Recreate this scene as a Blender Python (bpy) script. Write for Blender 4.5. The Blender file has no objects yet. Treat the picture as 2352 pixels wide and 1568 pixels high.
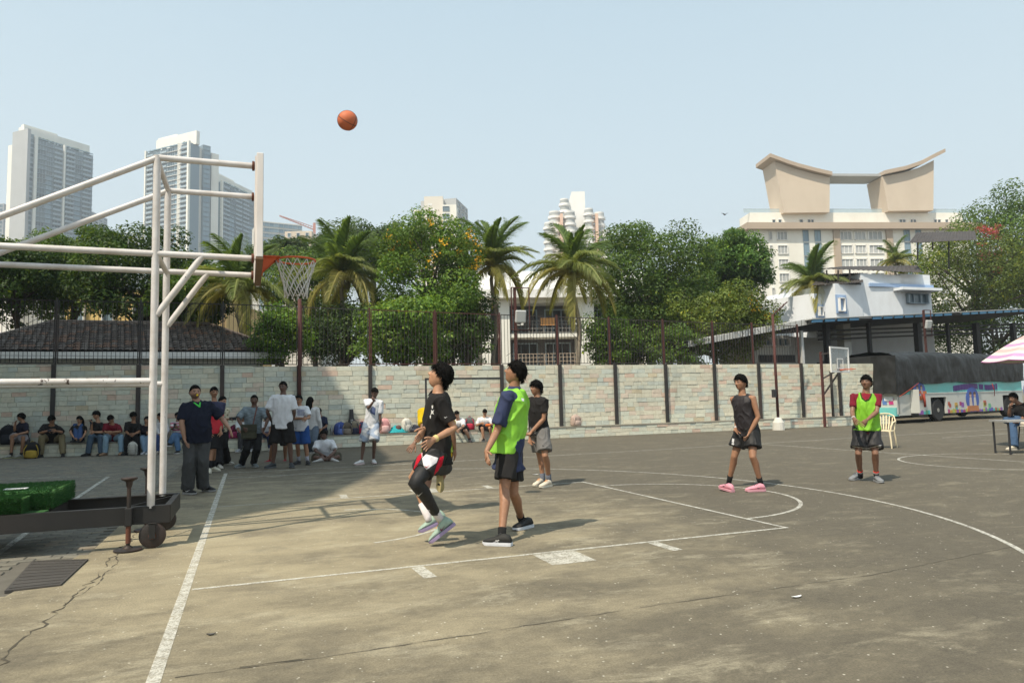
import bpy, bmesh, math, random
import numpy as np
from mathutils import Vector, Matrix, noise
from mathutils.bvhtree import BVHTree

random.seed(7)
rng = np.random.default_rng(7)
scene = bpy.context.scene
PI = math.pi
R_ = math.radians

# ------------------------------------------------------------------ camera
# world: X runs from the baseline into the court, Y away from the camera, Z up; metres
FPX, PITCH, YAW, ROLL = 1628.83, 0.083, 0.3558, -0.0229
CAM = np.array([0.4568, -8.6658, 1.4167])
_F = np.array([math.sin(YAW) * math.cos(PITCH), math.cos(YAW) * math.cos(PITCH), math.sin(PITCH)])
_r = np.array([math.cos(YAW), -math.sin(YAW), 0.0])
_u = np.cross(_r, _F)
_R = _r * math.cos(ROLL) + _u * math.sin(ROLL)
_U = _u * math.cos(ROLL) - _r * math.sin(ROLL)
cam_data = bpy.data.cameras.new('camera')
cam = bpy.data.objects.new('camera', cam_data)
scene.collection.objects.link(cam)
cam_data.sensor_fit = 'HORIZONTAL'
cam_data.sensor_width = 36.0
cam_data.lens = 36.0 * FPX / 2352.0
cam_data.clip_start = 0.05
cam_data.clip_end = 9000.0
m = Matrix.Identity(4)
for i in range(3):
    m[i][0], m[i][1], m[i][2], m[i][3] = _R[i], _U[i], -_F[i], CAM[i]
cam.matrix_world = m
scene.camera = cam

# ------------------------------------------------------------------ sky, sun, exposure
SUN = Vector((-0.62, -0.355, 1.0)).normalized()      # towards the sun
world = bpy.data.worlds.new('World')
scene.world = world
world.use_nodes = True
nt = world.node_tree
nt.nodes.clear()
sky = nt.nodes.new('ShaderNodeTexSky')
sky.sky_type = 'NISHITA'
sky.sun_disc = False
sky.sun_elevation = math.asin(SUN.z)
sky.sun_rotation = math.atan2(SUN.x, SUN.y)
sky.altitude = 10
sky.air_density = 1.0
sky.dust_density = 4.0
sky.ozone_density = 1.0
bg = nt.nodes.new('ShaderNodeBackground')
bg.inputs['Strength'].default_value = 0.11
wo = nt.nodes.new('ShaderNodeOutputWorld')
# milky, hazy daylight: the blue is washed out, most of all towards the horizon
tc = nt.nodes.new('ShaderNodeTexCoord'); sx_ = nt.nodes.new('ShaderNodeSeparateXYZ'); nt.links.new(tc.outputs['Generated'], sx_.inputs[0])
rp = nt.nodes.new('ShaderNodeValToRGB'); nt.links.new(sx_.outputs['Z'], rp.inputs[0])
el = rp.color_ramp.elements
el[0].position = 0.0; el[0].color = (8.7, 9.2, 9.1, 1)
el[1].position = 1.0; el[1].color = (4.4, 6.0, 7.1, 1)
e_ = el.new(0.28); e_.color = (6.9, 8.2, 8.6, 1)
e_ = el.new(0.55); e_.color = (5.2, 6.8, 7.7, 1)
hz = nt.nodes.new('ShaderNodeMix'); hz.data_type = 'RGBA'
hz.inputs[0].default_value = 0.72
nt.links.new(sky.outputs[0], hz.inputs[6])
nt.links.new(rp.outputs[0], hz.inputs[7])
nt.links.new(hz.outputs[2], bg.inputs[0])
nt.links.new(bg.outputs[0], wo.inputs[0])
sl = bpy.data.lights.new('sun', 'SUN')
sl.energy = 4.9
sl.angle = R_(0.6)
sl.color = (1.0, 0.90, 0.74)
so = bpy.data.objects.new('sun', sl)
scene.collection.objects.link(so)
so.rotation_euler = SUN.to_track_quat('Z', 'Y').to_euler()
so.location = (-30, -20, 60)
scene.view_settings.view_transform = 'Standard'
scene.view_settings.look = 'None'
scene.view_settings.exposure = 0.25
scene.view_settings.gamma = 1.0
scene.view_settings.use_curve_mapping = False
scene.render.engine = 'CYCLES'
cy = scene.cycles
cy.use_denoising = True
try:
    cy.denoiser = 'OPENIMAGEDENOISE'
except Exception:
    pass
cy.max_bounces = 6
cy.diffuse_bounces = 3
cy.glossy_bounces = 2
cy.transmission_bounces = 4
cy.transparent_max_bounces = 12
cy.volume_bounces = 0
cy.caustics_reflective = False
cy.caustics_refractive = False

# ------------------------------------------------------------------ measuring helpers (photo position -> place)
def ray(x, y):
    return _F + _R * (x - 1176) / FPX - _U * (y - 784) / FPX
def DP(x, y, d):
    """point at forward distance d seen at (x, y)"""
    return Vector(CAM + ray(x, y) * d)
def GP(x, y, z=0.0):
    d = ray(x, y)
    return Vector(CAM + d * (z - CAM[2]) / d[2])
def AY(x, y, Y):
    d = ray(x, y)
    return Vector(CAM + d * (Y - CAM[1]) / d[1])
def depth(p):
    return float((np.array(p) - CAM) @ _F)

# ------------------------------------------------------------------ object helpers
COL = scene.collection
def link(o):
    COL.objects.link(o)
    return o
def tag(o, label=None, cat=None, group=None, kind=None):
    if label: o['label'] = label
    if cat: o['category'] = cat
    if group: o['group'] = group
    if kind: o['kind'] = kind
    return o
def thing(name, label, cat, loc=(0, 0, 0), group=None, kind=None):
    o = bpy.data.objects.new(name, None)
    link(o)
    o.location = loc
    o.empty_display_size = 0.2
    return tag(o, label, cat, group, kind)
def adopt(o, parent):
    """parent o, whose mesh is in world coordinates (or already placed), to parent"""
    if parent is not None:
        o.parent = parent
        o.matrix_parent_inverse = mworld(parent).inverted()
    return o
def mworld(o):
    mm = Matrix.LocRotScale(o.location, o.rotation_euler, o.scale)
    if o.parent is not None:
        mm = mworld(o.parent) @ o.matrix_parent_inverse @ mm
    return mm

class MB:
    """collects shapes; build() links them as ONE mesh object"""
    def __init__(self):
        self.v = []; self.f = []; self.mi = []; self.c = []; self.sm = []
        self.col = None; self.m = 0; self.smooth = False
    def add(self, verts, faces):
        o = len(self.v)
        self.v.extend([tuple(p) for p in verts])
        for f in faces:
            self.f.append(tuple(i + o for i in f)); self.mi.append(self.m); self.c.append(self.col); self.sm.append(self.smooth)
        return self
    def quad(self, a, b, c, d):
        return self.add([a, b, c, d], [(0, 1, 2, 3)])
    def tri(self, a, b, c):
        return self.add([a, b, c], [(0, 1, 2)])
    def poly(self, pts):
        return self.add(pts, [tuple(range(len(pts)))])
    def box(self, lo, hi, mat=None):
        x0, y0, z0 = lo; x1, y1, z1 = hi
        vs = [(x0, y0, z0), (x1, y0, z0), (x1, y1, z0), (x0, y1, z0), (x0, y0, z1), (x1, y0, z1), (x1, y1, z1), (x0, y1, z1)]
        if mat is not None: vs = [mat @ Vector(p) for p in vs]
        return self.add(vs, [(0, 3, 2, 1), (4, 5, 6, 7), (0, 1, 5, 4), (1, 2, 6, 5), (2, 3, 7, 6), (3, 0, 4, 7)])
    def cbox(self, lo, hi, b, mat=None):
        """box with chamfered edges"""
        x0, y0, z0 = lo; x1, y1, z1 = hi
        def ring(z, i):
            return [(x0 + i, y0, z), (x1 - i, y0, z), (x1, y0 + i, z), (x1, y1 - i, z), (x1 - i, y1, z), (x0 + i, y1, z), (x0, y1 - i, z), (x0, y0 + i, z)]
        def inner(z):
            return [(x0 + b, y0 + b, z), (x1 - b, y0 + b, z), (x1 - b, y0 + b, z), (x1 - b, y1 - b, z), (x1 - b, y1 - b, z), (x0 + b, y1 - b, z), (x0 + b, y1 - b, z), (x0 + b, y0 + b, z)]
        rs = [[(p[0], p[1], z0) for p in [(x0 + b, y0 + b), (x1 - b, y0 + b), (x1 - b, y0 + b), (x1 - b, y1 - b), (x1 - b, y1 - b), (x0 + b, y1 - b), (x0 + b, y1 - b), (x0 + b, y0 + b)]],
              ring(z0 + b, b), ring(z1 - b, b), inner(z1)]
        vs = [p for r in rs for p in r]
        if mat is not None: vs = [mat @ Vector(p) for p in vs]
        fs = [tuple(reversed(range(8)))]
        for k in range(3):
            for i in range(8):
                j = (i + 1) % 8
                fs.append((k * 8 + i, k * 8 + j, k * 8 + 8 + j, k * 8 + 8 + i))
        fs.append(tuple(range(24, 32)))
        return self.add(vs, fs)
    def loft(self, rings, cap=True, closed=True):
        n = len(rings[0]); vs = [p for r in rings for p in r]; fs = []
        for k in range(len(rings) - 1):
            for i in range(n if closed else n - 1):
                j = (i + 1) % n
                fs.append((k * n + i, k * n + j, (k + 1) * n + j, (k + 1) * n + i))
        if cap:
            fs.append(tuple(reversed(range(n)))); fs.append(tuple(range((len(rings) - 1) * n, len(rings) * n)))
        return self.add(vs, fs)
    def tube(self, pts, r, n=8, cap=True, flat=1.0, up=None):
        pts = [Vector(p) for p in pts]
        rr = [r] * len(pts) if isinstance(r, (int, float)) else list(r)
        rings = []; ref = Vector(up) if up is not None else None
        for i, p in enumerate(pts):
            t = (pts[min(i + 1, len(pts) - 1)] - pts[max(i - 1, 0)])
            t = t.normalized() if t.length > 1e-9 else Vector((0, 0, 1))
            if ref is None: ref = Vector((0, 0, 1)) if abs(t.z) < 0.9 else Vector((1, 0, 0))
            a = ref - t * ref.dot(t)
            if a.length < 1e-5: a = t.orthogonal()
            a.normalize(); b = t.cross(a); ref = a
            rings.append([p + a * (rr[i] * flat * math.cos(2 * PI * k / n)) + b * (rr[i] * math.sin(2 * PI * k / n)) for k in range(n)])
        return self.loft(rings, cap)
    def bar(self, a, b, w, h=None, up=(0, 0, 1)):
        """rectangular bar from a to b"""
        a, b = Vector(a), Vector(b); h = h or w
        t = (b - a).normalized(); u = Vector(up)
        if abs(t.dot(u)) > 0.95: u = Vector((1, 0, 0)) if abs(t.x) < 0.9 else Vector((0, 1, 0))
        s = t.cross(u).normalized(); u = s.cross(t)
        q = [(-1, -1), (1, -1), (1, 1), (-1, 1)]
        return self.loft([[p + s * (x * w / 2) + u * (y * h / 2) for x, y in q] for p in (a, b)])
    def lathe(self, prof, c=(0, 0, 0), n=24, axis='Z', mat=None, cap=True):
        rings = []
        for r, z in prof:
            rg = []
            for k in range(n):
                a = 2 * PI * k / n
                p = Vector((r * math.cos(a), r * math.sin(a), z))
                if axis == 'Y': p = Vector((p.x, p.z, p.y))
                if axis == 'X': p = Vector((p.z, p.x, p.y))
                p = p + Vector(c)
                rg.append(mat @ p if mat is not None else p)
            rings.append(rg)
        return self.loft(rings, cap)
    def ell(self, c, r, n=12, m=8, mat=None):
        rings = []
        for i in range(1, m):
            a = PI * i / m
            rings.append([Vector((r[0] * math.sin(a) * math.cos(2 * PI * k / n), r[1] * math.sin(a) * math.sin(2 * PI * k / n), -r[2] * math.cos(a))) for k in range(n)])
        top = [Vector((0, 0, -r[2]))] + [p for g in rings for p in g] + [Vector((0, 0, r[2]))]
        vs = [(mat @ p if mat is not None else p) + Vector(c) for p in top]
        fs = [(0, 1 + (k + 1) % n, 1 + k) for k in range(n)]
        for i in range(m - 2):
            for k in range(n):
                j = (k + 1) % n
                fs.append((1 + i * n + k, 1 + i * n + j, 1 + (i + 1) * n + j, 1 + (i + 1) * n + k))
        e = len(vs) - 1; b = 1 + (m - 2) * n
        fs += [(b + k, b + (k + 1) % n, e) for k in range(n)]
        return self.add(vs, fs)
    def mesh(self, name, mats, smooth=None, angle=None):
        me = bpy.data.meshes.new(name)
        me.from_pydata(self.v, [], self.f)
        for mt in (mats if isinstance(mats, (list, tuple)) else [mats]):
            me.materials.append(mt)
        me.polygons.foreach_set('material_index', self.mi)
        me.polygons.foreach_set('use_smooth', self.sm if smooth is None else [smooth] * len(self.f))
        if any(c is not None for c in self.c):
            at = me.color_attributes.new('Col', 'FLOAT_COLOR', 'CORNER')
            arr = []
            for f, c in zip(self.f, self.c):
                c = c or (0.5, 0.5, 0.5)
                arr.extend([c[0], c[1], c[2], 1.0] * len(f))
            at.data.foreach_set('color', arr)
        if angle is not None:
            try: me.set_sharp_from_angle(angle=R_(angle))
            except Exception: pass
        me.update()
        return me
    def build(self, name, mats, parent=None, smooth=None, angle=None, local=False):
        o = link(bpy.data.objects.new(name, self.mesh(name, mats, smooth, angle)))
        if parent is not None:
            if local: o.parent = parent
            else: adopt(o, parent)
        return o

def place(name, me, parent=None, mat=None, local=False):
    o = link(bpy.data.objects.new(name, me))
    if mat is not None: o.matrix_basis = mat
    if parent is not None:
        o.parent = parent
        if not local: o.matrix_parent_inverse = mworld(parent).inverted()
    return o

# ------------------------------------------------------------------ materials
class NT:
    def __init__(self, name):
        self.mat = bpy.data.materials.new(name)
        self.mat.use_nodes = True
        self.t = self.mat.node_tree
        self.b = self.t.nodes['Principled BSDF']
        self.out = self.t.nodes['Material Output']
    def n(self, kind, **kw):
        nd = self.t.nodes.new(kind)
        for k, v in kw.items():
            if k in nd.inputs: nd.inputs[k].default_value = v
            else: setattr(nd, k, v)
        return nd
    def l(self, a, b):
        self.t.links.new(a, b)
    def coord(self, kind='Object'):
        if not hasattr(self, '_c'): self._c = self.n('ShaderNodeTexCoord')
        return self._c.outputs[kind]
    def noise(self, scale, detail=4, rough=0.55, vec=None, dist=0.0):
        nd = self.n('ShaderNodeTexNoise')
        nd.inputs['Scale'].default_value = scale; nd.inputs['Detail'].default_value = detail
        nd.inputs['Roughness'].default_value = rough; nd.inputs['Distortion'].default_value = dist
        self.l(vec if vec is not None else self.coord(), nd.inputs['Vector'])
        return nd.outputs['Fac']
    def ramp(self, fac, stops, interp='LINEAR'):
        nd = self.n('ShaderNodeValToRGB')
        nd.color_ramp.interpolation = interp
        el = nd.color_ramp.elements
        while len(el) > 1: el.remove(el[-1])
        for i, (p, c) in enumerate(stops):
            e = el[0] if i == 0 else el.new(p)
            e.position = p
            e.color = (c, c, c, 1) if isinstance(c, (int, float)) else (*c, 1)
        self.l(fac, nd.inputs['Fac'])
        return nd.outputs['Color']
    def mix(self, fac, a, b, mode='MIX'):
        nd = self.n('ShaderNodeMix', data_type='RGBA', blend_type=mode)
        for s, v in ((nd.inputs[0], fac), (nd.inputs[6], a), (nd.inputs[7], b)):
            if isinstance(v, (int, float)): s.default_value = v
            elif isinstance(v, tuple): s.default_value = (*v, 1) if len(v) == 3 else v
            else: self.l(v, s)
        return nd.outputs[2]
    def math(self, op, a, b=0.5):
        nd = self.n('ShaderNodeMath', operation=op)
        for s, v in ((nd.inputs[0], a), (nd.inputs[1], b)):
            if isinstance(v, (int, float)): s.default_value = v
            else: self.l(v, s)
        return nd.outputs[0]
    def mapv(self, scale=(1, 1, 1), rot=(0, 0, 0), loc=(0, 0, 0), vec=None):
        nd = self.n('ShaderNodeMapping')
        nd.inputs['Scale'].default_value = scale; nd.inputs['Rotation'].default_value = rot; nd.inputs['Location'].default_value = loc
        self.l(vec if vec is not None else self.coord(), nd.inputs['Vector'])
        return nd.outputs[0]
    def bump(self, h, strength=0.3, dist=0.01):
        nd = self.n('ShaderNodeBump')
        nd.inputs['Strength'].default_value = strength; nd.inputs['Distance'].default_value = dist
        self.l(h, nd.inputs['Height'])
        self.l(nd.outputs[0], self.b.inputs['Normal'])
    def set(self, **kw):
        names = dict(color='Base Color', rough='Roughness', metal='Metallic', spec='Specular IOR Level', trans='Transmission Weight', alpha='Alpha', sheen='Sheen Weight', sub='Subsurface Weight', coat='Coat Weight')
        for k, v in kw.items():
            s = self.b.inputs[names[k]]
            if isinstance(v, (int, float)): s.default_value = v
            elif isinstance(v, tuple): s.default_value = (*v, 1)
            else: self.l(v, s)
        return self

def pm(name, col, rough=0.7, var=0.2, scale=3.0, bump=0.15, bscale=60.0, metal=0.0, spec=0.4, dirt=None, dscale=1.2, damt=0.5, dist=0.004):
    """plain surface: colour with cloudy variation, optional dirt, fine relief"""
    t = NT(name)
    f = t.noise(scale, 5)
    a = tuple(c * (1 - var) for c in col); b = tuple(min(1, c * (1 + var)) for c in col)
    c = t.mix(f, a, b)
    if dirt is not None:
        d = t.ramp(t.noise(dscale, 6, 0.65, t.mapv((1, 1, 0.5))), [(0.45, 0.0), (0.75, damt)])
        c = t.mix(d, c, dirt)
    t.set(color=c, rough=rough, metal=metal, spec=spec)
    if bump: t.bump(t.noise(bscale, 4), bump, dist)
    return t.mat
def vm(name, rough=0.8, var=0.18, scale=8.0, bump=0.2, bscale=120.0, spec=0.3, metal=0.0, sheen=0.0, dist=0.003, aniso=None):
    """surface coloured by the mesh's own Col attribute (each piece its own colour)"""
    t = NT(name)
    at = t.n('ShaderNodeAttribute', attribute_name='Col')
    vec = t.mapv(aniso) if aniso else None
    f = t.noise(scale, 5, 0.6, vec)
    k = t.ramp(f, [(0.25, 1 - var), (0.75, 1 + var)])
    t.set(color=t.mix(1.0, at.outputs['Color'], k, 'MULTIPLY'), rough=rough, spec=spec, metal=metal, sheen=sheen)
    if bump: t.bump(t.noise(bscale, 4, 0.6), bump, dist)
    return t.mat
def glass(name, tint=(0.9, 0.95, 0.95), rough=0.05, alpha=0.25):
    t = NT(name)
    t.set(color=tint, rough=rough, spec=0.6, alpha=alpha)
    return t.mat
# ================================================================== GROUND
def court_material():
    t = NT('worn_court')
    big = t.noise(0.30, 6, 0.62)
    mid = t.noise(1.6, 8, 0.68, t.mapv((0.7, 1.3, 1)), 0.4)
    fine = t.noise(11, 7, 0.75)
    grit = t.noise(75, 5, 0.8)
    g = t.n('ShaderNodeTexGradient', gradient_type='SPHERICAL')
    t.l(t.mapv((0.165, 0.095, 0.0), loc=(-0.10, 0.02, 0)), g.inputs['Vector'])
    a = t.math('ADD', t.math('MULTIPLY', big, 0.50), t.math('MULTIPLY', mid, 0.70))
    a = t.math('ADD', a, t.math('MULTIPLY', g.outputs['Fac'], 0.50))
    a = t.math('ADD', a, t.math('MULTIPLY', fine, 0.22))
    dust = t.ramp(t.math('MULTIPLY', a, 0.6), [(0.43, 0.0), (0.53, 0.20), (0.64, 0.66), (0.76, 0.95)])
    dust = t.math('MULTIPLY', dust, t.ramp(g.outputs['Fac'], [(0.0, 0.40), (0.42, 1.0)]))
    base = t.mix(fine, (0.074, 0.065, 0.049), (0.150, 0.133, 0.101))
    c = t.mix(dust, base, t.mix(mid, (0.285, 0.238, 0.152), (0.405, 0.35, 0.235)))
    scr = t.ramp(t.noise(1.5, 9, 0.76, t.mapv((0.8, 1.7, 1), rot=(0, 0, 0.25)), 0.3), [(0.53, 0.0), (0.66, 0.55)])
    scr = t.math('MULTIPLY', scr, t.ramp(g.outputs['Fac'], [(0.0, 0.35), (0.35, 1.0)]))
    c = t.mix(scr, c, (0.43, 0.385, 0.275))
    st = t.ramp(t.noise(1.1, 6, 0.7, t.mapv((1, 1, 1), loc=(7, 3, 0))), [(0.52, 0.0), (0.68, 0.55)])
    c = t.mix(st, c, (0.120, 0.105, 0.080))
    k = t.ramp(grit, [(0.28, 0.62), (0.5, 1.0), (0.74, 1.38)])
    c = t.mix(1.0, c, k, 'MULTIPLY')
    v = t.n('ShaderNodeTexVoronoi', feature='F1')
    v.inputs['Scale'].default_value = 17
    t.l(t.coord(), v.inputs['Vector'])
    spk = t.ramp(v.outputs['Distance'], [(0.06, 1.0), (0.15, 0.0)])
    sel = t.ramp(t.noise(6, 3), [(0.50, 0.0), (0.58, 0.8)])
    c = t.mix(t.math('MULTIPLY', spk, sel), c, (0.70, 0.66, 0.55))
    t.set(color=c, rough=0.9, spec=0.2)
    t.bump(t.math('ADD', grit, t.math('MULTIPLY', fine, 1.2)), 0.6, 0.008)
    return t.mat
def stone_material():
    t = NT('wall_stone'); at = t.n('ShaderNodeAttribute', attribute_name='Col')
    k = t.ramp(t.noise(6, 7, 0.7, t.mapv((1, 1, 2.4))), [(0.25, 0.80), (0.5, 1.0), (0.75, 1.16)])
    c = t.mix(1.0, at.outputs['Color'], k, 'MULTIPLY')
    drip = t.ramp(t.noise(0.9, 7, 0.7, t.mapv((1.6, 1.6, 0.28))), [(0.55, 0.0), (0.75, 0.5)])     # weather streaks
    c = t.mix(drip, c, (0.27, 0.25, 0.19))
    pat = t.ramp(t.noise(3.2, 5, 0.7), [(0.64, 0.0), (0.74, 0.5)])
    c = t.mix(pat, c, (0.46, 0.33, 0.22))
    t.set(color=c, rough=0.9, spec=0.25)
    t.bump(t.noise(38, 6, 0.7, t.mapv((1, 1, 2.0))), 0.55, 0.008)
    return t.mat
M_court = court_material()
M_ground = pm('dry_earth', (0.16, 0.14, 0.10), 0.95, 0.3, 0.4)
M_paverbase = pm('paver_joint_dirt', (0.12, 0.11, 0.09), 0.95, 0.3, 6)
M_paver = vm('paver_block', 0.9, 0.25, 9, 0.4, 140)
def line_material():
    t = NT('worn_line_paint')
    w = t.noise(9, 7, 0.72)
    w2 = t.noise(60, 4, 0.7)
    a = t.ramp(t.math('ADD', t.math('MULTIPLY', w, 0.55), t.math('MULTIPLY', w2, 0.5)), [(0.39, 0.10), (0.62, 0.74)])
    t.set(color=t.mix(w2, (0.60, 0.58, 0.50), (0.80, 0.78, 0.70)), rough=0.8, alpha=a)
    return t.mat
M_line = line_material()
M_joint = pm('joint_dust', (0.11, 0.098, 0.075), 0.95, 0.4, 8, 0)
M_crack = pm('crack_dirt', (0.075, 0.064, 0.046), 0.95, 0.3, 10, 0)

gm = MB().quad((-3000, -3000, -0.06), (3000, -3000, -0.06), (3000, 3000, -0.06), (-3000, 3000, -0.06))
ground = tag(gm.build('ground', M_ground), kind='structure')
cm = MB()
EDGE = -1.02
cm.quad((EDGE, -40, 0), (70, -40, 0), (70, 15.9, 0), (EDGE, 16.2, 0))
cm.quad((EDGE, -40, 0), (EDGE, 16.2, 0), (EDGE, 16.2, -0.06), (EDGE, -40, -0.06))
cm.quad((-8, -40, 0.0), (EDGE, -40, 0.0), (EDGE, -2.02, 0.0), (-8, -2.02, 0.0))
cm.quad((-1.30, -2.02, 0.0), (EDGE, -2.02, 0.0), (EDGE, -0.50, 0.0), (-0.9 - 0.2, -0.50, 0.0))
court = tag(cm.build('court_floor', M_court), kind='structure')
paving = tag(MB().quad((-30, -40, -0.012), (EDGE, -40, -0.012), (EDGE, 24, -0.012), (-30, 24, -0.012)).build('paving', M_paverbase), kind='structure')
# interlocking paver blocks left of the court edge
def paver_mesh(colr, L=0.215, W=0.105):
    b = MB(); b.col = colr
    x, y, c, z = L / 2, W / 2, 0.006, 0.0
    lo = [(-x, -y, -0.03), (x, -y, -0.03), (x, y, -0.03), (-x, y, -0.03)]
    md = [(-x, -y, z - c), (x, -y, z - c), (x, y, z - c), (-x, y, z - c)]
    tp = [(-x + c, -y + c, z), (x - c, -y + c, z), (x - c, y - c, z), (-x + c, y - c, z)]
    b.loft([lo, md, tp], cap=False); b.poly([b.v[i] for i in (8, 9, 10, 11)])
    return b
pcols = [(0.165, 0.155, 0.125), (0.145, 0.138, 0.115), (0.19, 0.175, 0.14), (0.155, 0.14, 0.112), (0.21, 0.18, 0.135)]
pmeshes = [paver_mesh(c).mesh('paver', M_paver) for c in pcols]
pst = MB(); npv = 0
tmpl = paver_mesh(None)
jj = 0; y = -3.4
while y < 19.5:
    y += 0.111; jj += 1
    x = EDGE - 0.11 - (0.11 if jj % 2 else 0.0)
    xl = -0.30 * (y + 8.7) - 1.2
    while x > max(-9.0, xl - 0.5):
        xx = x
        x -= 0.221
        if xx > EDGE - 0.06: continue
        if -1.62 < xx < -0.80 and -1.98 < y < -0.55: continue
        if y < -1.98: continue
        z = random.uniform(-0.004, 0.003)
        rz = random.gauss(0, 0.012)
        mt = Matrix.Translation((xx, y, z)) @ Matrix.Rotation(rz, 4, 'Z')
        if npv < 300 and xx > xl and (y < 0.25 or (y < 1.6 and xx > -1.9)):
            place('paver', random.choice(pmeshes), paving, mt); npv += 1
        elif xx > xl:
            pst.col = random.choice(pcols)
            pst.add([mt @ Vector(p) for p in tmpl.v], tmpl.f)
tag(pst.build('pavers', M_paver, paving), kind='stuff')

# ------------------------------------------------------------------ markings
LZ = 0.004
def strip(name, pts, w, mat=M_line, z=LZ, jag=0.0):
    b = MB(); L = []; Rr = []
    pts = [Vector((p[0], p[1], z)) for p in pts]
    if jag:
        fine = []
        for a, c in zip(pts[:-1], pts[1:]):
            n = max(2, int((c - a).length / 0.07))
            fine += [a.lerp(c, i / n) for i in range(n)]
        pts = fine + [pts[-1]]
        pts = [p + Vector((random.gauss(0, jag), random.gauss(0, jag), 0)) for p in pts]
    for i, p in enumerate(pts):
        t = (pts[min(i + 1, len(pts) - 1)] - pts[max(i - 1, 0)]).normalized()
        s = Vector((-t.y, t.x, 0))
        ww = w * (random.choice((0.1, 0.5, 0.9, 1.4, 2.0)) if jag else 1.0)
        L.append(p + s * ww / 2); Rr.append(p - s * ww / 2)
    for i in range(len(pts) - 1):
        b.quad(Rr[i], Rr[i + 1], L[i + 1], L[i])
    return b.build(name, mat, court)
def arc(cx, cy, r, a0, a1, n=40):
    return [(cx + r * math.cos(R_(a0 + (a1 - a0) * i / n)), cy + r * math.sin(R_(a0 + (a1 - a0) * i / n))) for i in range(n + 1)]
strip('baseline_marking', [(0, -12), (0, -5), (0, 0), (0, 7.9)], 0.072)
strip('lane_marking', [(0.05, -2.45), (3, -2.45), (5.85, -2.45)], 0.05)
strip('lane_marking', [(0.05, 2.45), (3, 2.45), (5.85, 2.45)], 0.05)
strip('free_throw_marking', [(5.82, -2.47), (5.82, 0), (5.82, 2.47)], 0.05, z=LZ + 0.003)
strip('free_throw_arc_marking', arc(5.83, 0, 1.8, -89, 89), 0.05)
strip('three_point_marking', [(0.06, 6.75)] + [(1.0, 6.75)] + arc(1.575, 0, 6.75, 88, -75, 70), 0.05)
strip('no_charge_arc_marking', arc(1.45, 0, 1.25, -80, 80, 30), 0.05)
strip('sideline_marking', [(0.05, 8.0), (4, 7.85), (10, 8.1), (20, 8.85), (40, 10.0)], 0.05)
strip('halfway_marking', [(14.3, 8.3), (14.5, 3), (14.8, -3), (15, -12)], 0.05)
strip('centre_circle_marking', arc(14.45, 1.3, 1.8, 0, 360, 60), 0.05, z=LZ + 0.003)
strip('far_arc_marking', arc(26.5, 0.8, 6.6, 95, 265, 60), 0.05)
strip('far_lane_marking', [(20.0, 7.0), (24.0, 7.35), (30.0, 7.8)], 0.05)
for xa, xb, s in ((1.78, 1.88, -1), (4.12, 4.22, -1), (1.78, 1.88, 1), (4.12, 4.22, 1)):
    ya, yb = (-2.49, -2.90) if s < 0 else (2.49, 2.88)
    strip('lane_tick_marking', [((xa + xb) / 2, ya), ((xa + xb) / 2 + 0.02, yb)], 0.11)
strip('lane_block_marking', [(3.12, -2.49), (3.12, -2.94)], 0.42)
strip('lane_block_marking', [(3.12, 2.49), (3.12, 2.94)], 0.42)
# older lines across the pavers
strip('paving_line_marking', [(-2.33, 8.58), (-2.06, 2.48), (-1.86, -0.6)], 0.07)
strip('paving_line_marking', [(-2.5, 8.85), (-4.6, 9.5), (-6.5, 10.1)], 0.05)
# cracks and slab joints
strip('crack', [(-0.90, -5.2), (-0.84, -3.81), (-0.86, -3.14), (-0.80, -2.53), (-0.74, -1.55), (-0.77, -0.45), (-0.72, 0.6), (-0.80, 2.4), (-0.86, 5.0)], 0.010, M_crack, 0.003, 0.018)
strip('crack', [(-0.80, -2.53), (-0.70, -1.9), (-0.69, -1.2), (-0.73, -0.7)], 0.007, M_crack, 0.003, 0.014)
strip('slab_joint', [(0.1, -4.40), (0.76, -4.41), (1.6, -4.39), (3.06, -4.32), (5.01, -4.32), (7.11, -4.07), (12, -3.7)], 0.006, M_joint, 0.003, 0.006)
strip('slab_joint', [(0.42, -4.375), (0.74, -4.39)], 0.012, M_crack, 0.0035, 0.003)
strip('slab_joint', [(2.7, 10.6), (4.5, 10.4), (6.5, 10.3)], 0.02, M_crack, 0.003, 0.006)
strip('slab_joint', [(16.5, 12.0), (19, 11.6), (25, 11.9)], 0.03, M_crack, 0.003, 0.01)
# small litter: leaf, wrappers
M_leaf = pm('dry_leaf', (0.10, 0.095, 0.085), 0.8, 0.3, 20, 0)
M_paper = pm('scrap_paper', (0.70, 0.70, 0.68), 0.8, 0.1, 20, 0)
def scrap(name, label, px, py, L, W, mat, cat, lift=0.006):
    """thin curled leaf or paper with real thickness"""
    p = GP(px, py); b = MB(); n = 9; top = []
    for i in range(n):
        t = i / (n - 1) * 2 - 1; w = W * max(0.06, 1 - t * t) ** 0.6 * 0.5
        z = 0.006 + lift * t * t
        top.append([(p.x + t * L / 2, p.y + s * w, z + lift * .6 * (abs(s) == 1)) for s in (-1, 0, 1)])
    for dz, fl in ((0.0, False), (-0.003, True)):
        for i in range(n - 1):
            for j in range(2):
                q = [top[i][j], top[i + 1][j], top[i + 1][j + 1], top[i][j + 1]]; q = [(x, y, z + dz) for x, y, z in q]
                b.quad(*(reversed(q) if fl else q))
    return tag(b.build(name, mat), label, cat)
scrap('dry_leaf', 'small dark dry leaf on the court near the baseline', 485, 1458, 0.055, 0.025, M_leaf, 'leaf')
scrap('wrapper', 'pale flattened wrapper on the open court in front', 1830, 1372, 0.085, 0.028, M_paper, 'wrapper')
scrap('paper_scrap', 'white paper scrap on the dark paving behind the hoop', 501, 1079, 0.10, 0.06, M_paper, 'paper')
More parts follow.
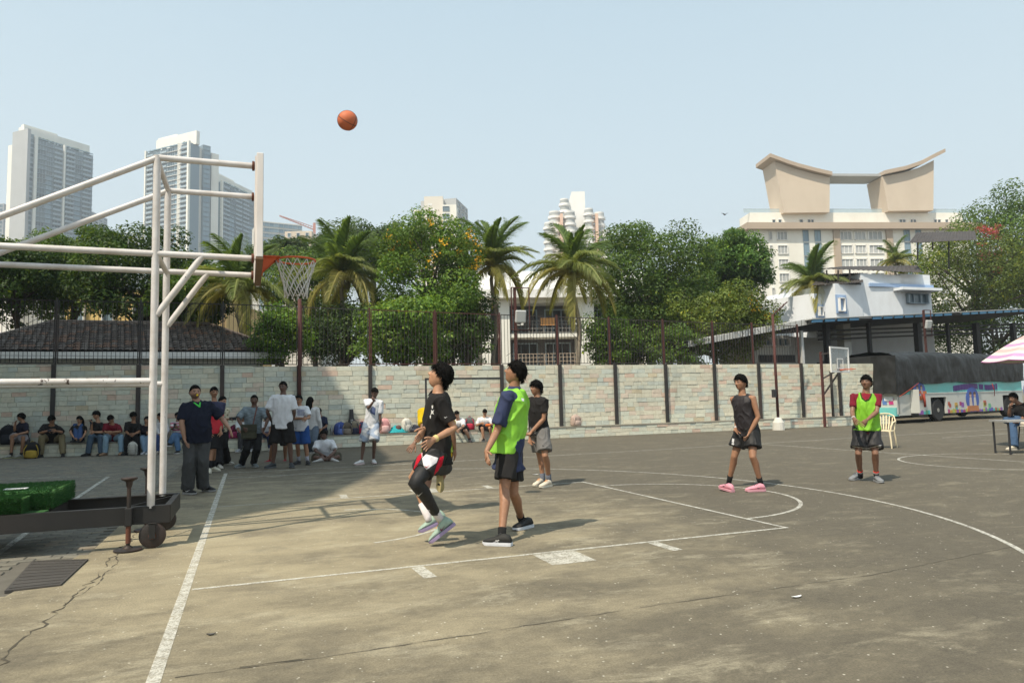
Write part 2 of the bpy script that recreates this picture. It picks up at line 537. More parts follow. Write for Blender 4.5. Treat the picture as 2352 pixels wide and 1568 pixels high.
scrap('paper_scrap', 'white scrap on the far court beside the halfway line', 1230, 1090, 0.12, 0.05, M_paper, 'paper')

# steel drain plate beside the crack
M_plate = NT('ribbed_steel')
w = M_plate.n('ShaderNodeTexWave', wave_type='BANDS', bands_direction='Y')
w.inputs['Scale'].default_value = 22; M_plate.l(M_plate.coord(), w.inputs['Vector'])
M_plate.set(color=M_plate.mix(M_plate.noise(4, 6), (0.055, 0.050, 0.045), (0.10, 0.09, 0.08)), rough=0.75, metal=0.25)
M_plate.bump(w.outputs['Fac'], 0.8, 0.01); M_plate = M_plate.mat
pc = [GP(*q) for q in ((10, 1360), (75, 1290), (203, 1286), (140, 1345))]
b = MB(); b.loft([[(p.x, p.y, z) for p in (pc[0], pc[3], pc[2], pc[1])] for z in (-0.008, 0.014)])
plate = tag(b.build('drain_cover', M_plate), 'dark ribbed steel cover plate set in the paving by the crack', 'drain cover')
b = MB()
for q in range(9):
    a, c = pc[0].lerp(pc[1], (q + .5) / 9), pc[3].lerp(pc[2], (q + .5) / 9)
    b.bar((a.x + 0.02, a.y, 0.016), (c.x - 0.02, c.y, 0.016), 0.012, 0.006)
b.build('rib', M_plate, plate)

# ================================================================== WALL, BENCH, FENCE
WALL = [(-10.5, 19.25), (0.9, 15.92), (27.2, 15.72)]
def wall_h(x): return 2.71 + (0.9 - x) * 0.027 if x < 0.9 else 2.71
M_mortar = pm('wall_mortar', (0.36, 0.35, 0.29), 0.95, 0.25, 5)
M_stone = stone_material()
M_slab = pm('bench_slab', (0.27, 0.25, 0.20), 0.85, 0.2, 2.5, dirt=(0.12, 0.11, 0.09))
M_steel_dark = pm('dark_painted_steel', (0.030, 0.028, 0.027), 0.6, 0.3, 4, 0.15, 60, dirt=(0.10, 0.06, 0.045), damt=0.5)
M_steel_red = pm('rusty_red_steel', (0.085, 0.028, 0.023), 0.75, 0.35, 6, 0.3, 50, dirt=(0.05, 0.025, 0.02), damt=0.7)
STONE = [((0.605, 0.621, 0.522), 30), ((0.632, 0.627, 0.517), 26), ((0.660, 0.627, 0.501), 20), ((0.643, 0.550, 0.451), 8), ((0.638, 0.484, 0.385), 3.5), ((0.550, 0.583, 0.517), 14), ((0.605, 0.528, 0.380), 3)]
def stone_col(x):
    w = [k * (1.8 if (x > 11 and i in (2, 3, 4)) else 1.0) for i, (_, k) in enumerate(STONE)]
    c = random.choices([c for c, _ in STONE], w)[0]
    k = random.uniform(0.91, 1.05)
    return tuple(q * k for q in c)
wall = thing('boundary_wall', 'long stone-clad boundary wall behind the court with dark steel posts', 'wall', (8, 15.9, 0))
bench = thing('stone_bench', 'low stone bench with flat slab top running along the wall', 'bench', (8, 15.6, 0))
stones = []      # (corner matrix, length, height, depth, colour, distance, owner)
def clad(p0, p1, z0, hfun, owner, row=0.160, off=0.0):
    a = Vector((*p0, 0)); d = Vector((*p1, 0)) - a; Lg = d.length; d.normalize()
    nrm = Vector((d.y, -d.x, 0))
    z = z0
    while True:
        rh = row * random.uniform(0.88, 1.12)
        s = -random.uniform(0, 0.3)
        top_any = False
        while s < Lg:
            ln = random.choice((0.26, 0.32, 0.38, 0.42, 0.48, 0.58)) * random.uniform(0.92, 1.08)
            s0, s1 = max(0, s), min(Lg, s + ln)
            hh = hfun((a + d * s0).x)
            if s1 - s0 > 0.05 and z + 0.04 < hh:
                top_any = True
                h = min(rh, hh - z)
                stones.append((a + d * s0 + nrm * off, d, nrm, s1 - s0, z, h, random.uniform(0.012, 0.030), stone_col((a + d * s0).x), owner))
            s += ln
        z += rh
        if not top_any: break
BF = 0.46
clad(WALL[0], WALL[1], 0.42, wall_h, wall)
clad(WALL[1], WALL[2], 0.40, wall_h, wall)
def bench_line():
    return [(-10.6, 19.25 - BF - 0.02), (0.82, 15.92 - BF), (27.2, 15.72 - BF)]
BL = bench_line()
clad(BL[0], BL[1], 0.0, lambda x: 0.37, bench, 0.122)
clad(BL[1], BL[2], 0.0, lambda x: 0.37, bench, 0.122)
def one_stone(b, st):
    p, d, nrm, ln, z, h, dep, c, _ = st
    b.col = c; g = 0.004; ch = 0.005
    def pt(s, zz, o): return p + d * s + nrm * o + Vector((0, 0, zz))
    back = [pt(g, z + g, -0.02), pt(ln - g, z + g, -0.02), pt(ln - g, z + h - g, -0.02), pt(g, z + h - g, -0.02)]
    mid = [pt(g, z + g, dep - ch), pt(ln - g, z + g, dep - ch), pt(ln - g, z + h - g, dep - ch), pt(g, z + h - g, dep - ch)]
    fr = [pt(g + ch, z + g + ch, dep + random.uniform(-.003, .003)), pt(ln - g - ch, z + g + ch, dep + random.uniform(-.003, .003)), pt(ln - g - ch, z + h - g - ch, dep), pt(g + ch, z + h - g - ch, dep)]
    b.loft([back, mid, fr], cap=False); o = len(b.v) - 4
    b.f.append((o, o + 1, o + 2, o + 3)); b.mi.append(0); b.c.append(c); b.sm.append(False)
def rank(st):
    q = st[0] + st[1] * (st[3] / 2)
    hid = 6.0 if q.x < 2.6 or (4.6 < q.x < 7.6 and st[8] is wall) else 0.0
    return (q - Vector((*CAM[:2], 0))).length + hid - 6 * st[3]
for owner, cap_n in ((wall, 300), (bench, 180)):
    mine = sorted([s for s in stones if s[8] is owner], key=rank)
    for s in mine[:cap_n]:
        b = MB(); one_stone(b, s); b.build('stone', M_stone, owner)
    b = MB()
    for s in mine[cap_n:]: one_stone(b, s)
    tag(b.build('stonework', M_stone, owner), kind='stuff')
b = MB()
for (x0, y0), (x1, y1) in zip(WALL[:-1], WALL[1:]):
    h0, h1 = wall_h(x0), wall_h(x1)
    lo = [(x0, y0, 0), (x1, y1, 0), (x1, y1 + 0.28, 0), (x0, y0 + 0.28, 0)]
    hi = [(x0, y0, h0), (x1, y1, h1), (x1, y1 + 0.28, h1), (x0, y0 + 0.28, h0)]
    b.loft([lo, hi])
b.build('wall_core', M_mortar, wall)
b = MB()
for (x0, y0), (x1, y1), (xa, ya), (xb, yb) in zip(WALL[:-1], WALL[1:], BL[:-1], BL[1:]):
    b.loft([[(xa, ya, z), (xb, yb, z), (x1, y1, z), (x0, y0, z)] for z in (0.0, 0.366)])
b.build('bench_core', M_mortar, bench)
# slab in lengths
def seg_pts(A, B, n):
    return [(A[0] + (B[0] - A[0]) * i / n, A[1] + (B[1] - A[1]) * i / n) for i in range(n + 1)]
for (w0, w1, b0, b1, n) in ((WALL[0], WALL[1], BL[0], BL[1], 9), (WALL[1], WALL[2], BL[1], BL[2], 20)):
    wp, bp = seg_pts(w0, w1, n), seg_pts(b0, b1, n)
    for i in range(n):
        b = MB(); g = 0.003; z0, z1 = 0.370, 0.412 + random.uniform(-.003, .003)
        q = [(bp[i][0] + g, bp[i][1] - 0.035), (bp[i + 1][0] - g, bp[i + 1][1] - 0.035), (wp[i + 1][0] - g, wp[i + 1][1] - 0.032), (wp[i][0] + g, wp[i][1] - 0.032)]
        b.loft([[(x, y, z0) for x, y in q], [(x, y, z1) for x, y in q]])
        b.build('slab', M_slab, bench)
def wall_y(x):
    return 15.92 - (x - 0.9) * (0.2 / 26.3) if x > 0.9 else 15.92 + (0.9 - x) * (3.33 / 11.4)
def bfront(x):
    return 15.46 - (x - 0.82) * (0.2 / 26.4) if x > 0.82 else 15.46 + (0.82 - x) * (3.31 / 11.42)
def wall_x(px, py=900):
    x = 5.0
    for _ in range(8): x = AY(px, py, wall_y(x)).x
    return x
post_px = [-60, 123, 318, 510, 686, 850, 1001, 1152, 1286, 1413, 1529, 1641, 1743, 1841, 1927]
post_x = [wall_x(p) for p in post_px]
for x in post_x:
    y = wall_y(x) - 0.075; b = MB(); h = wall_h(x) + 0.03
    b.box((x - 0.065, y - 0.02, 0.412), (x + 0.065, y, h)); b.box((x - 0.065, y, 0.412), (x - 0.05, y + 0.05, h)); b.box((x + 0.05, y, 0.412), (x + 0.065, y + 0.05, h))
    b.build('post', M_steel_dark, wall)

# fence on the wall: one thing per stretch (dark left stretch, rusty right stretch)
def fence(xs, label, thick_mat, group, left):
    yb = lambda x: wall_y(x) + 0.12
    f = thing('fence', label, 'fence', (xs[0], yb(xs[0]), wall_h(xs[0])))
    for i, x in enumerate(xs):
        zt = ftop(x)
        b = MB(); b.bar((x, yb(x), wall_h(x)), (x, yb(x), zt + 0.06), 0.05 if left or i % 2 else 0.06)
        b.build('post', thick_mat, f)
    for xa, xb in zip(xs[:-1], xs[1:]):
        za0, zb0 = wall_h(xa) + 0.07, wall_h(xb) + 0.07; za1, zb1 = ftop(xa) - 0.02, ftop(xb) - 0.02
        x0, x1 = xa + 0.06, xb - 0.06
        fr = MB()
        for t0, t1 in (((x0, yb(x0), za0), (x1, yb(x1), zb0)), ((x0, yb(x0), za1), (x1, yb(x1), zb1)), ((x0, yb(x0), za0), (x0, yb(x0), za1)), ((x1, yb(x1), zb0), (x1, yb(x1), zb1))):
            fr.bar(t0, t1, 0.028)
        pn = fr.build('panel_frame', M_steel_dark if left or random.random() < 0.75 else thick_mat, f)
        br = MB(); n = int((x1 - x0) / 0.128)
        for k in range(1, n):
            t = k / n; x = x0 + (x1 - x0) * t
            br.bar((x, yb(x), za0 + (zb0 - za0) * t), (x, yb(x), za1 + (zb1 - za1) * t), 0.014)
        if left:
            for q in (0.12, 0.24):
                br.bar((x0, yb(x0), za0 + q), (x1, yb(x1), zb0 + q), 0.01)
        ym = lambda x: yb(x) - 0.012
        mx = (x0 + x1) / 2; mz = (za0 + za1) / 2
        for s in (-1, 1):
            br.bar((mx + s * 0.1, ym(mx), mz + 0.1 * (1 if random.random() < .5 else -1)), (mx + s * (x1 - x0) * 0.42, ym(mx), mz + random.choice((-.62, .62))), 0.012)
        br.build('bars', M_steel_dark, pn)
    return f
def ftop(x):
    return 4.73 + (2.1 - x) * 0.038 if x < 2.1 else 4.73 - (x - 2.1) * 0.0165
lx = [post_x[0]] + post_x[1:4] + [wall_x(686)]
fence(lx, 'black steel bar fence on the shaded wall by the tiled roof', M_steel_dark, 'fence on the wall', True)
rx = [wall_x(686, 760), wall_x(850, 760), wall_x(1001, 760), wall_x(1150, 760), wall_x(1282, 760), wall_x(1402, 760), wall_x(1526, 760), wall_x(1640, 760), wall_x(1731, 760), wall_x(1836, 760)]
rx = [rx[0] + 0.09] + rx[1:]
fence(rx, 'rusty red and dark steel bar fence on the sunlit wall', M_steel_red, 'fence on the wall', False)
# thick floodlight post rising at the bend of the wall
b = MB(); xx = wall_x(687, 800); b.tube([(xx, wall_y(xx) - 0.20, 0.412), (xx, wall_y(xx) - 0.20, 4.95)], 0.06, 10)
o = b.build('steel_post', M_steel_red, None, True); tag(o, 'thick red-brown steel post standing against the wall at the fence bend', 'post')

# football goal frame standing against the wall
gl = AY(978, 870, 14.45); gr_ = AY(1152, 871, 14.45)
M_goal = pm('goal_paint', (0.028, 0.028, 0.03), 0.6, 0.2, 8)
gt = thing('goal_frame', 'thin black goal frame on the court in front of the wall', 'goal', (gl.x, 14.45, 0))
for q in (gl, gr_):
    b = MB(); b.bar((q.x, 14.45, 0.0), (q.x, 14.45, gl.z + 0.03), 0.055); b.build('upright', M_goal, gt)
b = MB(); b.bar((gl.x + 0.028, 14.45, gl.z), (gr_.x - 0.028, 14.45, gl.z), 0.055); b.build('crossbar', M_goal, gt)
for q in (gl, gr_):
    b = MB(); b.bar((q.x + 0.0, 14.48, 0.03), (q.x + 0.05, 15.35, 0.03), 0.04); b.build('foot_bar', M_goal, gt)

# ================================================================== PORTABLE HOOP
def pipe_material(lim=0.685):
    t = NT('chipped_white_pipe')
    n = t.noise(13, 6, 0.7, t.mapv((1, 1, 0.5)))
    chip = t.ramp(n, [(lim, 0.0), (lim + 0.012, 1.0)])
    grime = t.ramp(t.noise(4, 7, 0.7), [(0.38, 0.0), (0.68, 0.75)])
    c = t.mix(grime, (0.64, 0.615, 0.60), (0.44, 0.395, 0.35))
    c = t.mix(chip, c, (0.06, 0.04, 0.032))
    t.set(color=c, rough=0.42, spec=0.5)
    t.bump(n, 0.15, 0.003)
    return t.mat
M_pipe = pipe_material(); M_pipe2 = pipe_material(0.60)
M_base = pm('black_base_paint', (0.014, 0.0135, 0.013), 0.6, 0.35, 5, 0.2, 60, dirt=(0.05, 0.038, 0.03), damt=0.3)
M_rust = pm('rust', (0.115, 0.042, 0.024), 0.85, 0.4, 15, 0.4, 80)
M_board = pm('board_paint', (0.72, 0.68, 0.65), 0.6, 0.12, 5, 0.1, 60, dirt=(0.45, 0.33, 0.25), damt=0.35)
M_wood = pm('bare_board_edge', (0.20, 0.125, 0.08), 0.8, 0.3, 12)
M_rim = pm('orange_rim_paint', (0.62, 0.115, 0.03), 0.5, 0.15, 8, 0.1, 60, dirt=(0.3, 0.05, 0.02), damt=0.4)
M_net = pm('net_cord', (0.62, 0.60, 0.57), 0.9, 0.15, 30, 0.3, 200)
M_iron = pm('worn_iron', (0.035, 0.030, 0.027), 0.6, 0.3, 10, 0.2, 60, metal=0.3, dirt=(0.16, 0.06, 0.035), damt=0.5)
hoop = thing('portable_hoop', 'wheeled basketball hoop of white pipes on black base frame', 'basketball hoop', (-1.2, 0.13, 0))
PR = 0.034
NY, FY = -0.40, 0.67
def pipe(a, b_, r=PR, name='pipe', mat=M_pipe, n=16):
    b = MB(); b.tube([a, b_], r, n); return b.build(name, mat, hoop, True, 40)
XP, XR = -0.485, -2.75
for Y, zt in ((NY, 4.10), (FY, 4.05)):
    pipe((XP, Y, 0.40), (XP, Y, zt + 0.02), 0.038, 'upright')
    pipe((XP + 0.01, Y, zt), (0.50, Y, zt + 0.0), name='top_arm')
    pipe((XP, Y, zt - 0.005), (XR + 0.3, Y, 3.06), name='sloping_stay')
    pipe((-3.2, Y, 3.07), (0.50, Y, 3.05), name='lower_arm')
    pipe((-3.2, Y, 1.715), (XP, Y, 1.705), name='low_rail', mat=M_pipe2 if Y == NY else M_pipe)
    pipe((XP + 0.02, Y, 2.40), (-0.03, Y, 3.05), name='brace')
    pipe((XR, Y, 0.40), (XR, Y, 3.07), 0.040, 'rear_upright')
for z in (4.07, 3.06):
    pipe((XP, NY, z), (XP, FY, z - 0.01), 0.030, 'cross_pipe')
pipe((XR, NY, 3.06), (XR, FY, 3.06), 0.03, 'cross_pipe')
# board
b = MB(); b.cbox((0.515, -0.80, 2.995), (0.585, 1.03, 4.125), 0.006)
board = b.build('backboard', M_board, hoop)
b = MB(); b.box((0.512, -0.795, 2.972), (0.588, 1.025, 2.996)); b.build('bottom_edge', M_wood, board)
b = MB(); b.box((0.500, -0.70, 2.99), (0.514, -0.62, 4.12)); b.box((0.500, 0.85, 2.99), (0.514, 0.93, 4.12)); b.build('batten', M_board, board)
for Y in (NY, FY):
    for z in ((4.10 if Y == NY else 4.05), 3.05):
        b = MB(); b.lathe([(0.055, 0.47), (0.055, 0.495), (0.035, 0.499)], (0, Y, z), 12, 'X'); b.build('rusty_flange', M_rust, hoop)
# rim, bracket, net
RC = Vector((0.975, 0.13, 3.155)); RR = 0.225
b = MB(); b.smooth = True
b.tube([RC + Vector((RR * math.cos(a), RR * math.sin(a), 0)) for a in [2 * PI * k / 48 for k in range(49)]], 0.0115, 10)
rim = b.build('rim', M_rim, hoop)
b = MB()
for s in (-1, 1):
    y0 = 0.13 + s * 0.07
    b.loft([[(0.588, y0 + d, 2.99), (0.735, y0 + d * 1.0 + s * 0.0, 3.135), (0.76, y0 + d + s * 0.02, 3.166), (0.588, y0 + d, 3.19)] for d in (-0.004, 0.004)])
b.box((0.586, -0.0, 2.97), (0.596, 0.26, 3.21))
b.loft([[(0.59, 0.02, 3.168), (0.59, 0.24, 3.168), (0.785, 0.25, 3.168), (0.785, 0.01, 3.168)], [(0.59, 0.02, 3.178), (0.59, 0.24, 3.178), (0.785, 0.25, 3.178), (0.785, 0.01, 3.178)]])
b.build('rim_bracket', M_rim, rim)
b = MB()
LV = [(0.222, 0.0), (0.198, -0.10), (0.168, -0.19), (0.148, -0.27), (0.135, -0.35), (0.132, -0.43)]
N_ = 12
for k in range(N_):
    for sgn in (1, -1):
        pts = []
        for i, (r, z) in enumerate(LV):
            a = 2 * PI * (k + sgn * 0.5 * i) / N_
            j = random.gauss(0, 0.006)
            pts.append(RC + Vector(((r + j) * math.cos(a), (r + j) * math.sin(a), z - 0.012 + random.gauss(0, 0.006))))
        b.tube(pts, [0.0055] * len(pts), 5)
    for i in range(1, len(LV)):
        r, z = LV[i]; a = 2 * PI * (k + (0.5 if i % 2 else 0)) / N_
        b.ell(RC + Vector((r * math.cos(a), r * math.sin(a), z - 0.012)), (0.010, 0.010, 0.012), 6, 4)
b.smooth = True
net = b.build('net', M_net, rim, True)
# base frame
b = MB()
for Y, s in ((NY - 0.03, 1), (FY + 0.03, -1)):
    b.box((-3.4, Y - 0.006, 0.25), (-0.30, Y + 0.006, 0.42))
    b.box((-3.4, min(Y, Y + s * 0.07), 0.412), (-0.30, max(Y, Y + s * 0.07), 0.424)); b.box((-3.4, min(Y, Y + s * 0.07), 0.246), (-0.30, max(Y, Y + s * 0.07), 0.256))
b.box((-0.312, NY - 0.02, 0.25), (-0.297, FY + 0.02, 0.425)); b.box((-0.36, NY, 0.405), (-0.31, FY, 0.416))
b.box((-1.50, NY, 0.26), (-1.44, FY, 0.40)); b.box((-3.4, NY, 0.26), (-3.34, FY, 0.40))
base = b.build('base_frame', M_base, hoop)
b = MB(); b.loft([[(-0.31, FY, 0.41), (-0.31, FY - 0.04, 0.41), (-0.75, NY + 0.1, 0.41), (-0.75, NY + 0.14, 0.41)], [(-0.31, FY, 0.404), (-0.31, FY - 0.04, 0.404), (-0.75, NY + 0.1, 0.404), (-0.75, NY + 0.14, 0.404)]])
b.build('gusset', M_base, base)
for (wx, wy) in ((-0.46, NY - 0.04), (-0.46, FY), (-3.1, NY - 0.04), (-3.1, FY)):
    b = MB(); b.smooth = True
    b.lathe([(0.04, -0.032), (0.105, -0.030), (0.125, -0.022), (0.128, 0.0), (0.125, 0.022), (0.105, 0.030), (0.04, 0.032)], (wx, wy, 0.128), 28, 'Y')
    wh = b.build('wheel', M_iron, hoop, True, 35)
    b = MB(); b.lathe([(0.03, -0.045), (0.036, -0.04), (0.036, 0.04), (0.03, 0.045)], (wx, wy, 0.128), 14, 'Y'); b.build('hub', M_rust, wh)
    b = MB()
    for s in (-1, 1): b.box((wx - 0.03, wy + s * 0.048 - 0.004, 0.10), (wx + 0.03, wy + s * 0.048 + 0.004, 0.25))
    b.box((wx - 0.04, wy - 0.052, 0.243), (wx + 0.04, wy + 0.052, 0.252)); b.build('fork', M_base, wh)
# screw jacks
for jx, jy, zt in ((-0.675, NY - 0.085, 0.72), (-0.66, FY + 0.085, 0.72)):
    b = MB(); b.lathe([(0.12, 0.0), (0.132, 0.006), (0.132, 0.016), (0.05, 0.026), (0.028, 0.05)], (jx, jy, 0.002), 26); pl = b.build('jack_foot', M_iron, hoop, True, 30)
    b = MB(); b.tube([(jx, jy, 0.04), (jx, jy, zt)], 0.019, 10); b.build('jack_screw', M_iron, hoop, True, 40)
    b = MB(); b.tube([(jx, jy, 0.075), (jx, jy, 0.26)], 0.024, 10); b.build('jack_sleeve', M_rust if jy < 0 else M_iron, hoop, True, 40)
    s = 1 if jy < 0 else -1
    b = MB(); b.cbox((jx - 0.033, min(jy - 0.032 * s, jy + 0.05 * s), 0.245), (jx + 0.033, max(jy - 0.032 * s, jy + 0.05 * s), 0.425), 0.005); b.build('jack_clamp', M_base, hoop)
    b = MB(); b.lathe([(0.012, 0.03), (0.022, 0.0), (0.024, -0.09), (0.030, -0.06), (0.034, -0.03), (0.072, -0.012), (0.078, 0.0), (0.074, 0.010), (0.03, 0.012), (0.01, 0.012)][2:], (jx, jy, zt), 22); b.build('jack_handle', M_iron, hoop, True, 35)
# turf-covered counterweight
M_turfbase = pm('turf_backing', (0.02, 0.085, 0.016), 0.9, 0.3, 30)
M_turf = vm('turf_fibre', 0.7, 0.25, 30, 0)
turf = thing('turf_block', 'block wrapped in bright green artificial turf on the hoop base', 'turf block', (-2.2, 0.2, 0.424))
blocks = [((-3.3, -0.16, 0.425), (-1.42, 0.86, 0.615)), ((-3.3, -0.40, 0.425), (-1.62, -0.165, 0.575))]
for lo, hi in blocks:
    b = MB(); b.cbox(lo, hi, 0.035); b.build('turf_cover', M_turfbase, turf)
b = MB(); b.box((-1.615, -0.37, 0.40), (-1.44, -0.162, 0.424)); b.build('skirt', M_turfbase, turf)
b = MB()
for lo, hi in blocks:
    for _ in range(9500):
        f = random.random()
        if f < 0.42: p = Vector((random.uniform(lo[0] + 1.1, hi[0]), random.uniform(lo[1], hi[1]), hi[2] - 0.004)); nn = Vector((0, 0, 1))
        elif f < 0.8: p = Vector((random.uniform(lo[0] + 1.1, hi[0]), lo[1] + 0.003, random.uniform(lo[2], hi[2]))); nn = Vector((0, -1, 0.3))
        else: p = Vector((hi[0] - 0.003, random.uniform(lo[1], hi[1]), random.uniform(lo[2], hi[2]))); nn = Vector((1, 0, 0.3))
        d = (nn + Vector((random.gauss(0, .45), random.gauss(0, .45), random.gauss(0, .35)))).normalized() * random.uniform(0.016, 0.03)
        s = d.orthogonal().normalized() * 0.0035
        k = random.uniform(0.7, 1.25); b.col = (0.022 * k, 0.095 * k, 0.016 * k) if random.random() < 0.8 else (0.055 * k, 0.12 * k, 0.025 * k)
        b.tri(p - s, p + s, p + d)
tag(b.build('turf_pile', M_turf, turf), kind='stuff')
b = MB(); b.box((-1.90, 0.06, 0.622), (-1.70, 0.17, 0.628)); o = b.build('paper_sheet', M_paper); tag(o, 'folded white paper lying on the green turf block', 'paper')
# ================================================================== BUILDINGS
M_conc = pm('pale_render', (0.62, 0.60, 0.54), 0.85, 0.08, 0.15, 0, dirt=(0.40, 0.38, 0.34), dscale=0.12, damt=0.4)
M_cream = pm('cream_render', (0.81, 0.79, 0.715), 0.85, 0.06, 0.15, 0, dirt=(0.5, 0.46, 0.38), dscale=0.15, damt=0.35)
M_whiter = pm('white_render', (0.80, 0.79, 0.76), 0.85, 0.05, 0.2, 0, dirt=(0.55, 0.53, 0.48), dscale=0.2, damt=0.3)
M_grey = pm('grey_render', (0.40, 0.41, 0.41), 0.85, 0.1, 0.2, 0)
M_bluecore = pm('tinted_glass_wall', (0.17, 0.235, 0.28), 0.3, 0.12, 0.1, 0)
M_beige = pm('beige_render', (0.60, 0.505, 0.40), 0.85, 0.06, 0.15, 0, dirt=(0.42, 0.33, 0.25), dscale=0.2, damt=0.3)
M_brown = pm('brown_band', (0.43, 0.345, 0.265), 0.85, 0.08, 0.2, 0)
def win_material(name, c0, c1, rough=0.12):
    t = NT(name)
    oi = t.n('ShaderNodeObjectInfo')
    t.set(color=t.mix(oi.outputs['Random'], c0, c1), rough=rough, spec=0.6, metal=0.0)
    return t.mat
M_win = win_material('window_glass_dark', (0.045, 0.075, 0.095), (0.17, 0.23, 0.26))
M_winb = win_material('window_glass_blue', (0.16, 0.25, 0.32), (0.26, 0.36, 0.42))
M_winc = win_material('window_with_curtain', (0.34, 0.35, 0.34), (0.50, 0.51, 0.50), 0.35)
M_rail = pm('rail_paint', (0.55, 0.56, 0.55), 0.6, 0.1, 1, 0)
M_dark = pm('dark_opening', (0.03, 0.03, 0.032), 0.8, 0.3, 2, 0)
M_blackroof = pm('sheet_roof', (0.055, 0.048, 0.045), 0.8, 0.25, 0.8, 0.2, 10, dirt=(0.11, 0.09, 0.075), damt=0.5)
M_garden = pm('roof_garden_leaves', (0.05, 0.09, 0.035), 0.9, 0.4, 1, 0)

class Face:
    """a vertical facade: A and B are its left and right corners seen from outside"""
    def __init__(s, A, B):
        s.A = Vector((A[0], A[1], 0)); s.B = Vector((B[0], B[1], 0))
        s.u = (s.B - s.A); s.L = s.u.length; s.u.normalize()
        s.n = Vector((s.u.y, -s.u.x, 0))
    def p(s, a, z, o=0.0):
        return s.A + s.u * a + s.n * o + Vector((0, 0, z))
    def mat(s, a, z, o=0.0, sx=1, sy=1, sz=1):
        mm = Matrix((s.u * sx, s.n * -sy, Vector((0, 0, sz)))).transposed().to_4x4()
        mm.translation = s.p(a, z, o)
        return mm
    def box(s, b, a0, a1, z0, z1, o0, o1):
        """o0..o1: from behind to in front of the facade plane"""
        b.loft([[s.p(a0, z, o1), s.p(a1, z, o1), s.p(a1, z, o0), s.p(a0, z, o0)] for z in (z0, z1)])
# unit window: frame ring proud, pane recessed; x 0..1, y depth (into wall +), z 0..1
def unit_window(pane, frame, fw=0.05, mull=1, rail=False):
    b = MB(); b.m = 0
    b.quad((0, 0.10, 0), (1, 0.10, 0), (1, 0.10, 1), (0, 0.10, 1))
    b.m = 1
    for x0, x1, z0, z1 in ((0, fw, 0, 1), (1 - fw, 1, 0, 1), (0, 1, 1 - fw, 1), (0, 1, 0, fw)):
        b.box((x0, -0.12, z0), (x1, 0.09, z1))
    for k in range(1, mull + 1):
        x = k / (mull + 1); b.box((x - fw / 3, 0.0, fw), (x + fw / 3, 0.09, 1 - fw))
    if rail:
        b.box((fw, -0.9, 0.36), (1 - fw, -0.84, 0.40)); b.box((fw, -0.9, 0.0), (1 - fw, -0.86, 0.36))
        b.box((0, -0.95, -0.05), (1, 0.09, 0.0))
    return b.mesh('window', [pane, frame])
M_tframe = pm('tower_frame', (0.32, 0.39, 0.44), 0.7, 0.1, 0.2, 0)  # dull bluish tint with the leftmost tower's facade shade put into it
ME_win = unit_window(M_win, M_tframe, 0.05, 2)
ME_bal = unit_window(M_win, M_tframe, 0.045, 2, True)
ME_blue = unit_window(M_winb, M_tframe, 0.025, 1)
ME_cur = unit_window(M_winc, M_whiter, 0.06, 2)
ME_sm = unit_window(M_win, M_whiter, 0.07, 0)
def box_faces(A, B, back, zs, b):
    """solid block behind face A-B, depth back"""
    f = Face(A, B); z0, z1 = zs
    f.box(b, 0, f.L, z0, z1, -back, 0)
    return f
def corner(px, py, D):
    p = DP(px, py, D); return (p.x, p.y)
def zat(px, py, xy):
    """height of the line of sight at a place"""
    d = ray(px, py); t = ((xy[0] - CAM[0]) * _F[0] + (xy[1] - CAM[1]) * _F[1]) / (d[0] * _F[0] + d[1] * _F[1])
    return float(CAM[2] + d[2] * t)

def glass_tower(label, xl, yl, dl, xr, yr, dr, back, bays, fl, zlow, parapet, side=None, slabm=None):
    slabm = slabm or M_tframe
    A, B = corner(xl, yl, dl), corner(xr, yr, dr)
    zt = (zat(xl, yl, A) + zat(xr, yr, B)) / 2
    t = thing('residential_tower', label, 'tower', (A[0], A[1], 0))
    b = MB(); f = box_faces(A, B, back, (0, zt), b); b.build('core', M_bluecore, t)
    b = MB()
    for a0, a1, k in bays:
        if k == 'fin': f.box(b, a0 * f.L, a1 * f.L, 0, zt + 1.2, 0.0, 1.6)
    b.build('fin', M_cream, t)
    nfl = int((zt - zlow) / fl)
    for i in range(nfl):
        z = zt - (i + 1) * fl
        b = MB(); f.box(b, 0, f.L, z - 0.18, z + 0.06, 0.02, 0.9); b.build('floor_slab', slabm, t)
        for a0, a1, k in bays:
            if k == 'fin': continue
            me = {'win': ME_win, 'bal': ME_bal, 'blue': ME_blue}[k]
            if i < 7 and k == 'blue': me = ME_win
            w = (a1 - a0) * f.L
            o = place('window', me, t, f.mat(a0 * f.L + 0.2, z + 0.2, 0.25, w - 0.4, 1.0, fl - 0.5))
    b = MB(); f.box(b, f.L * parapet[0], f.L * parapet[1], zt + 0.01, zt + parapet[2], -back * 0.8, -3.0)
    f.box(b, f.L * parapet[0] + 0.3, f.L * (parapet[0] + parapet[1]) / 2, zt + parapet[2], zt + parapet[2] + 1.5, -back * 0.6, -4.0)
    b.build('parapet_block', M_cream, t)
    b = MB(); f.box(b, 0, f.L, zt + 0.6, zt + 1.3, 0.0, 0.15); b.build('terrace_rail', M_winb, t)
    g = MB()
    for k in range(26):
        a = random.uniform(0.05, 0.95) * f.L; g.ell(f.p(a, zt + 1.2, -1.2), (random.uniform(.6, 1.5), random.uniform(.6, 1.5), random.uniform(.5, 1.2)), 6, 4)
    tag(g.build('roof_planting', M_garden, t), kind='stuff')
    return t, f, zt
FL = 3.25
t1, f1, z1 = glass_tower('hazy glass residential tower with dark fin, furthest left above the hoop pipes', 78, 326, 470, 214, 350, 505, 12,
    [(0, .045, 'fin'), (.05, .20, 'win'), (.20, .31, 'blue'), (.31, .475, 'bal'), (.475, .505, 'fin'), (.51, .68, 'bal'), (.68, .80, 'blue'), (.80, .97, 'bal')], FL, 78, (-0.12, 0.98, 7.5))
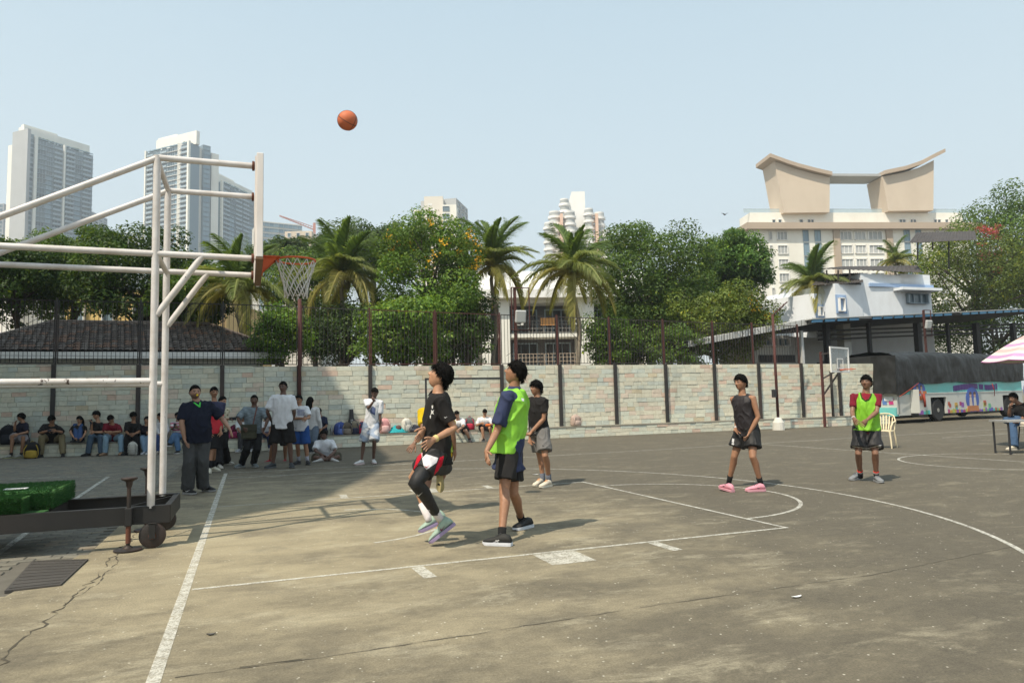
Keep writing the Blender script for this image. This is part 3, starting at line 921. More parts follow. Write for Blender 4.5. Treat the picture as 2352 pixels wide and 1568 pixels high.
# stepped blades and slab on its left flank
b = MB(); g = Face(corner(61, 300, 466), corner(76, 300, 470)); g.box(b, 0, 2.0, 0, zat(61, 296, g.A), -14, 1.5); b.build('blade', M_grey, t1)
b = MB(); g.box(b, 2.2, 5.2, 0, z1 + 2, -14, 0.0); b.build('side_bay', M_tframe, t1)
for i in range(22): place('window', ME_win, t1, g.mat(2.5, z1 - i * FL, 0.3, 2.4, 1, FL - 1.0))
b = MB(); g2 = Face(corner(40, 330, 478), corner(60, 330, 474)); zz = zat(45, 325, g2.A); g2.box(b, 0, g2.L, 0, zz, -16, 0); b.build('glazed_bay', M_bluecore, t1)
for i in range(20):
    place('window', ME_win, t1, g2.mat(0.3, zz - (i + 1) * FL, 0.3, g2.L - 0.6, 1, FL - 0.7))
b = MB(); g3 = Face(corner(19, 335, 484), corner(38, 335, 480)); g3.box(b, 0, g3.L, 0, zat(20, 335, g3.A), -16, 0); b.build('end_slab', M_cream, t1)

t2, f2, z2 = glass_tower('sunlit white and glass tower behind the hoop uprights with roof garden', 337, 345, 480, 438, 336, 462, 7,
    [(0, .03, 'fin'), (.03, .19, 'bal'), (.20, .34, 'win'), (.34, .50, 'bal'), (.50, .66, 'win'), (.66, .80, 'blue'), (.80, .965, 'bal'), (.965, 1, 'fin')], FL, 70, (0.13, 1.04, 9.0), slabm=M_whiter)
g = Face(corner(440, 350, 464), corner(464, 350, 476)); b = MB(); zz = z2 + 1; g.box(b, 0, g.L, 0, zz, -10, 0); b.build('recessed_bay', M_conc, t2)
g = Face(corner(466, 340, 476), corner(484, 340, 480)); b = MB(); zz = zat(470, 332, g.A); g.box(b, 0, g.L, 0, zz, -16, 0); b.build('glazed_bay', M_bluecore, t2)
for i in range(21): place('window', ME_blue, t2, g.mat(0.3, zz - (i + 1) * FL, 0.3, g.L - 0.6, 1, FL - 0.5))
g = Face(corner(486, 350, 482), corner(503, 350, 486)); b = MB(); g.box(b, 0, g.L, 0, zat(490, 351, g.A), -16, 0); b.build('end_slab', M_cream, t2)
t3, f3, z3 = glass_tower('lower hazy blue tower half hidden by the backboard', 506, 424, 500, 592, 452, 545, 10,
    [(0, .03, 'fin'), (.04, .22, 'bal'), (.22, .36, 'blue'), (.36, .54, 'bal'), (.55, .74, 'bal'), (.74, .86, 'blue'), (.86, 1, 'bal')], FL, 70, (0.0, 0.95, 6.0))

def plain_block(name, label, xl, xr, yt, D, back, zlow, cols, mat, wm, fl=3.3, tilt=0.0, cat='building', part=None):
    A, B = corner(xl, yt, D), corner(xr, yt, D * (1 + tilt)); zt = zat((xl + xr) / 2, yt, ((A[0] + B[0]) / 2, (A[1] + B[1]) / 2))
    t = part or thing(name, label, cat, (A[0], A[1], 0))
    b = MB(); f = box_faces(A, B, back, (0, zt), b); b.build('wall', mat, t)
    for i in range(int((zt - zlow) / fl)):
        for a0, a1 in cols:
            place('window', wm, t, f.mat(a0 * f.L, zt - (i + 1) * fl + 0.4, 0.13, (a1 - a0) * f.L, 1, fl - 1.1))
    return t, f, zt
ev = lambda n, g=0.25: [((i + g / 2) / n, (i + 1 - g / 2) / n) for i in range(n)]
plain_block('office_block', 'narrow bluish high-rise peeking out right of the leftmost tower', 205, 247, 493, 640, 20, 75, ev(4), M_grey, ME_win, tilt=.05)
plain_block('office_block', 'dark glass building cut off by the left edge of the picture', -40, 9, 468, 560, 20, 70, ev(3), M_grey, ME_win)
plain_block('office_block', 'low pale block in the gap between the two tall left towers', 258, 342, 534, 700, 20, 90, ev(7), M_conc, ME_win)
plain_block('glass_office', 'pale blue glass office block right of the backboard', 596, 694, 512, 420, 24, 55, ev(9, .06), M_conc, ME_blue, tilt=.03)
plain_block('office_block', 'small tan block with blank walls in front of the glass office', 654, 716, 531, 330, 14, 40, ev(3, .6), M_beige, ME_sm)
# tower crane
M_crane = pm('crane_paint', (0.55, 0.25, 0.20), 0.7, 0.2, 1, 0)
pa, pb = DP(642, 496, 400), DP(706, 519, 408); pc_ = DP(722, 528, 410)
cr = thing('tower_crane', 'faint tower crane jib above the glass office', 'crane', (pc_.x, pc_.y, 0))
b = MB(); b.bar(pa, pc_, 0.5); b.bar(pa + Vector((0, 0, 0.3)), pc_ + Vector((0, 0, 1.6)), 0.3)
for k in range(14):
    q = k / 14; b.bar(pa.lerp(pc_, q), pa.lerp(pc_, q + 0.07) + Vector((0, 0, 0.3 + 1.3 * q)), 0.2)
b.build('jib', M_crane, cr)
b = MB(); b.bar((pc_.x, pc_.y, 0), (pc_.x, pc_.y, pc_.z + 4), 1.4); b.build('mast', M_crane, cr)

# beige slab tower above the flowering tree
bt, fbt, zbt = plain_block('residential_tower', 'beige and grey slab tower with stepped top above the yellow-flowered tree', 974, 1017, 451, 300, 16, 200, [], pm('pale_tan_render', (0.70, 0.65, 0.57), .85, .05, .2, 0), ME_sm, cat='tower')
_, f_, z_ = plain_block('', '', 950, 975, 482, 300, 14, 42, ev(3), M_cream, ME_sm, part=bt)
_, f_, z_ = plain_block('', '', 1016, 1048, 470, 298, 16, 42, [(0.02, 0.5)], M_cream, ME_win, fl=3.15, part=bt)
_, f_, z_ = plain_block('', '', 1048, 1074, 468, 304, 16, 42, [(0.1, 0.3), (0.42, 0.62), (0.74, 0.92)], M_grey, ME_sm, fl=3.15, part=bt, tilt=.06)
b = MB(); fbt.box(b, 0, fbt.L, zbt - 26, zbt - 25.6, 0.0, 0.2)
for k in range(6): fbt.box(b, fbt.L * (.2 + .12 * (k % 3)), fbt.L * (.2 + .12 * (k % 3)) + .8, zbt - 4 - 2.2 * (k % 4), zbt - 3 - 2.2 * (k % 4), -0.05, .05)
b.build('vent', M_whiter, bt)

# white tower with rounded balconies
wt_p = DP(1325, 600, 320); wt = thing('rounded_tower', 'dazzling white stepped tower with rounded balconies and orange strips', 'tower', (wt_p.x, wt_p.y, 0))
M_orange = pm('orange_strip', (0.72, 0.50, 0.38), 0.8, 0.1, 1, 0)
def px_m(px, D): return px * D / FPX
D0 = 320
b = MB(); f = Face(corner(1305, 440, D0), corner(1343, 440, D0)); zc = zat(1325, 440, f.A)
b.loft([[f.p(a, z, o) for a, o in ((0, 0), (f.L, 0), (f.L, -10), (0, -10))] for z in (0, zc - 6)], cap=True)
b.loft([[f.p(0, zc - 6, 0), f.p(f.L, zc - 6, 0), f.p(f.L, zc - 6, -10), f.p(0, zc - 6, -10)], [f.p(1.5, zc, 0), f.p(f.L, zc, 0), f.p(f.L, zc, -10), f.p(1.5, zc, -10)]])
b.build('lift_tower', M_whiter, wt)
def drum(cx, r_px, ytop, off=0.0, wins=True):
    D = D0 - off; c = DP(cx, ytop, D); r = px_m(r_px, D)
    b = MB(); b.smooth = True; b.lathe([(r, 0), (r, c.z)], (c.x, c.y, 0), 20); b.build('balcony_shaft', M_whiter, wt, True, 40)
    z = c.z - 3.1
    while z > 48:
        b = MB(); b.lathe([(r + .05, z + 0.9), (r + 0.55, z + 0.95), (r + 0.6, z - 0.1), (r + .05, z - 0.2)], (c.x, c.y, 0), 20, cap=False); b.build('balcony', M_whiter, wt)
        b = MB(); b.lathe([(r + 0.06, z + 1.0), (r + 0.06, z + 2.5)], (c.x, c.y, 0), 20, cap=False); b.build('window_band', M_winc, wt)
        z -= 3.15
drum(1296, 10, 458, 0); drum(1274, 13, 487, 3); drum(1308, 12, 487, 6); drum(1352, 10, 480, 6); drum(1376, 11, 489, 3); drum(1262, 12, 512, 5); drum(1390, 12, 530, 5)
b = MB()
for x0 in (1287, 1368):
    f = Face(corner(x0, 500, D0 - 9), corner(x0 + 6, 500, D0 - 9)); f.box(b, 0, f.L, 20, zat(x0, 490, f.A), -4, 0)
b.build('orange_strip', M_orange, wt)

# ------------------------------------------------------------------ hotel block with winged roof (right)
HD = 170.0
HA, HB = corner(1721, 520, HD), corner(2222, 505, HD * 1.03)
hf = Face(HA, HB)
def ha(px): # along the facade from picture x
    best = 0
    lo, hi = -20.0, hf.L + 20
    for _ in range(40):
        mid = (lo + hi) / 2; q = hf.p(mid, 30) - Vector(CAM); x = 1176 + FPX * q.dot(Vector(_R)) / q.dot(Vector(_F))
        if x < px: lo = mid
        else: hi = mid
    return (lo + hi) / 2
def hx(cx): return ha(1678.2 + 0.28645 * cx)
def hz(cy, cx=1000): return zat(1678.2 + 0.28645 * cx, 330.7 + 0.28645 * cy, tuple(hf.p(hx(cx), 0))[:2])
hotel = thing('hotel_block', 'large cream block with two winged beige roof masses joined by a bridge', 'building', (HA[0], HA[1], 0))
HE = hf.n * -6.5
def hblock(a0, a1, z0, z1, o, name, mat, e=1.0):
    b = MB(); b.loft([[hf.p(a0, z, o), hf.p(a1, z, o), hf.p(a1, z, o) + HE * e, hf.p(a0, z, o) + HE * e] for z in (z0, z1)]); return b.build(name, mat, hotel)
hblock(0, hf.L, 0, hz(690), 0, 'wall', M_cream)
hblock(0.6, hf.L - 0.8, hz(640), hz(545), -0.6, 'attic', M_cream, .95)
hblock(-1.2, hf.L + 2.0, hz(690), hz(640), 1.6, 'cornice', M_brown, 1.15)
zfl = [hz(c) for c in (770, 880, 990, 1103, 1217, 1325, 1435)]; zh = hz(700) - hz(770)
for z in zfl:
    for c0, c1, me in ((322, 346, ME_cur), (385, 470, ME_cur), (890, 990, ME_cur), (1008, 1100, ME_cur), (1118, 1236, ME_cur), (1670, 1745, ME_cur), (1788, 1808, ME_cur)):
        a0, a1 = hx(c0), hx(c1); place('window', me, hotel, hf.mat(a0, z, 0.13, a1 - a0, 1, zh))
    for c0, c1 in ((595, 640), (690, 738), (1408, 1455), (1503, 1547)):
        a0, a1 = hx(c0), hx(c1); place('glass_panel', ME_blue, hotel, hf.mat(a0, z - 0.4, 0.13, a1 - a0, 1, zh + 1.0))
for c0, c1 in ((838, 888), (1262, 1312)):
    b = MB(); hf.box(b, hx(c0), hx(c1), 0, hz(690), 0.01, 0.5); b.build('pilaster', M_brown, hotel)
for c in (362, 412, 585, 650, 672, 1390, 1415, 1480, 1500, 1670, 1700, 1760):
    place('window', ME_sm, hotel, hf.mat(hx(c), hz(632), -0.48, 0.9, 1, hz(600) - hz(632)))
def wing(pts_face, pts_side, roof, name):
    """tapering mass: face outline (crop px), deeper behind; roof slab curve above"""
    fr = [hf.p(hx(x), hz(y, x), 1.0) for x, y in pts_face]; bk = [p + HE for p in fr]
    b = MB(); n = len(fr)
    b.poly(fr); b.poly(list(reversed(bk)))
    for i in range(n):
        j = (i + 1) % n; b.quad(fr[j], fr[i], bk[i], bk[j])
    b.build(name, M_beige, hotel)
    b = MB(); L = []
    for x, y in roof: L.append((hf.p(hx(x), hz(y, x), 2.2), hf.p(hx(x), hz(y, x), 1.0) + HE * 1.06))
    up = Vector((0, 0, 0.9))
    for (a, c), (d, e) in zip(L[:-1], L[1:]):
        b.quad(a, d, d + up, a + up); b.quad(c + up, e + up, e, c); b.quad(a + up, d + up, e + up, c + up); b.quad(c, e, d, a)
    for a, c in (L[0], L[-1]): b.quad(a, a + up, c + up, c)
    b.build('winged_roof', M_cream if name == 'x' else M_brown, hotel)
wing([(440, 560), (805, 556), (825, 275), (700, 248), (560, 210), (470, 180), (385, 148)], None, [(335, 128), (385, 146), (470, 178), (560, 207), (700, 244), (825, 272)], 'roof_mass')
wing([(1280, 545), (1640, 540), (1673, 140), (1560, 195), (1420, 238), (1248, 270)], None, [(1245, 262), (1420, 226), (1560, 180), (1675, 120), (1745, 88)], 'roof_mass')
hblock(hx(823) - .3, hx(1250), hz(262), hz(243), 0.6, 'roof_bridge', M_grey, .98)
b = MB()
for x0, x1 in ((140, 430), (812, 1262), (1645, 1865)): hf.box(b, hx(x0), hx(x1), hz(545) + 0.9, hz(545) + 1.0, -0.8, -0.7); hf.box(b, hx(x0), hx(x1), hz(545), hz(545) + .9, -0.78, -0.74)
b.build('terrace_rail', glass('rail_glass', (0.5, 0.6, 0.62), 0.1, 0.45), hotel)

# ------------------------------------------------------------------ low-rise centre building with curved white roof
CD = 62.0
cA, cB = corner(1098, 690, CD), corner(1500, 690, CD * 1.02); cf = Face(cA, cB)
def ca(px, py=700):
    lo, hi = -10.0, cf.L + 10
    for _ in range(40):
        mid = (lo + hi) / 2; q = cf.p(mid, 5) - Vector(CAM); x = 1176 + FPX * q.dot(Vector(_R)) / q.dot(Vector(_F))
        if x < px: lo = mid
        else: hi = mid
    return (lo + hi) / 2
def cz(py, px=1250): return zat(px, py, tuple(cf.p(ca(px), 0))[:2])
cb = thing('apartment_block', 'low white apartment block with curved roof and dark balconies behind palms', 'building', (cA[0], cA[1], 0))
b = MB(); hf_ = cz(687); b.smooth = False
prof = [(0.0, 0.0), (0.0, cz(668) - hf_), (-1.2, cz(645) - hf_), (-3.5, cz(618) - hf_), (-7, cz(595) - hf_), (-12, cz(590) - hf_), (-14, 0)]
b.loft([[cf.p(a, hf_ + dz, 1.2 + o) for o, dz in prof] for a in (0, cf.L * .35, cf.L * .7, cf.L)]); b.build('curved_roof', M_whiter, cb)
b = MB(); cf.box(b, 0, cf.L, 0, hf_, -10, -2.2); b.build('back_wall', pm('shaded_render', (0.13, 0.12, 0.11), .9, .2, 1, 0), cb)  # balcony recess shade put into the dark wall colour
for x0, x1 in ((1110, 1128), (1148, 1172), (1330, 1366), (1418, 1432), (1480, 1500)):
    b = MB(); cf.box(b, ca(x0), ca(x1), 0, hf_, -2.2, 0.3); b.build('pier', M_cream, cb)
for y in (687, 766, 842):
    b = MB(); cf.box(b, 0, cf.L, cz(y) - 0.32, cz(y) - 0.005, -2.2, 0.15); b.build('balcony_slab', M_cream, cb)
M_railb = pm('dark_rail', (0.22, 0.21, 0.19), .8, .2, 2, 0)  # even dark grey-brown rail colour
for ya, yb_ in ((687, 766), (766, 842)):
    for x0, x1 in ((1175, 1250), (1252, 1328), (1368, 1416), (1434, 1478)):
        z0, z1 = cz(yb_), cz(ya) - 0.34
        b = MB(); n = 9
        for k in range(n + 1):
            a = ca(x0) + (ca(x1) - ca(x0)) * k / n; cf.box(b, a - .02, a + .02, z0, z0 + 1.15, -0.12, -0.06)
        for q in (0.1, 0.45, 0.8, 1.12): cf.box(b, ca(x0), ca(x1), z0 + q, z0 + q + 0.05, -0.10, -0.05)
        b.build('balcony_rail', M_railb if ya == 687 else M_brown, cb)
        place('window', ME_win, cb, cf.mat(ca(x0) + .3, z0 + .2, -2.1, ca(x1) - ca(x0) - .6, 1, z1 - z0 - .5))
M_awn = pm('orange_blind', (0.55, 0.26, 0.08), 0.8, 0.25, 3, 0.2, 8)
b = MB(); cf.box(b, ca(1244), ca(1278), cz(747), cz(730), -0.05, 0.05); b.build('woven_blind', M_awn, cb)
M_acu = pm('ac_casing', (0.62, 0.61, 0.57), 0.6, 0.1, 2, 0)
for x0 in (1183, 1318):
    b = MB(); cf.box(b, ca(x0), ca(x0 + 20), cz(747), cz(732), 0.02, 0.45); ac = b.build('air_conditioner', M_acu, cb)
    b = MB(); c = cf.p((ca(x0) + ca(x0 + 20)) / 2, (cz(747) + cz(732)) / 2, 0.46); r = 0.24
    b.poly([c + cf.u * (r * math.cos(2 * PI * k / 14)) + Vector((0, 0, r * math.sin(2 * PI * k / 14))) for k in range(14)]); b.build('fan_grille', M_dark, ac)

# ------------------------------------------------------------------ white house with dark sheet roofs (right)
WD = 46.0
def WP(cx, cy, d=0.0):
    return DP(1678.2 + .28645 * cx, 330.7 + .28645 * cy, WD + d)
house = thing('white_house', 'white house with blue window surrounds under dark sheet metal roofs', 'house', tuple(GP(1990, 960))[:2] + (0,))
M_hw = pm('house_white', (0.74, 0.77, 0.80), 0.85, 0.05, 1, 0, dirt=(0.5, 0.5, 0.5), damt=0.3)
M_blue = pm('house_blue', (0.30, 0.42, 0.62), 0.8, 0.1, 1, 0)
def wall_block(c0, c1, top, d0, d1, back, name, mat):
    a, c = WP(c0, 1380, d0), WP(c1, 1380, d1); f = Face((a.x, a.y), (c.x, c.y)); b = MB(); f.box(b, 0, f.L, 0, WP((c0 + c1) / 2, top, (d0 + d1) / 2).z, -back, 0); b.build(name, mat, house); return f
fa = wall_block(680, 850, 1205, 0, 1.5, 6, 'wall', M_hw)
fb_ = wall_block(850, 1062, 1120, -0.5, 0.5, 6, 'wall', M_hw)
fc = wall_block(1062, 1385, 1040, 0.6, 1.6, 7, 'wall', M_hw)
fd = wall_block(1385, 1620, 1040, 1.8, 2.6, 7, 'wall', M_hw)
for f, a0, a1, z0, z1 in ((fa, .08, .24, 1375, 1300), (fb_, .05, .25, 1352, 1240)):
    zz0, zz1 = WP(800, z0).z, WP(800, z1).z
    b = MB(); f.box(b, a0 * f.L - .15, a1 * f.L + .3, zz0 - .1, zz1 + .2, 0.003, .06); b.build('window_surround', M_blue, house)
    place('window', ME_sm, house, f.mat(a0 * f.L, zz0, .13, (a1 - a0) * f.L, 1, zz1 - zz0))
place('window', ME_win, house, fd.mat(.3, WP(1400, 1250).z, .14, 1.8, 1, WP(1400, 1165).z - WP(1400, 1250).z))
b = MB(); fd.box(b, -.9, fd.L, WP(1400, 1150).z, WP(1400, 1128).z, 0, .9); b.build('window_canopy', M_hw, house)
b = MB(); fd.box(b, -2.9, fd.L, WP(1400, 1118).z, WP(1400, 1090).z, 0.01, .25); b.build('blue_band', M_blue, house)
def sheet(pts, name, parent, th=0.06, mat=M_blackroof):
    b = MB(); b.loft([[p - Vector((0, 0, th)) for p in pts], pts]); return b.build(name, mat, parent)
def corr(pa, pb, pc, pd, name, parent, n=40, mat=M_blackroof, h=0.05):
    """corrugated sheet over the quad pa pb (front edge) pc pd (back edge)"""
    b = MB(); b.smooth = False; top = []; bot = []
    for i in range(n + 1):
        q = i / n; w = Vector((0, 0, h * (1 if i % 2 else 0)))
        top.append((Vector(pa).lerp(Vector(pb), q) + w, Vector(pd).lerp(Vector(pc), q) + w))
    for (a, c), (d, e) in zip(top[:-1], top[1:]):
        b.quad(a, d, e, c); k = Vector((0, 0, -0.02)); b.quad(c + k, e + k, d + k, a + k); b.quad(a + k, d + k, d, a)
    return b.build(name, mat, parent)
corr(WP(740, 1000, .3), WP(1540, 1032, 1.4), WP(1500, 975, 7), WP(900, 985, 7), 'sheet_roof', house)
corr(WP(648, 1135, -.2), WP(1062, 1110, -.2), WP(1062, 1035, 4), WP(720, 1050, 4), 'sheet_roof', house)
corr(WP(1428, 795, 3), WP(1975, 770, 3), WP(1960, 700, 9), WP(1490, 712, 9), 'sheet_roof', house)
b = MB()
for c, t0, bt_ in ((770, 1010, 1190), (862, 1010, 1140), (955, 1005, 1130), (1500, 770, 930), (1620, 770, 850), (1750, 765, 1000)):
    b.bar(WP(c, bt_, 0.4 if c < 1400 else 4), WP(c, t0, 0.4 if c < 1400 else 4), 0.07)
b.build('roof_post', M_steel_dark, house)

# ------------------------------------------------------------------ tiled-roof pavilion behind the left wall
pav = thing('tiled_pavilion', 'low building with dark clay tile hip roof behind the shaded wall', 'building', (-4, 21, 0))
YE, YR = 20.3, 24.3
e0, e1 = AY(-130, 806, YE), AY(640, 827, YE)
zE = AY(300, 806, YE).z; zF = AY(300, 823, YE).z
xr0, xr1 = AY(118, 740, YR).x, AY(482, 752, YR).x; zR = AY(300, 744, YR).z
xe0, xe1 = e0.x, AY(655, 824, YE).x
M_tile = vm('clay_tile', 0.9, 0.35, 6, 0.5, 40, dist=0.01)
b = MB(); b.loft([[(xe0, YE, zE - .06), (xe1, YE, zE - .06), (xe1, 2 * YR - YE, zE - .06), (xe0, 2 * YR - YE, zE - .06)], [(xr0, YR, zR - .06), (xr1, YR, zR - .06), (xr1, YR + .01, zR - .06), (xr0, YR + .01, zR - .06)]])
b.build('roof_deck', M_dark, pav)
b = MB(); b.box((xe0 + .1, YE - .02, zF), (xe1 - .1, YE + .05, zE - 0.03)); b.box((xe1 - .12, YE + .051, zF), (xe1 - .05, 2 * YR - YE, zE - .03)); b.build('fascia', M_whiter, pav)
b = MB(); b.box((xe0 + .8, YE + .8, 0), (xe1 - .8, 2 * YR - YE - .8, zE - .1)); b.build('wall', M_cream, pav)
sl = math.atan2(zR - zE, YR - YE); slen = math.hypot(zR - zE, YR - YE)
def tile_mesh(c):
    b = MB(); b.col = c; n = 5
    rows = []
    for yy, zz in ((-0.20, 0.028), (0.20, 0.0)):
        rows.append([(0.115 * math.cos(PI * k / n), yy, zz + 0.045 * math.sin(PI * k / n)) for k in range(n + 1)])
    b.loft(rows, cap=False, closed=False)
    b.loft([[(x, y, z - 0.016) for x, y, z in rows[0]], rows[0]], cap=False, closed=False)
    return b
tcol = [(0.085, 0.066, 0.055), (0.105, 0.082, 0.068), (0.070, 0.056, 0.048), (0.145, 0.085, 0.058), (0.12, 0.10, 0.085)]
tme = [tile_mesh(c).mesh('roof_tile', M_tile) for c in tcol]
rest = MB(); nt_ = 0; nrow = int(slen / 0.33)
for r in range(nrow):
    q = (r + 0.5) / nrow; y = YE + (YR - YE) * q; z = zE + (zR - zE) * q
    x0 = xe0 + (xr0 - xe0) * q; x1 = xe1 + (xr1 - xe1) * q
    x = max(x0, -12.5)
    while x < x1:
        mt = Matrix.Translation((x, y, z + random.uniform(0, .012))) @ Matrix.Rotation(sl, 4, 'X')
        vis = x > -9.5
        if vis and r < 8 and nt_ < 300 and (x * 7 + r) % 1 < 0.62:
            place('roof_tile', random.choice(tme), pav, mt); nt_ += 1
        else:
            k = random.randrange(5); tb = tile_mesh(tcol[k]); rest.col = tcol[k]; rest.add([mt @ Vector(p) for p in tb.v], tb.f)
        x += 0.235
# right hip slope
for r in range(nrow):
    q = (r + 0.5) / nrow; x = xe1 + (xr1 - xe1) * q; z = zE + (zR - zE) * q; hs = math.atan2(zR - zE, xe1 - xr1)
    y0 = YE + (YR - YE) * q; y1 = 2 * YR - y0; y = y0
    while y < y1:
        mt = Matrix.Translation((x, y, z)) @ Matrix.Rotation(PI / 2, 4, 'Z') @ Matrix.Rotation(hs, 4, 'X')
        k = random.randrange(5); tb = tile_mesh(tcol[k]); rest.col = tcol[k]; rest.add([mt @ Vector(p) for p in tb.v], tb.f); y += 0.235
tag(rest.build('roof_tiles', M_tile, pav), kind='stuff')
b = MB(); M_ridge = pm('ridge_mortar', (0.15, 0.12, 0.10), 0.95, 0.4, 6, 0.4, 20)
b.tube([(xr0, YR, zR + .03), (xr1, YR, zR + .03)], 0.11, 8); b.tube([(xe1, YE, zE + .02), (xr1, YR, zR + .03)], 0.09, 8); b.tube([(xe0, YE, zE + .02), (xr0, YR, zR + .03)], 0.09, 8); b.build('ridge', M_ridge, pav, True)
# yellow house beyond the left trees
yb_, yf, yz = plain_block('yellow_house', 'yellow rendered house glimpsed through the left trees', 150, 372, 668, 44, 8, 3, [(0.1, .22), (.4, .52), (.72, .84)], pm('yellow_render', (0.58, 0.42, 0.17), 0.9, 0.1, 0.5, 0), ME_sm, cat='house')
plain_block('pale_house', 'pale house end glimpsed at the left edge behind trees', -60, 40, 680, 48, 8, 3, [(.3, .5)], M_whiter, ME_sm, cat='house')
plain_block('yellow_house', 'yellow house under a dark roof behind the drooping left palm', 392, 520, 690, 42, 8, 3, [(0.2, .4), (.6, .8)], pm('yellow_render_b', (0.55, 0.40, 0.20), 0.9, 0.1, 0.5, 0), ME_sm, cat='house')
plain_block('white_house_end', 'white gable end half hidden by the flowering tree', 655, 740, 780, 40, 6, 2, [(.2, .4)], M_whiter, ME_sm, cat='house')

# tall neighbour whose shade falls over the left of the court
H_ = 22.0
foot = [(-32, -6.9), (-14.4, -6.5), (-13.3, -6.3), (-12.0, -5.0), (-10.7, -1.6), (-9.7, 2.3), (-9.1, 8.4), (-9.1, 13.0), (-13, 20.5), (-32, 20.5)]
nb = thing('neighbour_block', 'tall plain block beside the court that shades its left end', 'building', (-14, 4, 0))
b = MB(); b.loft([[(x, y, z) for x, y in foot] for z in (0, H_)]); b.build('wall', M_conc, nb)
b = MB()
for z in range(3, 22, 3): b.loft([[(x + (.25 if x > -30 else 0), y - (.12 if y < 0 else 0), zz) for x, y in foot] for zz in (z - .15, z + .15)])
b.build('floor_band', M_grey, nb)
# ================================================================== TREES
def leaf_material(name, trans=0.35):
    t = NT(name)
    at = t.n('ShaderNodeAttribute', attribute_name='Col')
    t.set(color=at.outputs['Color'], rough=0.55, spec=0.35)
    tr = t.n('ShaderNodeBsdfTranslucent'); t.l(t.mix(1.0, at.outputs['Color'], (1.35, 1.25, 0.6), 'MULTIPLY'), tr.inputs['Color'])
    ms = t.n('ShaderNodeMixShader'); ms.inputs[0].default_value = trans
    t.l(t.b.outputs[0], ms.inputs[1]); t.l(tr.outputs[0], ms.inputs[2]); t.l(ms.outputs[0], t.out.inputs['Surface'])
    return t.mat
M_leafv = leaf_material('foliage')
M_palmleaf = leaf_material('palm_leaf', 0.5)
M_bark = pm('bark', (0.075, 0.060, 0.045), 0.95, 0.35, 5, 0.6, 25, dist=0.02)
M_palmbark = pm('palm_bark', (0.24, 0.205, 0.16), 0.95, 0.3, 6, 0.5, 30, dist=0.01)
def np_mesh(name, V, F, C, mats, smooth=False):
    """V (n,3), F (m,k), C (m,3) colour per face"""
    me = bpy.data.meshes.new(name)
    n, (m_, k) = len(V), F.shape
    me.vertices.add(n); me.vertices.foreach_set('co', V.astype(np.float32).ravel())
    me.loops.add(m_ * k); me.loops.foreach_set('vertex_index', F.astype(np.int32).ravel())
    me.polygons.add(m_); me.polygons.foreach_set('loop_start', np.arange(0, m_ * k, k, dtype=np.int32))
    try: me.polygons.foreach_set('loop_total', np.full(m_, k, dtype=np.int32))
    except Exception: pass
    me.update(calc_edges=True)
    at = me.color_attributes.new('Col', 'FLOAT_COLOR', 'CORNER')
    cc = np.concatenate([np.repeat(C, k, axis=0), np.ones((m_ * k, 1))], 1).astype(np.float32)
    at.data.foreach_set('color', cc.ravel())
    for mt in mats: me.materials.append(mt)
    if smooth: me.polygons.foreach_set('use_smooth', [True] * m_)
    me.update()
    return me
def unit(v): return v / np.maximum(np.linalg.norm(v, axis=-1, keepdims=True), 1e-9)
def leaves(P, N, size, cols, asp=0.5, fold=0.25):
    """folded leaf quads at P with rough normal N"""
    n = len(P)
    N = unit(N + rng.normal(0, 0.55, (n, 3)))
    T = unit(np.cross(N, rng.normal(0, 1, (n, 3)))); B = np.cross(N, T)
    s = size * rng.uniform(0.6, 1.35, (n, 1))
    a = P - T * s * 0.5; c = P + T * s * 0.5 - N * s * fold * 0.4
    b = P + B * s * asp * 0.5 + N * s * fold * 0.3; d = P - B * s * asp * 0.5 + N * s * fold * 0.3
    V = np.stack([a, b, c, d], 1).reshape(-1, 3)
    i = np.arange(n)[:, None] * 4
    F = np.concatenate([np.concatenate([i, i + 1, i + 2], 1), np.concatenate([i, i + 2, i + 3], 1)], 0)
    return V, F, np.concatenate([cols, cols], 0)
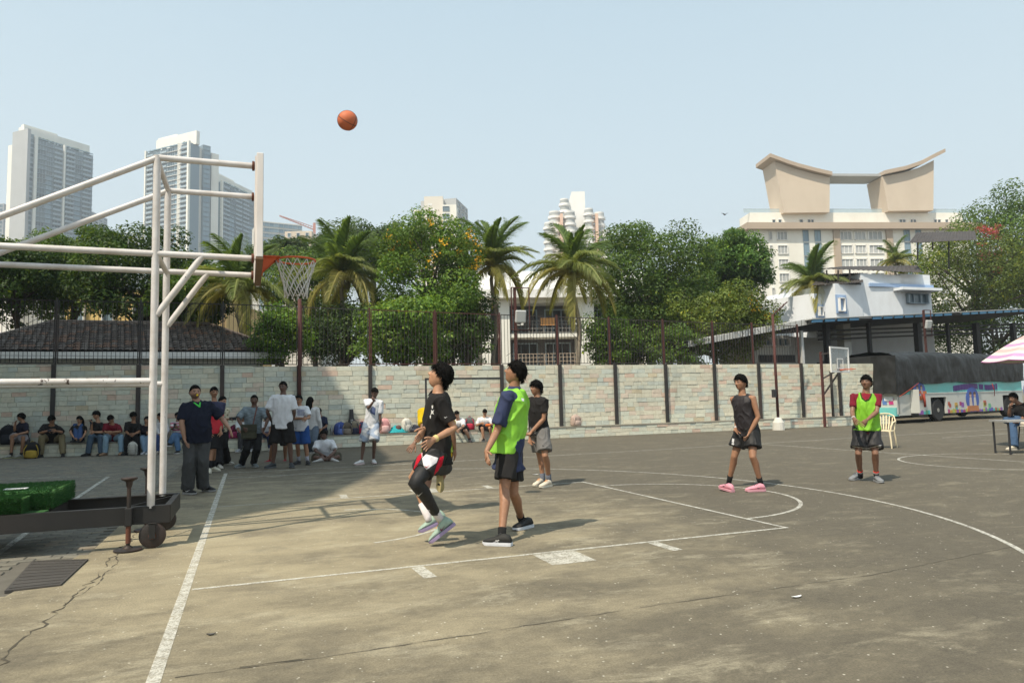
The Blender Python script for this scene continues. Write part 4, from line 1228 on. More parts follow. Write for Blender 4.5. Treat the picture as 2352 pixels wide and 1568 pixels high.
def tree(label, cx, cy, D, rx, ry, pal, nl=7000, ls=0.22, nclump=46, name='tree', flowers=None, flat=1.0, base=None, cat='tree', group=None, dens=0.22, deep=1.0, lift=0.0):
    """crown centred at photo position (cx, cy), distance D, half sizes rx, ry in photo units"""
    rx *= 1.13; ry *= 1.10; nl = int(nl * 2.1); ls = ls * 0.72; nclump = int(nclump * 1.5)
    c = DP(cx, cy, D); ax = rx * D / FPX; az = ry * D / FPX; ay = ax * deep
    bx, by = (c.x, c.y) if base is None else base
    t = thing(name, label, cat, (bx, by, 0), group)
    # clump centres: shell-weighted, lumpy
    d = unit(rng.normal(0, 1, (nclump, 3)) + np.array([0, 0, 0.15]))
    r = rng.uniform(0.28, 0.92, (nclump, 1)) ** 0.6 * rng.choice([1.0, 1.0, 1.0, 1.14], (nclump, 1))
    K = d * r * np.array([ax, ay, az]); K[:, 2] *= flat
    kr = rng.uniform(0.5, 1.5, nclump) * dens * (ax * ay * az) ** (1 / 3)
    ck = rng.uniform(0.62, 1.40, nclump)
    idx = rng.choice(nclump, nl, p=kr ** 2 / np.sum(kr ** 2))
    dd = unit(rng.normal(0, 1, (nl, 3)))
    rad = rng.uniform(0.35, 1.0, (nl, 1)) ** 0.45
    P = K[idx] + dd * rad * kr[idx][:, None] * np.array([1.25, 1.25, 0.8]) + np.array(c)
    P += rng.normal(0, 0.06, (nl, 3))
    N = dd + np.array([0, 0, 0.5])
    pal = np.array(pal); w = rng.random((nl, 1))
    cols = pal[0] * (1 - w) + pal[1] * w
    cols = cols * ck[idx][:, None] * rng.uniform(0.75, 1.25, (nl, 1))
    hi = rng.random(nl) < 0.10; cols[hi] = cols[hi] * np.array([1.9, 1.45, 0.8])
    V, F, C = leaves(P, N, ls, cols)
    o = link(bpy.data.objects.new('crown', np_mesh('crown', V, F, C, [M_leafv]))); adopt(o, t)
    # trunk and limbs
    b = MB(); b.smooth = True; tr = max(0.10, 0.055 * ax)
    low = c.z - az * 0.55
    top = Vector((c.x, c.y, low)); ft = Vector((bx, by, -0.1)); md = ft.lerp(top, 0.5) + Vector((random.gauss(0, .2), random.gauss(0, .2), 0))
    b.tube([ft, md, top, Vector((c.x, c.y, c.z))], [tr * 1.3, tr, tr * 0.8, tr * 0.35], 8); tk = b.build('trunk', M_bark, t, True)
    b = MB()
    for k in rng.choice(nclump, min(nclump, 22), replace=False):
        e = Vector(K[k]) + c; s = md.lerp(top, random.uniform(0.5, 1.0)) if random.random() < .5 else top.lerp(c, random.uniform(0, .6))
        mm = s.lerp(e, 0.5) + Vector((random.gauss(0, .15), random.gauss(0, .15), random.uniform(0, .3)))
        b.tube([s, mm, e], [tr * 0.42, tr * 0.26, tr * 0.08], 5)
    b.build('limbs', M_bark, tk, True)
    if flowers:
        fc, nf, region = flowers
        o = MB(); FP = []; FC = []
        for _ in range(nf):
            k = K[rng.integers(nclump)]; dd1 = unit(rng.normal(0, 1, 3)); p = np.array(c) + k * 1.05 + dd1 * 0.3
            toward = CAM - np.array(c); toward /= np.linalg.norm(toward); p = p + toward * (0.25 * ax)
            if region and not region(p - np.array(c), ax, az): continue
            m_ = rng.integers(8, 22); FP.append(p + rng.normal(0, 0.13, (m_, 3))); FC.append(np.tile(fc, (m_, 1)) * rng.uniform(.8, 1.2, (m_, 1)))
        if FP:
            FP = np.concatenate(FP); FC = np.concatenate(FC)
            V, F, C = leaves(FP, rng.normal(0, 1, FP.shape), 0.10, FC, 0.9)
            adopt(link(bpy.data.objects.new('blossoms', np_mesh('blossoms', V, F, C, [M_leafv]))), t)
    return t
G_dark = [(0.032, 0.068, 0.015), (0.068, 0.118, 0.024)]
G_mid = [(0.050, 0.105, 0.018), (0.105, 0.170, 0.030)]
G_bri = [(0.070, 0.150, 0.020), (0.150, 0.240, 0.035)]
G_oli = [(0.080, 0.125, 0.020), (0.155, 0.205, 0.038)]
# left mass
tree('dark leafy tree at the left edge behind the tiled roof', 40, 640, 33, 105, 105, G_dark, 8000, 0.24)
tree('dark bushy tree under the leftmost tower', 175, 622, 36, 120, 100, G_mid, 9000, 0.24)
tree('broad dark tree between the two left towers', 330, 640, 34, 120, 108, G_dark, 9000, 0.24)
tree('leafy tree filling the gap left of the drooping palm', 440, 690, 32, 85, 85, G_mid, 6000, 0.22)
tree('mid green tree filling the gap behind the net', 720, 690, 38, 95, 110, G_mid, 8000, 0.24)
tree('dark leafy understory tree left of the white apartment piers', 1040, 740, 36, 85, 95, G_dark, 6000, 0.22)
tree('dense green tree joining the two right-hand tree crowns', 1560, 715, 44, 90, 90, G_mid, 9000, 0.26)
tree('low green tree under the broad tree by the apartment block', 1455, 770, 38, 85, 70, G_mid, 6000, 0.22)
tree('feathery low shrub tree behind the fence right of the tiled roof', 645, 770, 28, 62, 62, G_bri, 4200, 0.16)
tree('flat-topped rain tree below the glass office', 660, 590, 60, 70, 42, G_dark, 6000, 0.34, flat=.8)
tree('dark rain tree crown behind the big feathery palm', 860, 575, 66, 110, 58, G_dark, 9000, 0.38, flat=.8)
tree('shady tree behind the middle of the fence', 790, 770, 34, 120, 75, G_dark, 7000, 0.22)
yel = np.array((0.75, 0.42, 0.02))
tree('tall tree dotted with yellow blossom in the middle of the photo', 985, 640, 33, 122, 138, G_bri, 13000, 0.21, nclump=70, flowers=(yel, 60, lambda p, ax, az: p[2] > az * .0), dens=.20)
tree('bright green young tree in front of the yellow-flowered tree', 930, 760, 30, 105, 72, G_bri, 6500, 0.24)
tree('low bright shrub beside the white apartment piers', 1075, 770, 32, 48, 60, G_mid, 2600, 0.2)
tree('broad green tree right of the right-hand palm', 1490, 650, 40, 125, 140, G_mid, 13000, 0.25, nclump=75)
tree('leafy shrub growing up behind the rusty fence', 1400, 790, 34, 55, 55, G_bri, 2600, 0.2)
tree('olive tree with a few yellow flowers left of the canopy shed', 1640, 745, 36, 115, 82, G_oli, 10000, 0.22, flowers=(yel, 46, lambda p, ax, az: p[0] > ax * .1), nclump=60)
tree('dense round bright green tree against the cream hotel block', 1692, 612, 46, 74, 78, [(0.05, 0.115, 0.022), (0.10, 0.19, 0.035)], 12000, 0.27, nclump=90, dens=.2)
tree('low green shrub behind the canopy shed left post', 1560, 800, 33, 60, 55, G_mid, 3000, 0.2)
pink = np.array((0.55, 0.05, 0.10))
tree('large bright green tree at the right edge of the picture', 2235, 640, 60, 138, 110, G_oli, 13000, 0.30, nclump=80)
tree('tall dark tree cut off by the right edge', 2350, 570, 64, 110, 140, G_mid, 12000, 0.34, nclump=70)
bo = tree('pink bougainvillea poking out of the tall right-hand tree', 2270, 565, 58, 26, 58, [(0.30, 0.03, 0.05), (0.62, 0.09, 0.14)], 700, 0.15, nclump=14, name='bougainvillea', cat='shrub')
tree('shaded green trees seen under the canopy roof', 2060, 765, 56, 125, 55, G_mid, 6000, 0.24)
tree('dark trees behind the covered coach', 2300, 765, 58, 130, 60, G_dark, 6000, 0.24)

# ------------------------------------------------------------------ coconut palms
def frond_mesh(L, droop, seed, col0, col1):
    rs = np.random.default_rng(seed); b = MB(); n = 44
    pts = []
    for i in range(n + 1):
        s = i / n; x = L * (s - 0.16 * droop * s ** 2.2); z = L * (0.42 * s - (0.36 + 0.62 * droop) * s ** 2.1)
        pts.append(Vector((x, 0, z)))
    b.col = tuple((np.array(col1) * 1.0).tolist())
    b.tube(pts, [0.035 * (1 - 0.85 * i / n) + 0.004 for i in range(n + 1)], 5)
    for i in range(3, n + 1):
        s = i / n; t = (pts[min(i + 1, n)] - pts[i - 1]).normalized()
        up = Vector((0, 1, 0)).cross(t); up = -up if up.z < 0 else up
        ln = L * 0.36 * (math.sin(PI * min(1, 0.12 + s * 0.86)) ** 0.6) * rs.uniform(.85, 1.1)
        for sd in (-1, 1):
            for q in (0.0, 0.5):
                p = pts[i] + (pts[min(i + 1, n)] - pts[i]) * q
                d = (t * (0.55 + 0.5 * s) + Vector((0, sd, 0)) * (1.0 - 0.35 * s) + up * rs.uniform(0.0, 0.3)).normalized()
                d2 = (d + Vector((0, 0, -1)) * rs.uniform(0.9, 2.0)).normalized()
                w = up.cross(d).normalized() * (0.0095 * L / 3) if up.cross(d).length > 1e-4 else Vector((0, 0, .02))
                w = (w + t * 0.02 * L / 3)
                m_ = p + d * ln * 0.5; e = m_ + d2 * ln * 0.55
                k = rs.uniform(0.75, 1.2); f = rs.random()
                b.col = tuple(((np.array(col0) * (1 - f) + np.array(col1) * f) * k).tolist())
                b.quad(p - w, p + w, m_ + w * 0.9, m_ - w * 0.9); b.tri(m_ - w * 0.9, m_ + w * 0.9, e)
    return b.mesh('frond', [M_palmleaf])
FR = []
for k in range(15):
    y_ = k % 3
    c0, c1 = [((0.085, 0.155, 0.036), (0.17, 0.24, 0.068)), ((0.155, 0.21, 0.052), (0.28, 0.315, 0.105)), ((0.27, 0.27, 0.072), (0.40, 0.37, 0.13))][y_]
    FR.append(frond_mesh(1.0, [0.25, 0.65, 1.05][y_] * (0.8 + 0.1 * (k // 3)), k, c0, c1))
def palm(label, cx, cy, D, span, bx=None, by=None, nf=20, lean=0.0, group='coconut palms beyond the wall'):
    c = DP(cx, cy, D); L = span * D / FPX
    ft = Vector((c.x + lean, c.y, 0)) if bx is None else Vector((DP(bx, by, D).x, DP(bx, by, D).y, 0))
    t = thing('coconut_palm', label, 'palm tree', tuple(ft), group)
    b = MB(); b.smooth = True; n = 12; pts = [ft.lerp(c, i / n) + Vector((0.12 * math.sin(i), 0, 0)) * (1 if 0 < i < n else 0) for i in range(n + 1)]
    b.tube(pts, [0.14 - 0.05 * i / n for i in range(n + 1)], 9); b.build('trunk', M_palmbark, t, True)
    b = MB(); b.smooth = True
    for k in range(7):
        a = k * 2.4; b.ell(c + Vector((0.2 * math.cos(a), 0.2 * math.sin(a), -0.25 - .08 * (k % 3))), (.11, .11, .14), 8, 6)
    b.build('coconuts', pm('coconut_%d' % int(cx), (0.16, 0.14, 0.04), 0.7, 0.3, 5, 0), t, True)
    nf = int(nf * 1.35)
    for k in range(nf):
        q = k / nf; az = k * 2.399 + random.uniform(-.2, .2)
        tier = 0 if q < 0.34 else (1 if q < 0.72 else 2)
        me = FR[tier + 3 * random.randrange(5)]
        el = [R_(56), R_(22), R_(-14)][tier] + random.uniform(-.32, .32)
        sc_ = L * random.uniform(0.8, 1.28)
        mt = Matrix.Translation(c) @ Matrix.Rotation(az, 4, 'Z') @ Matrix.Rotation(-el, 4, 'Y') @ Matrix.Rotation(random.uniform(-.3, .3), 4, 'X') @ Matrix.Scale(sc_, 4)
        place('frond', me, t, mt)
    return t
palm('coconut palm drooping behind the hoop, partly hidden by the backboard', 548, 668, 31, 118, 560, 820, 20)
palm('big feathery coconut palm just right of the basketball net', 790, 640, 34, 130, 785, 830, 24)
palm('coconut palm on a tall bare trunk left of the white apartment block', 1133, 612, 36, 108, 1137, 830, 20)
palm('wide coconut palm in front of the white apartment block', 1318, 630, 34, 122, 1338, 830, 24)
palm('ragged coconut palm left of the white house', 1868, 655, 48, 88, 1866, 800, 18)
palm('small coconut palm top behind the white house roof', 2058, 602, 62, 52, 2060, 800, 14)
# ================================================================== CANOPY SHED BEHIND THE WALL (right)
shed = thing('canopy_shed', 'long open canopy shed with dark underside and pale sheet edge behind the wall', 'shed', (22, 20, 0))
M_fasc = pm('pale_sheet_edge', (0.52, 0.52, 0.50), 0.6, 0.12, 1.2, 0.2, 6, dirt=(0.30, 0.28, 0.25), damt=0.5)
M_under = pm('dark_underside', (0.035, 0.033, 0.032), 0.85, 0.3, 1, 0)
M_bluef = pm('blue_flashing', (0.10, 0.30, 0.50), 0.5, 0.15, 1, 0)
M_shedwall = pm('shed_wall', (0.50, 0.49, 0.45), 0.85, 0.1, 0.8, 0, dirt=(0.3, 0.28, 0.25), damt=0.4)
Y1 = 18.6
q0, q1, q2, q3 = AY(1580, 797, Y1), AY(1872, 742, Y1), AY(1872, 729, Y1), AY(1580, 783, Y1)
def pushY(p, d, dz=0.0): return Vector((p.x, p.y + d, p.z + dz))
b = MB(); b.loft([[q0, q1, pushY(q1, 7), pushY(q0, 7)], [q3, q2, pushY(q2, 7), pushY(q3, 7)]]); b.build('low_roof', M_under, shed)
n = 42
b = MB()
for i in range(n):
    a0, a1 = q0.lerp(q1, i / n), q0.lerp(q1, (i + 1) / n); c0, c1 = q3.lerp(q2, i / n), q3.lerp(q2, (i + 1) / n)
    o = Vector((0, -0.03 - 0.03 * (i % 2), 0.0)); b.quad(a0 + o, a1 + o, c1 + o, c0 + o); b.quad(c0 + o, c1 + o, pushY(c1, .3, .02), pushY(c0, .3, .02))
b.build('sheet_edge', M_fasc, shed)
r0, r1 = AY(1862, 741, Y1 - .4), AY(2420, 712, Y1 + 4.5)
b = MB(); up = Vector((0, 0, 0.10)); bk = Vector((2.5, 8.5, 0.15))
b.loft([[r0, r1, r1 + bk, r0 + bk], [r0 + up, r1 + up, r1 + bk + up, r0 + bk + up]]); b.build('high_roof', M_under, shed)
n = 26
for i in range(n):
    if i % 9 == 4: continue
    a, c = r0.lerp(r1, (i + .06) / n), r0.lerp(r1, (i + .86) / n); b = MB(); b.loft([[p + Vector((0, o, z)) for p, o in ((a, -.06), (c, -.06), (c, -.01), (a, -.01))] for z in (0.0, 0.13)]); b.build('blue_flashing', M_bluef, shed)
b = MB(); b.loft([[p + Vector((0, o, z)) for p, o in ((r0, -.12), (r1, -.12), (r1, .5), (r0, .5))] for z in (0.15, 0.19)]); b.build('ridge_sheet', M_fasc, shed)
def spost(px, w=0.22, Y=19.2, mat=M_steel_dark, top=None):
    p = AY(px, 800, Y); b = MB(); b.bar((p.x, Y, 0), (p.x, Y, top or 5.3), w); b.build('column', mat, shed)
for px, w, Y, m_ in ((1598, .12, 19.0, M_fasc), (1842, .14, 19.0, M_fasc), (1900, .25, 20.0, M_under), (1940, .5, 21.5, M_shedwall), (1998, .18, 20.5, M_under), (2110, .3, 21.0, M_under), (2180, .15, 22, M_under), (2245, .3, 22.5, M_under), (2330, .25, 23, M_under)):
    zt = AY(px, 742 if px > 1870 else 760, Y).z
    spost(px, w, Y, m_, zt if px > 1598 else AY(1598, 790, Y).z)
b = MB()
for k in range(3):
    a, c = AY(1880, 760 + 10 * k, 20.5), AY(2400, 742 + 8 * k, 24.0); b.bar(a, c, .09)
b.build('purlin', M_under, shed)
# inner hut walls
b = MB(); w0, w1 = AY(1735, 840, 21.5), AY(1815, 840, 21.5); f = Face((w0.x, w0.y), (w1.x, w1.y)); f.box(b, 0, f.L, 0, AY(1770, 770, 21.5).z, -3, 0); hw = b.build('hut_wall', M_shedwall, shed)
for k in range(5):
    z = AY(1770, 795, 21.5).z; place('vent_opening', ME_sm, shed, f.mat(f.L * (.08 + .17 * k), z, .13, .42, 1, .42))
b = MB(); f.box(b, f.L * .1, f.L * 1.15, AY(1770, 832, 21.5).z, AY(1770, 815, 21.5).z, 0.002, .05); b.build('long_opening', M_dark, shed)
b = MB(); w0, w1 = AY(1815, 840, 22.5), AY(1905, 840, 23.5); f = Face((w0.x, w0.y), (w1.x, w1.y)); f.box(b, 0, f.L, 0, AY(1860, 775, 23).z, -2, 0); b.build('hut_wall', M_shedwall, shed)
# dark boarding and fence beyond the coach
b = MB()
for i in range(70):
    x = 27.6 + i * 0.30; b.box((x, 19.8 + i * .06, 0), (x + .24, 19.84 + i * .06, 3.0 + .08 * (i % 2)))
o = tag(b.build('board_fence', M_under), 'dark upright board fence behind the covered coach', 'fence')

# ================================================================== COVERED COACH
cA_ = corner(2066, 965, 31.2); cB_ = corner(2420, 945, 39.0)
cf_ = Face(cA_, cB_); BW = 2.5; BLn = 11.5
cf_.B = cf_.A + cf_.u * BLn; cf_.L = BLn
coach = thing('coach', 'parked coach painted turquoise and white with colourful blocks, front door open', 'coach', (cA_[0], cA_[1], 0))
def cpx(px):
    lo, hi = -3.0, 14.0
    for _ in range(40):
        mid = (lo + hi) / 2; q = cf_.p(mid, 1) - Vector(CAM); x = 1176 + FPX * q.dot(Vector(_R)) / q.dot(Vector(_F))
        lo, hi = (mid, hi) if x < px else (lo, mid)
    return lo
def cpz(py, px): return zat(px, py, tuple(cf_.p(cpx(px), 0))[:2])
M_teal = pm('turquoise_paint', (0.13, 0.50, 0.48), 0.35, 0.06, 1, 0, spec=0.5, dirt=(0.25, 0.35, 0.32), damt=0.3)
M_cw = pm('coach_white', (0.50, 0.51, 0.48), 0.4, 0.06, 1, 0, spec=0.5, dirt=(0.42, 0.42, 0.38), damt=0.4)
M_print = vm('coach_print', 0.4, 0.1, 3, 0)
M_rub = pm('tyre_rubber', (0.022, 0.022, 0.022), 0.85, 0.3, 8, 0.2, 40)
M_hubm = pm('steel_rim', (0.35, 0.34, 0.30), 0.45, 0.2, 6, 0, metal=0.5)
# wheel arches cut by building the side in bays
wheels = [cpx(2156), cpx(2318)]
RWH = 0.52; side_top = 2.86; zb = 0.36
b = MB()
segs = [(0.0, 0.95), (1.55, wheels[0] - .68), (wheels[0] + .68, wheels[1] - .68), (wheels[1] + .68, BLn)]
for a0, a1 in segs: cf_.box(b, a0, a1, zb, 1.28, -0.12, 0)
for w in wheels: cf_.box(b, w - .68, w + .68, 1.12, 1.28, -0.12, 0)
b.build('lower_side', M_cw, coach)
b = MB(); cf_.box(b, 1.55, BLn, 1.285, side_top, -BW, -0.001); cf_.box(b, 0.0, .95, 1.285, side_top, -BW, -0.001); cf_.box(b, 0.95, 1.55, 2.0, side_top, -BW, -0.01); b.build('upper_body', M_teal, coach)
b = MB(); cf_.box(b, 0.9, BLn, 0.5, 1.28, -BW, -.5); cf_.box(b, 0.1, BLn, .55, .7, -BW + .1, -.15); b.build('underbody', M_dark, coach)
b = MB(); cf_.box(b, 0.96, 1.54, .34, .44, -.7, .02); b.build('door_step', M_iron, coach)
b = MB(); cf_.box(b, 0.955, 0.985, .45, 1.5, -.1, .40); b.build('open_door', M_cw, coach)
b = MB(); cf_.box(b, 1.55, BLn, 1.285, 1.34, 0.0, .02); b.build('side_trim', M_cw, coach)
for w in wheels:
    for side in (-0.02, -BW + .3):
        c = cf_.p(w, RWH, side - .16); mt = Matrix((cf_.u, cf_.n, Vector((0, 0, 1)))).transposed().to_4x4(); mt.translation = c
        b = MB(); b.smooth = True; b.lathe([(.28, -.13), (.46, -.15), (.51, -.11), (.52, 0), (.51, .11), (.46, .15), (.28, .13)], (0, 0, 0), 26, 'Y', mt); wh = b.build('wheel', M_rub, coach, True, 35)
        b = MB(); b.lathe([(.27, .10), (.24, .12), (.20, .04), (.10, .05), (.09, .14), (.02, .14)], (0, 0, 0), 20, 'Y', mt); b.build('rim', M_hubm, wh, True, 35)
    b = MB(); cf_.box(b, w - .68, w + .68, .55, 1.12, -.9, -.7); b.build('wheel_housing', M_dark, coach)
# front
ff = Face(tuple((cf_.A - cf_.n * BW))[:2], tuple(cf_.A)[:2])
b = MB(); ff.box(b, 0, ff.L, .42, 1.42, -.12, .10); b.build('front_panel', M_cw, coach)
b = MB(); ff.box(b, 0.05, ff.L - .02, .34, .72, -.10, .20); b.build('bumper', M_teal, coach)
b = MB(); ff.box(b, .3, ff.L - 1.0, .75, .98, .05, .125); b.build('grille', M_dark, coach)
for a in (.12, ff.L - .55):
    b = MB(); ff.box(b, a, a + .38, 1.02, 1.2, .08, .14); b.build('headlamp', glass('lamp_lens%d' % int(a), (0.7, .75, .8), .1, .9), coach)
b = MB(); ff.box(b, 0, ff.L, 1.42, side_top, -.10, .02); b.build('windscreen', M_win, coach)
# printed blocks and roundels on the side
def plate(face, pts, col, name='painted_block', par=None, off=0.006, mat=None):
    b = MB(); b.col = col; b.loft([[face.p(a, z, o) for a, z in pts] for o in (0.001, off)]); return b.build(name, mat or M_print, par or coach)
bc = [(0.35, .04, .16), (.10, .10, .40), (.12, .38, .22), (.50, .30, .05), (.24, .08, .34), (.08, .42, .40), (.42, .10, .06), (.35, .42, .10)]
for a0, a1 in ((wheels[0] + .75, wheels[1] - .75), (1.6, wheels[0] - .7)):
    a = a0
    while a < a1 - .1:
        w = random.uniform(.14, .24); h = random.uniform(.10, .19); plate(cf_, [(a, zb + .005), (min(a1, a + w), zb + .005), (min(a1, a + w), zb + h), (a + w * .6, zb + h), (a + w * .5, zb + h + .05), (a + w * .35, zb + h), (a, zb + h)], random.choice(bc)); a += w + .004
for k in range(15):
    a = wheels[0] + .9 + (k % 8) * .55 + random.uniform(-.1, .1); z = zb + random.uniform(.22, .5); s = random.uniform(.08, .13)
    if abs(a - cpx(2232)) < .8: continue
    plate(cf_, [(a - s, z - s), (a + s, z - s), (a + s, z - s * .2), (a + s * 1.4, z), (a + s, z + s * .3), (a + s, z + s), (a - s, z + s)], random.choice(bc), off=.008)
def roundel(a, z, ra, rz):
    plate(cf_, [(a + ra * math.cos(2 * PI * k / 28), z + rz * math.sin(2 * PI * k / 28)) for k in range(28)], (.05, .10, .36), 'roundel', off=.024)
    plate(cf_, [(a - ra * .95, z - rz), (a + ra * .95, z - rz), (a + ra * .8, z - rz * .55), (a - ra * .8, z - rz * .55)], (.42, .16, .06), 'roundel_base', off=.029)
    for s, cc in ((-.33, (.55, .45, .38)), (.33, (.50, .48, .44))):
        plate(cf_, [(a + ra * (s + .16 * math.cos(2 * PI * k / 12)), z + rz * (.35 + .2 * math.sin(2 * PI * k / 12))) for k in range(12)], (.50, .33, .24), 'painted_face', off=.031)
        plate(cf_, [(a + ra * (s - .22), z - rz * .55), (a + ra * (s + .22), z - rz * .55), (a + ra * (s + .14), z + rz * .15), (a + ra * (s - .14), z + rz * .15)], cc, 'painted_figure', off=.031)
        plate(cf_, [(a + ra * (s + .2 * math.cos(PI * k / 8)), z + rz * (.40 + .22 * math.sin(PI * k / 8))) for k in range(9)], (.08, .04, .03), 'painted_hair', off=.034)
roundel(cpx(2233), zb + .62, .60, .58); roundel(cpx(2112), cpz(897, 2112), .50, .42); roundel(cpx(2362), cpz(898, 2350), .5, .5)
plate(cf_, [(cpx(2091), 1.30), (cpx(2128), 1.30), (cpx(2128), 1.42), (cpx(2091), 1.42)], (.50, .15, .04), 'orange_panel', off=.03)
# arched purple lettering above the trim: three worn words
def letters(a0, a1, n, zf, hf2):
    for k in range(n):
        q0, q1 = a0 + (a1 - a0) * (k + .02) / n, a0 + (a1 - a0) * (k + .97) / n
        z0, z1 = zf(q0), zf(q1); h0, h1 = hf2(q0), hf2(q1); nt2 = random.uniform(.25, .6); m2 = (q0 + q1) / 2
        pts = [(q0, z0), (q0 + (q1 - q0) * .3, z0 + .01), (q0 + (q1 - q0) * .36, z0 + h0 * nt2 * .35), (q0 + (q1 - q0) * .62, z0 + h0 * nt2 * .3), (q0 + (q1 - q0) * .68, z1), (q1, z1), (q1, z1 + h1), (q0, z0 + h0)]
        plate(cf_, pts, (.085, .025, .20), 'letter', off=.012)
s0, s1 = cpx(2191), cpx(2292)
zarc = lambda a: 1.36 + .10 * math.sin(PI * min(1, max(0, (a - s0) / (s1 - s0) * 1.25))) + .20 * max(0, (a - s0) / (s1 - s0) - .7)
harc = lambda a: .27
letters(s0, s0 + (s1 - s0) * .54, 9, zarc, harc); letters(s0 + (s1 - s0) * .57, s0 + (s1 - s0) * .67, 2, zarc, harc); letters(s0 + (s1 - s0) * .70, s0 + (s1 - s0) * .95, 6, zarc, harc); letters(s0 + (s1 - s0) * .965, s1, 1, zarc, lambda a: .30)
for k in range(6):   # front puzzle shapes
    a = ff.L - .25 - .3 * k; plate(ff, [(a - .1, .85), (a + .1, .85), (a + .08, 1.0), (a + .12, 1.1), (a - .05, 1.12), (a - .12, 1.0)], [(.5, .05, .2), (.1, .2, .45), (.45, .3, .05)][k % 3], off=.115)
# tarpaulin draped over the roof
M_tarp = NT('black_tarpaulin'); M_tarp.set(color=M_tarp.mix(M_tarp.noise(2, 5), (0.013, 0.0135, 0.0135), (0.026, 0.027, 0.0265)), rough=0.5, spec=0.25)
M_tarp.bump(M_tarp.math('ADD', M_tarp.noise(2.2, 2, .4, M_tarp.mapv((1, 1, .4))), M_tarp.math('MULTIPLY', M_tarp.noise(.9, 2), 1.5)), 0.8, 0.12); M_tarp = M_tarp.mat
def drape():
    """rows run over the coach from the near hem across the roof to the far hem; columns run front to back"""
    nu, nv = 120, 46; V = []
    top = 3.28
    hemf = lambda a: 1.76 + .06 * (a / BLn) + .035 * math.sin(a * 1.7) - (0.52 * math.exp(-((a - .2) / .9) ** 2)) + .10 * math.exp(-((a - 1.5) / .35) ** 2)
    for i in range(nu + 1):
        a = -0.22 + (BLn + .3) * i / nu
        hem = hemf(a)
        prof = [(0.10, hem), (0.10, 2.2), (0.09, 2.7), (0.05, 2.98), (-.10, 3.14), (-.5, 3.24), (-1.25, top), (-BW + .5, 3.22), (-BW + .1, 3.10), (-BW - .08, 2.7), (-BW - .08, 1.8)]
        d = [0]
        for p, q in zip(prof[:-1], prof[1:]): d.append(d[-1] + math.hypot(p[0] - q[0], p[1] - q[1]))
        for j in range(nv + 1):
            s = d[-1] * j / nv; k = max(kk for kk in range(len(d)) if d[kk] <= s + 1e-9); k = min(k, len(prof) - 2)
            f = (s - d[k]) / (d[k + 1] - d[k]); o = prof[k][0] + (prof[k + 1][0] - prof[k][0]) * f; z = prof[k][1] + (prof[k + 1][1] - prof[k][1]) * f
            # folds pulled towards tie points
            fold = 0
            for tp in (1.5, 4.6, 6.6, 8.4, 10.2):
                x = a - tp - (z - 1.7) * .35; y2 = a - tp + (z - 1.7) * .45
                fold += .05 * math.exp(-(x / .10) ** 2) * max(0, min(1, (3.0 - z))) + .045 * math.exp(-(y2 / .12) ** 2) * max(0, min(1, 2.9 - z))
            nz = noise.fractal(Vector((a * 1.1, o * 1.4, z * .7)), .8, 2.0, 4) * .05
            slump = -.12 * math.exp(-((a - .6) / 1.0) ** 2) if z > 2.9 else 0
            V.append(cf_.p(a, z + nz * .6 + slump, o + fold + nz))
    # front flap
    F = [(i * (nv + 1) + j, (i + 1) * (nv + 1) + j, (i + 1) * (nv + 1) + j + 1, i * (nv + 1) + j + 1) for i in range(nu) for j in range(nv)]
    b = MB(); b.smooth = True; b.add(V, F)
    nf, ng = 30, 26; V2 = []
    for i in range(nf + 1):
        s = i / nf; o = .12 - (BW + .2) * s
        for j in range(ng + 1):
            g = j / ng; zt = 3.16 - .10 - .2 * abs(s - .5) ** 2; hem = 1.16 + .10 * math.sin(s * 9) + .25 * abs(s - .5)
            z = zt + (hem - zt) * g
            nz = noise.fractal(Vector((s * 5, z * .6, 3.3)), .8, 2.0, 4) * .09 + .06 * math.sin(s * 26 + z) * g
            V2.append(cf_.p(-.22 - .10 * g + nz, z, o))
    b.add(V2, [(i * (ng + 1) + j, i * (ng + 1) + j + 1, (i + 1) * (ng + 1) + j + 1, (i + 1) * (ng + 1) + j) for i in range(nf) for j in range(ng)])
    return b
tp = thing('tarpaulin', 'black wrinkled tarpaulin tied over the parked coach', 'tarpaulin', tuple(cf_.p(5, 0, -1.2)))
drape().build('sheet', M_tarp, tp, True)
M_rope = pm('red_rope', (0.30, 0.05, 0.03), 0.9, 0.2, 10, 0)
for (p, q) in (((1.6, 1.45, .12), (1.95, .85, .06)), ((-.15, 1.2, .15), (1.4, 1.78, .18)), ((8.1, 1.72, .14), (8.45, 1.1, .05)), ((1.9, 1.3, .1), (2.0, .7, .07))):
    b = MB(); b.tube([cf_.p(*p), cf_.p((p[0] + q[0]) / 2, (p[1] + q[1]) / 2 - .03, p[2]), cf_.p(*q)], .018 if p[0] != 1.9 else .05, 6); b.build('tie_rope', M_rope, tp, True)

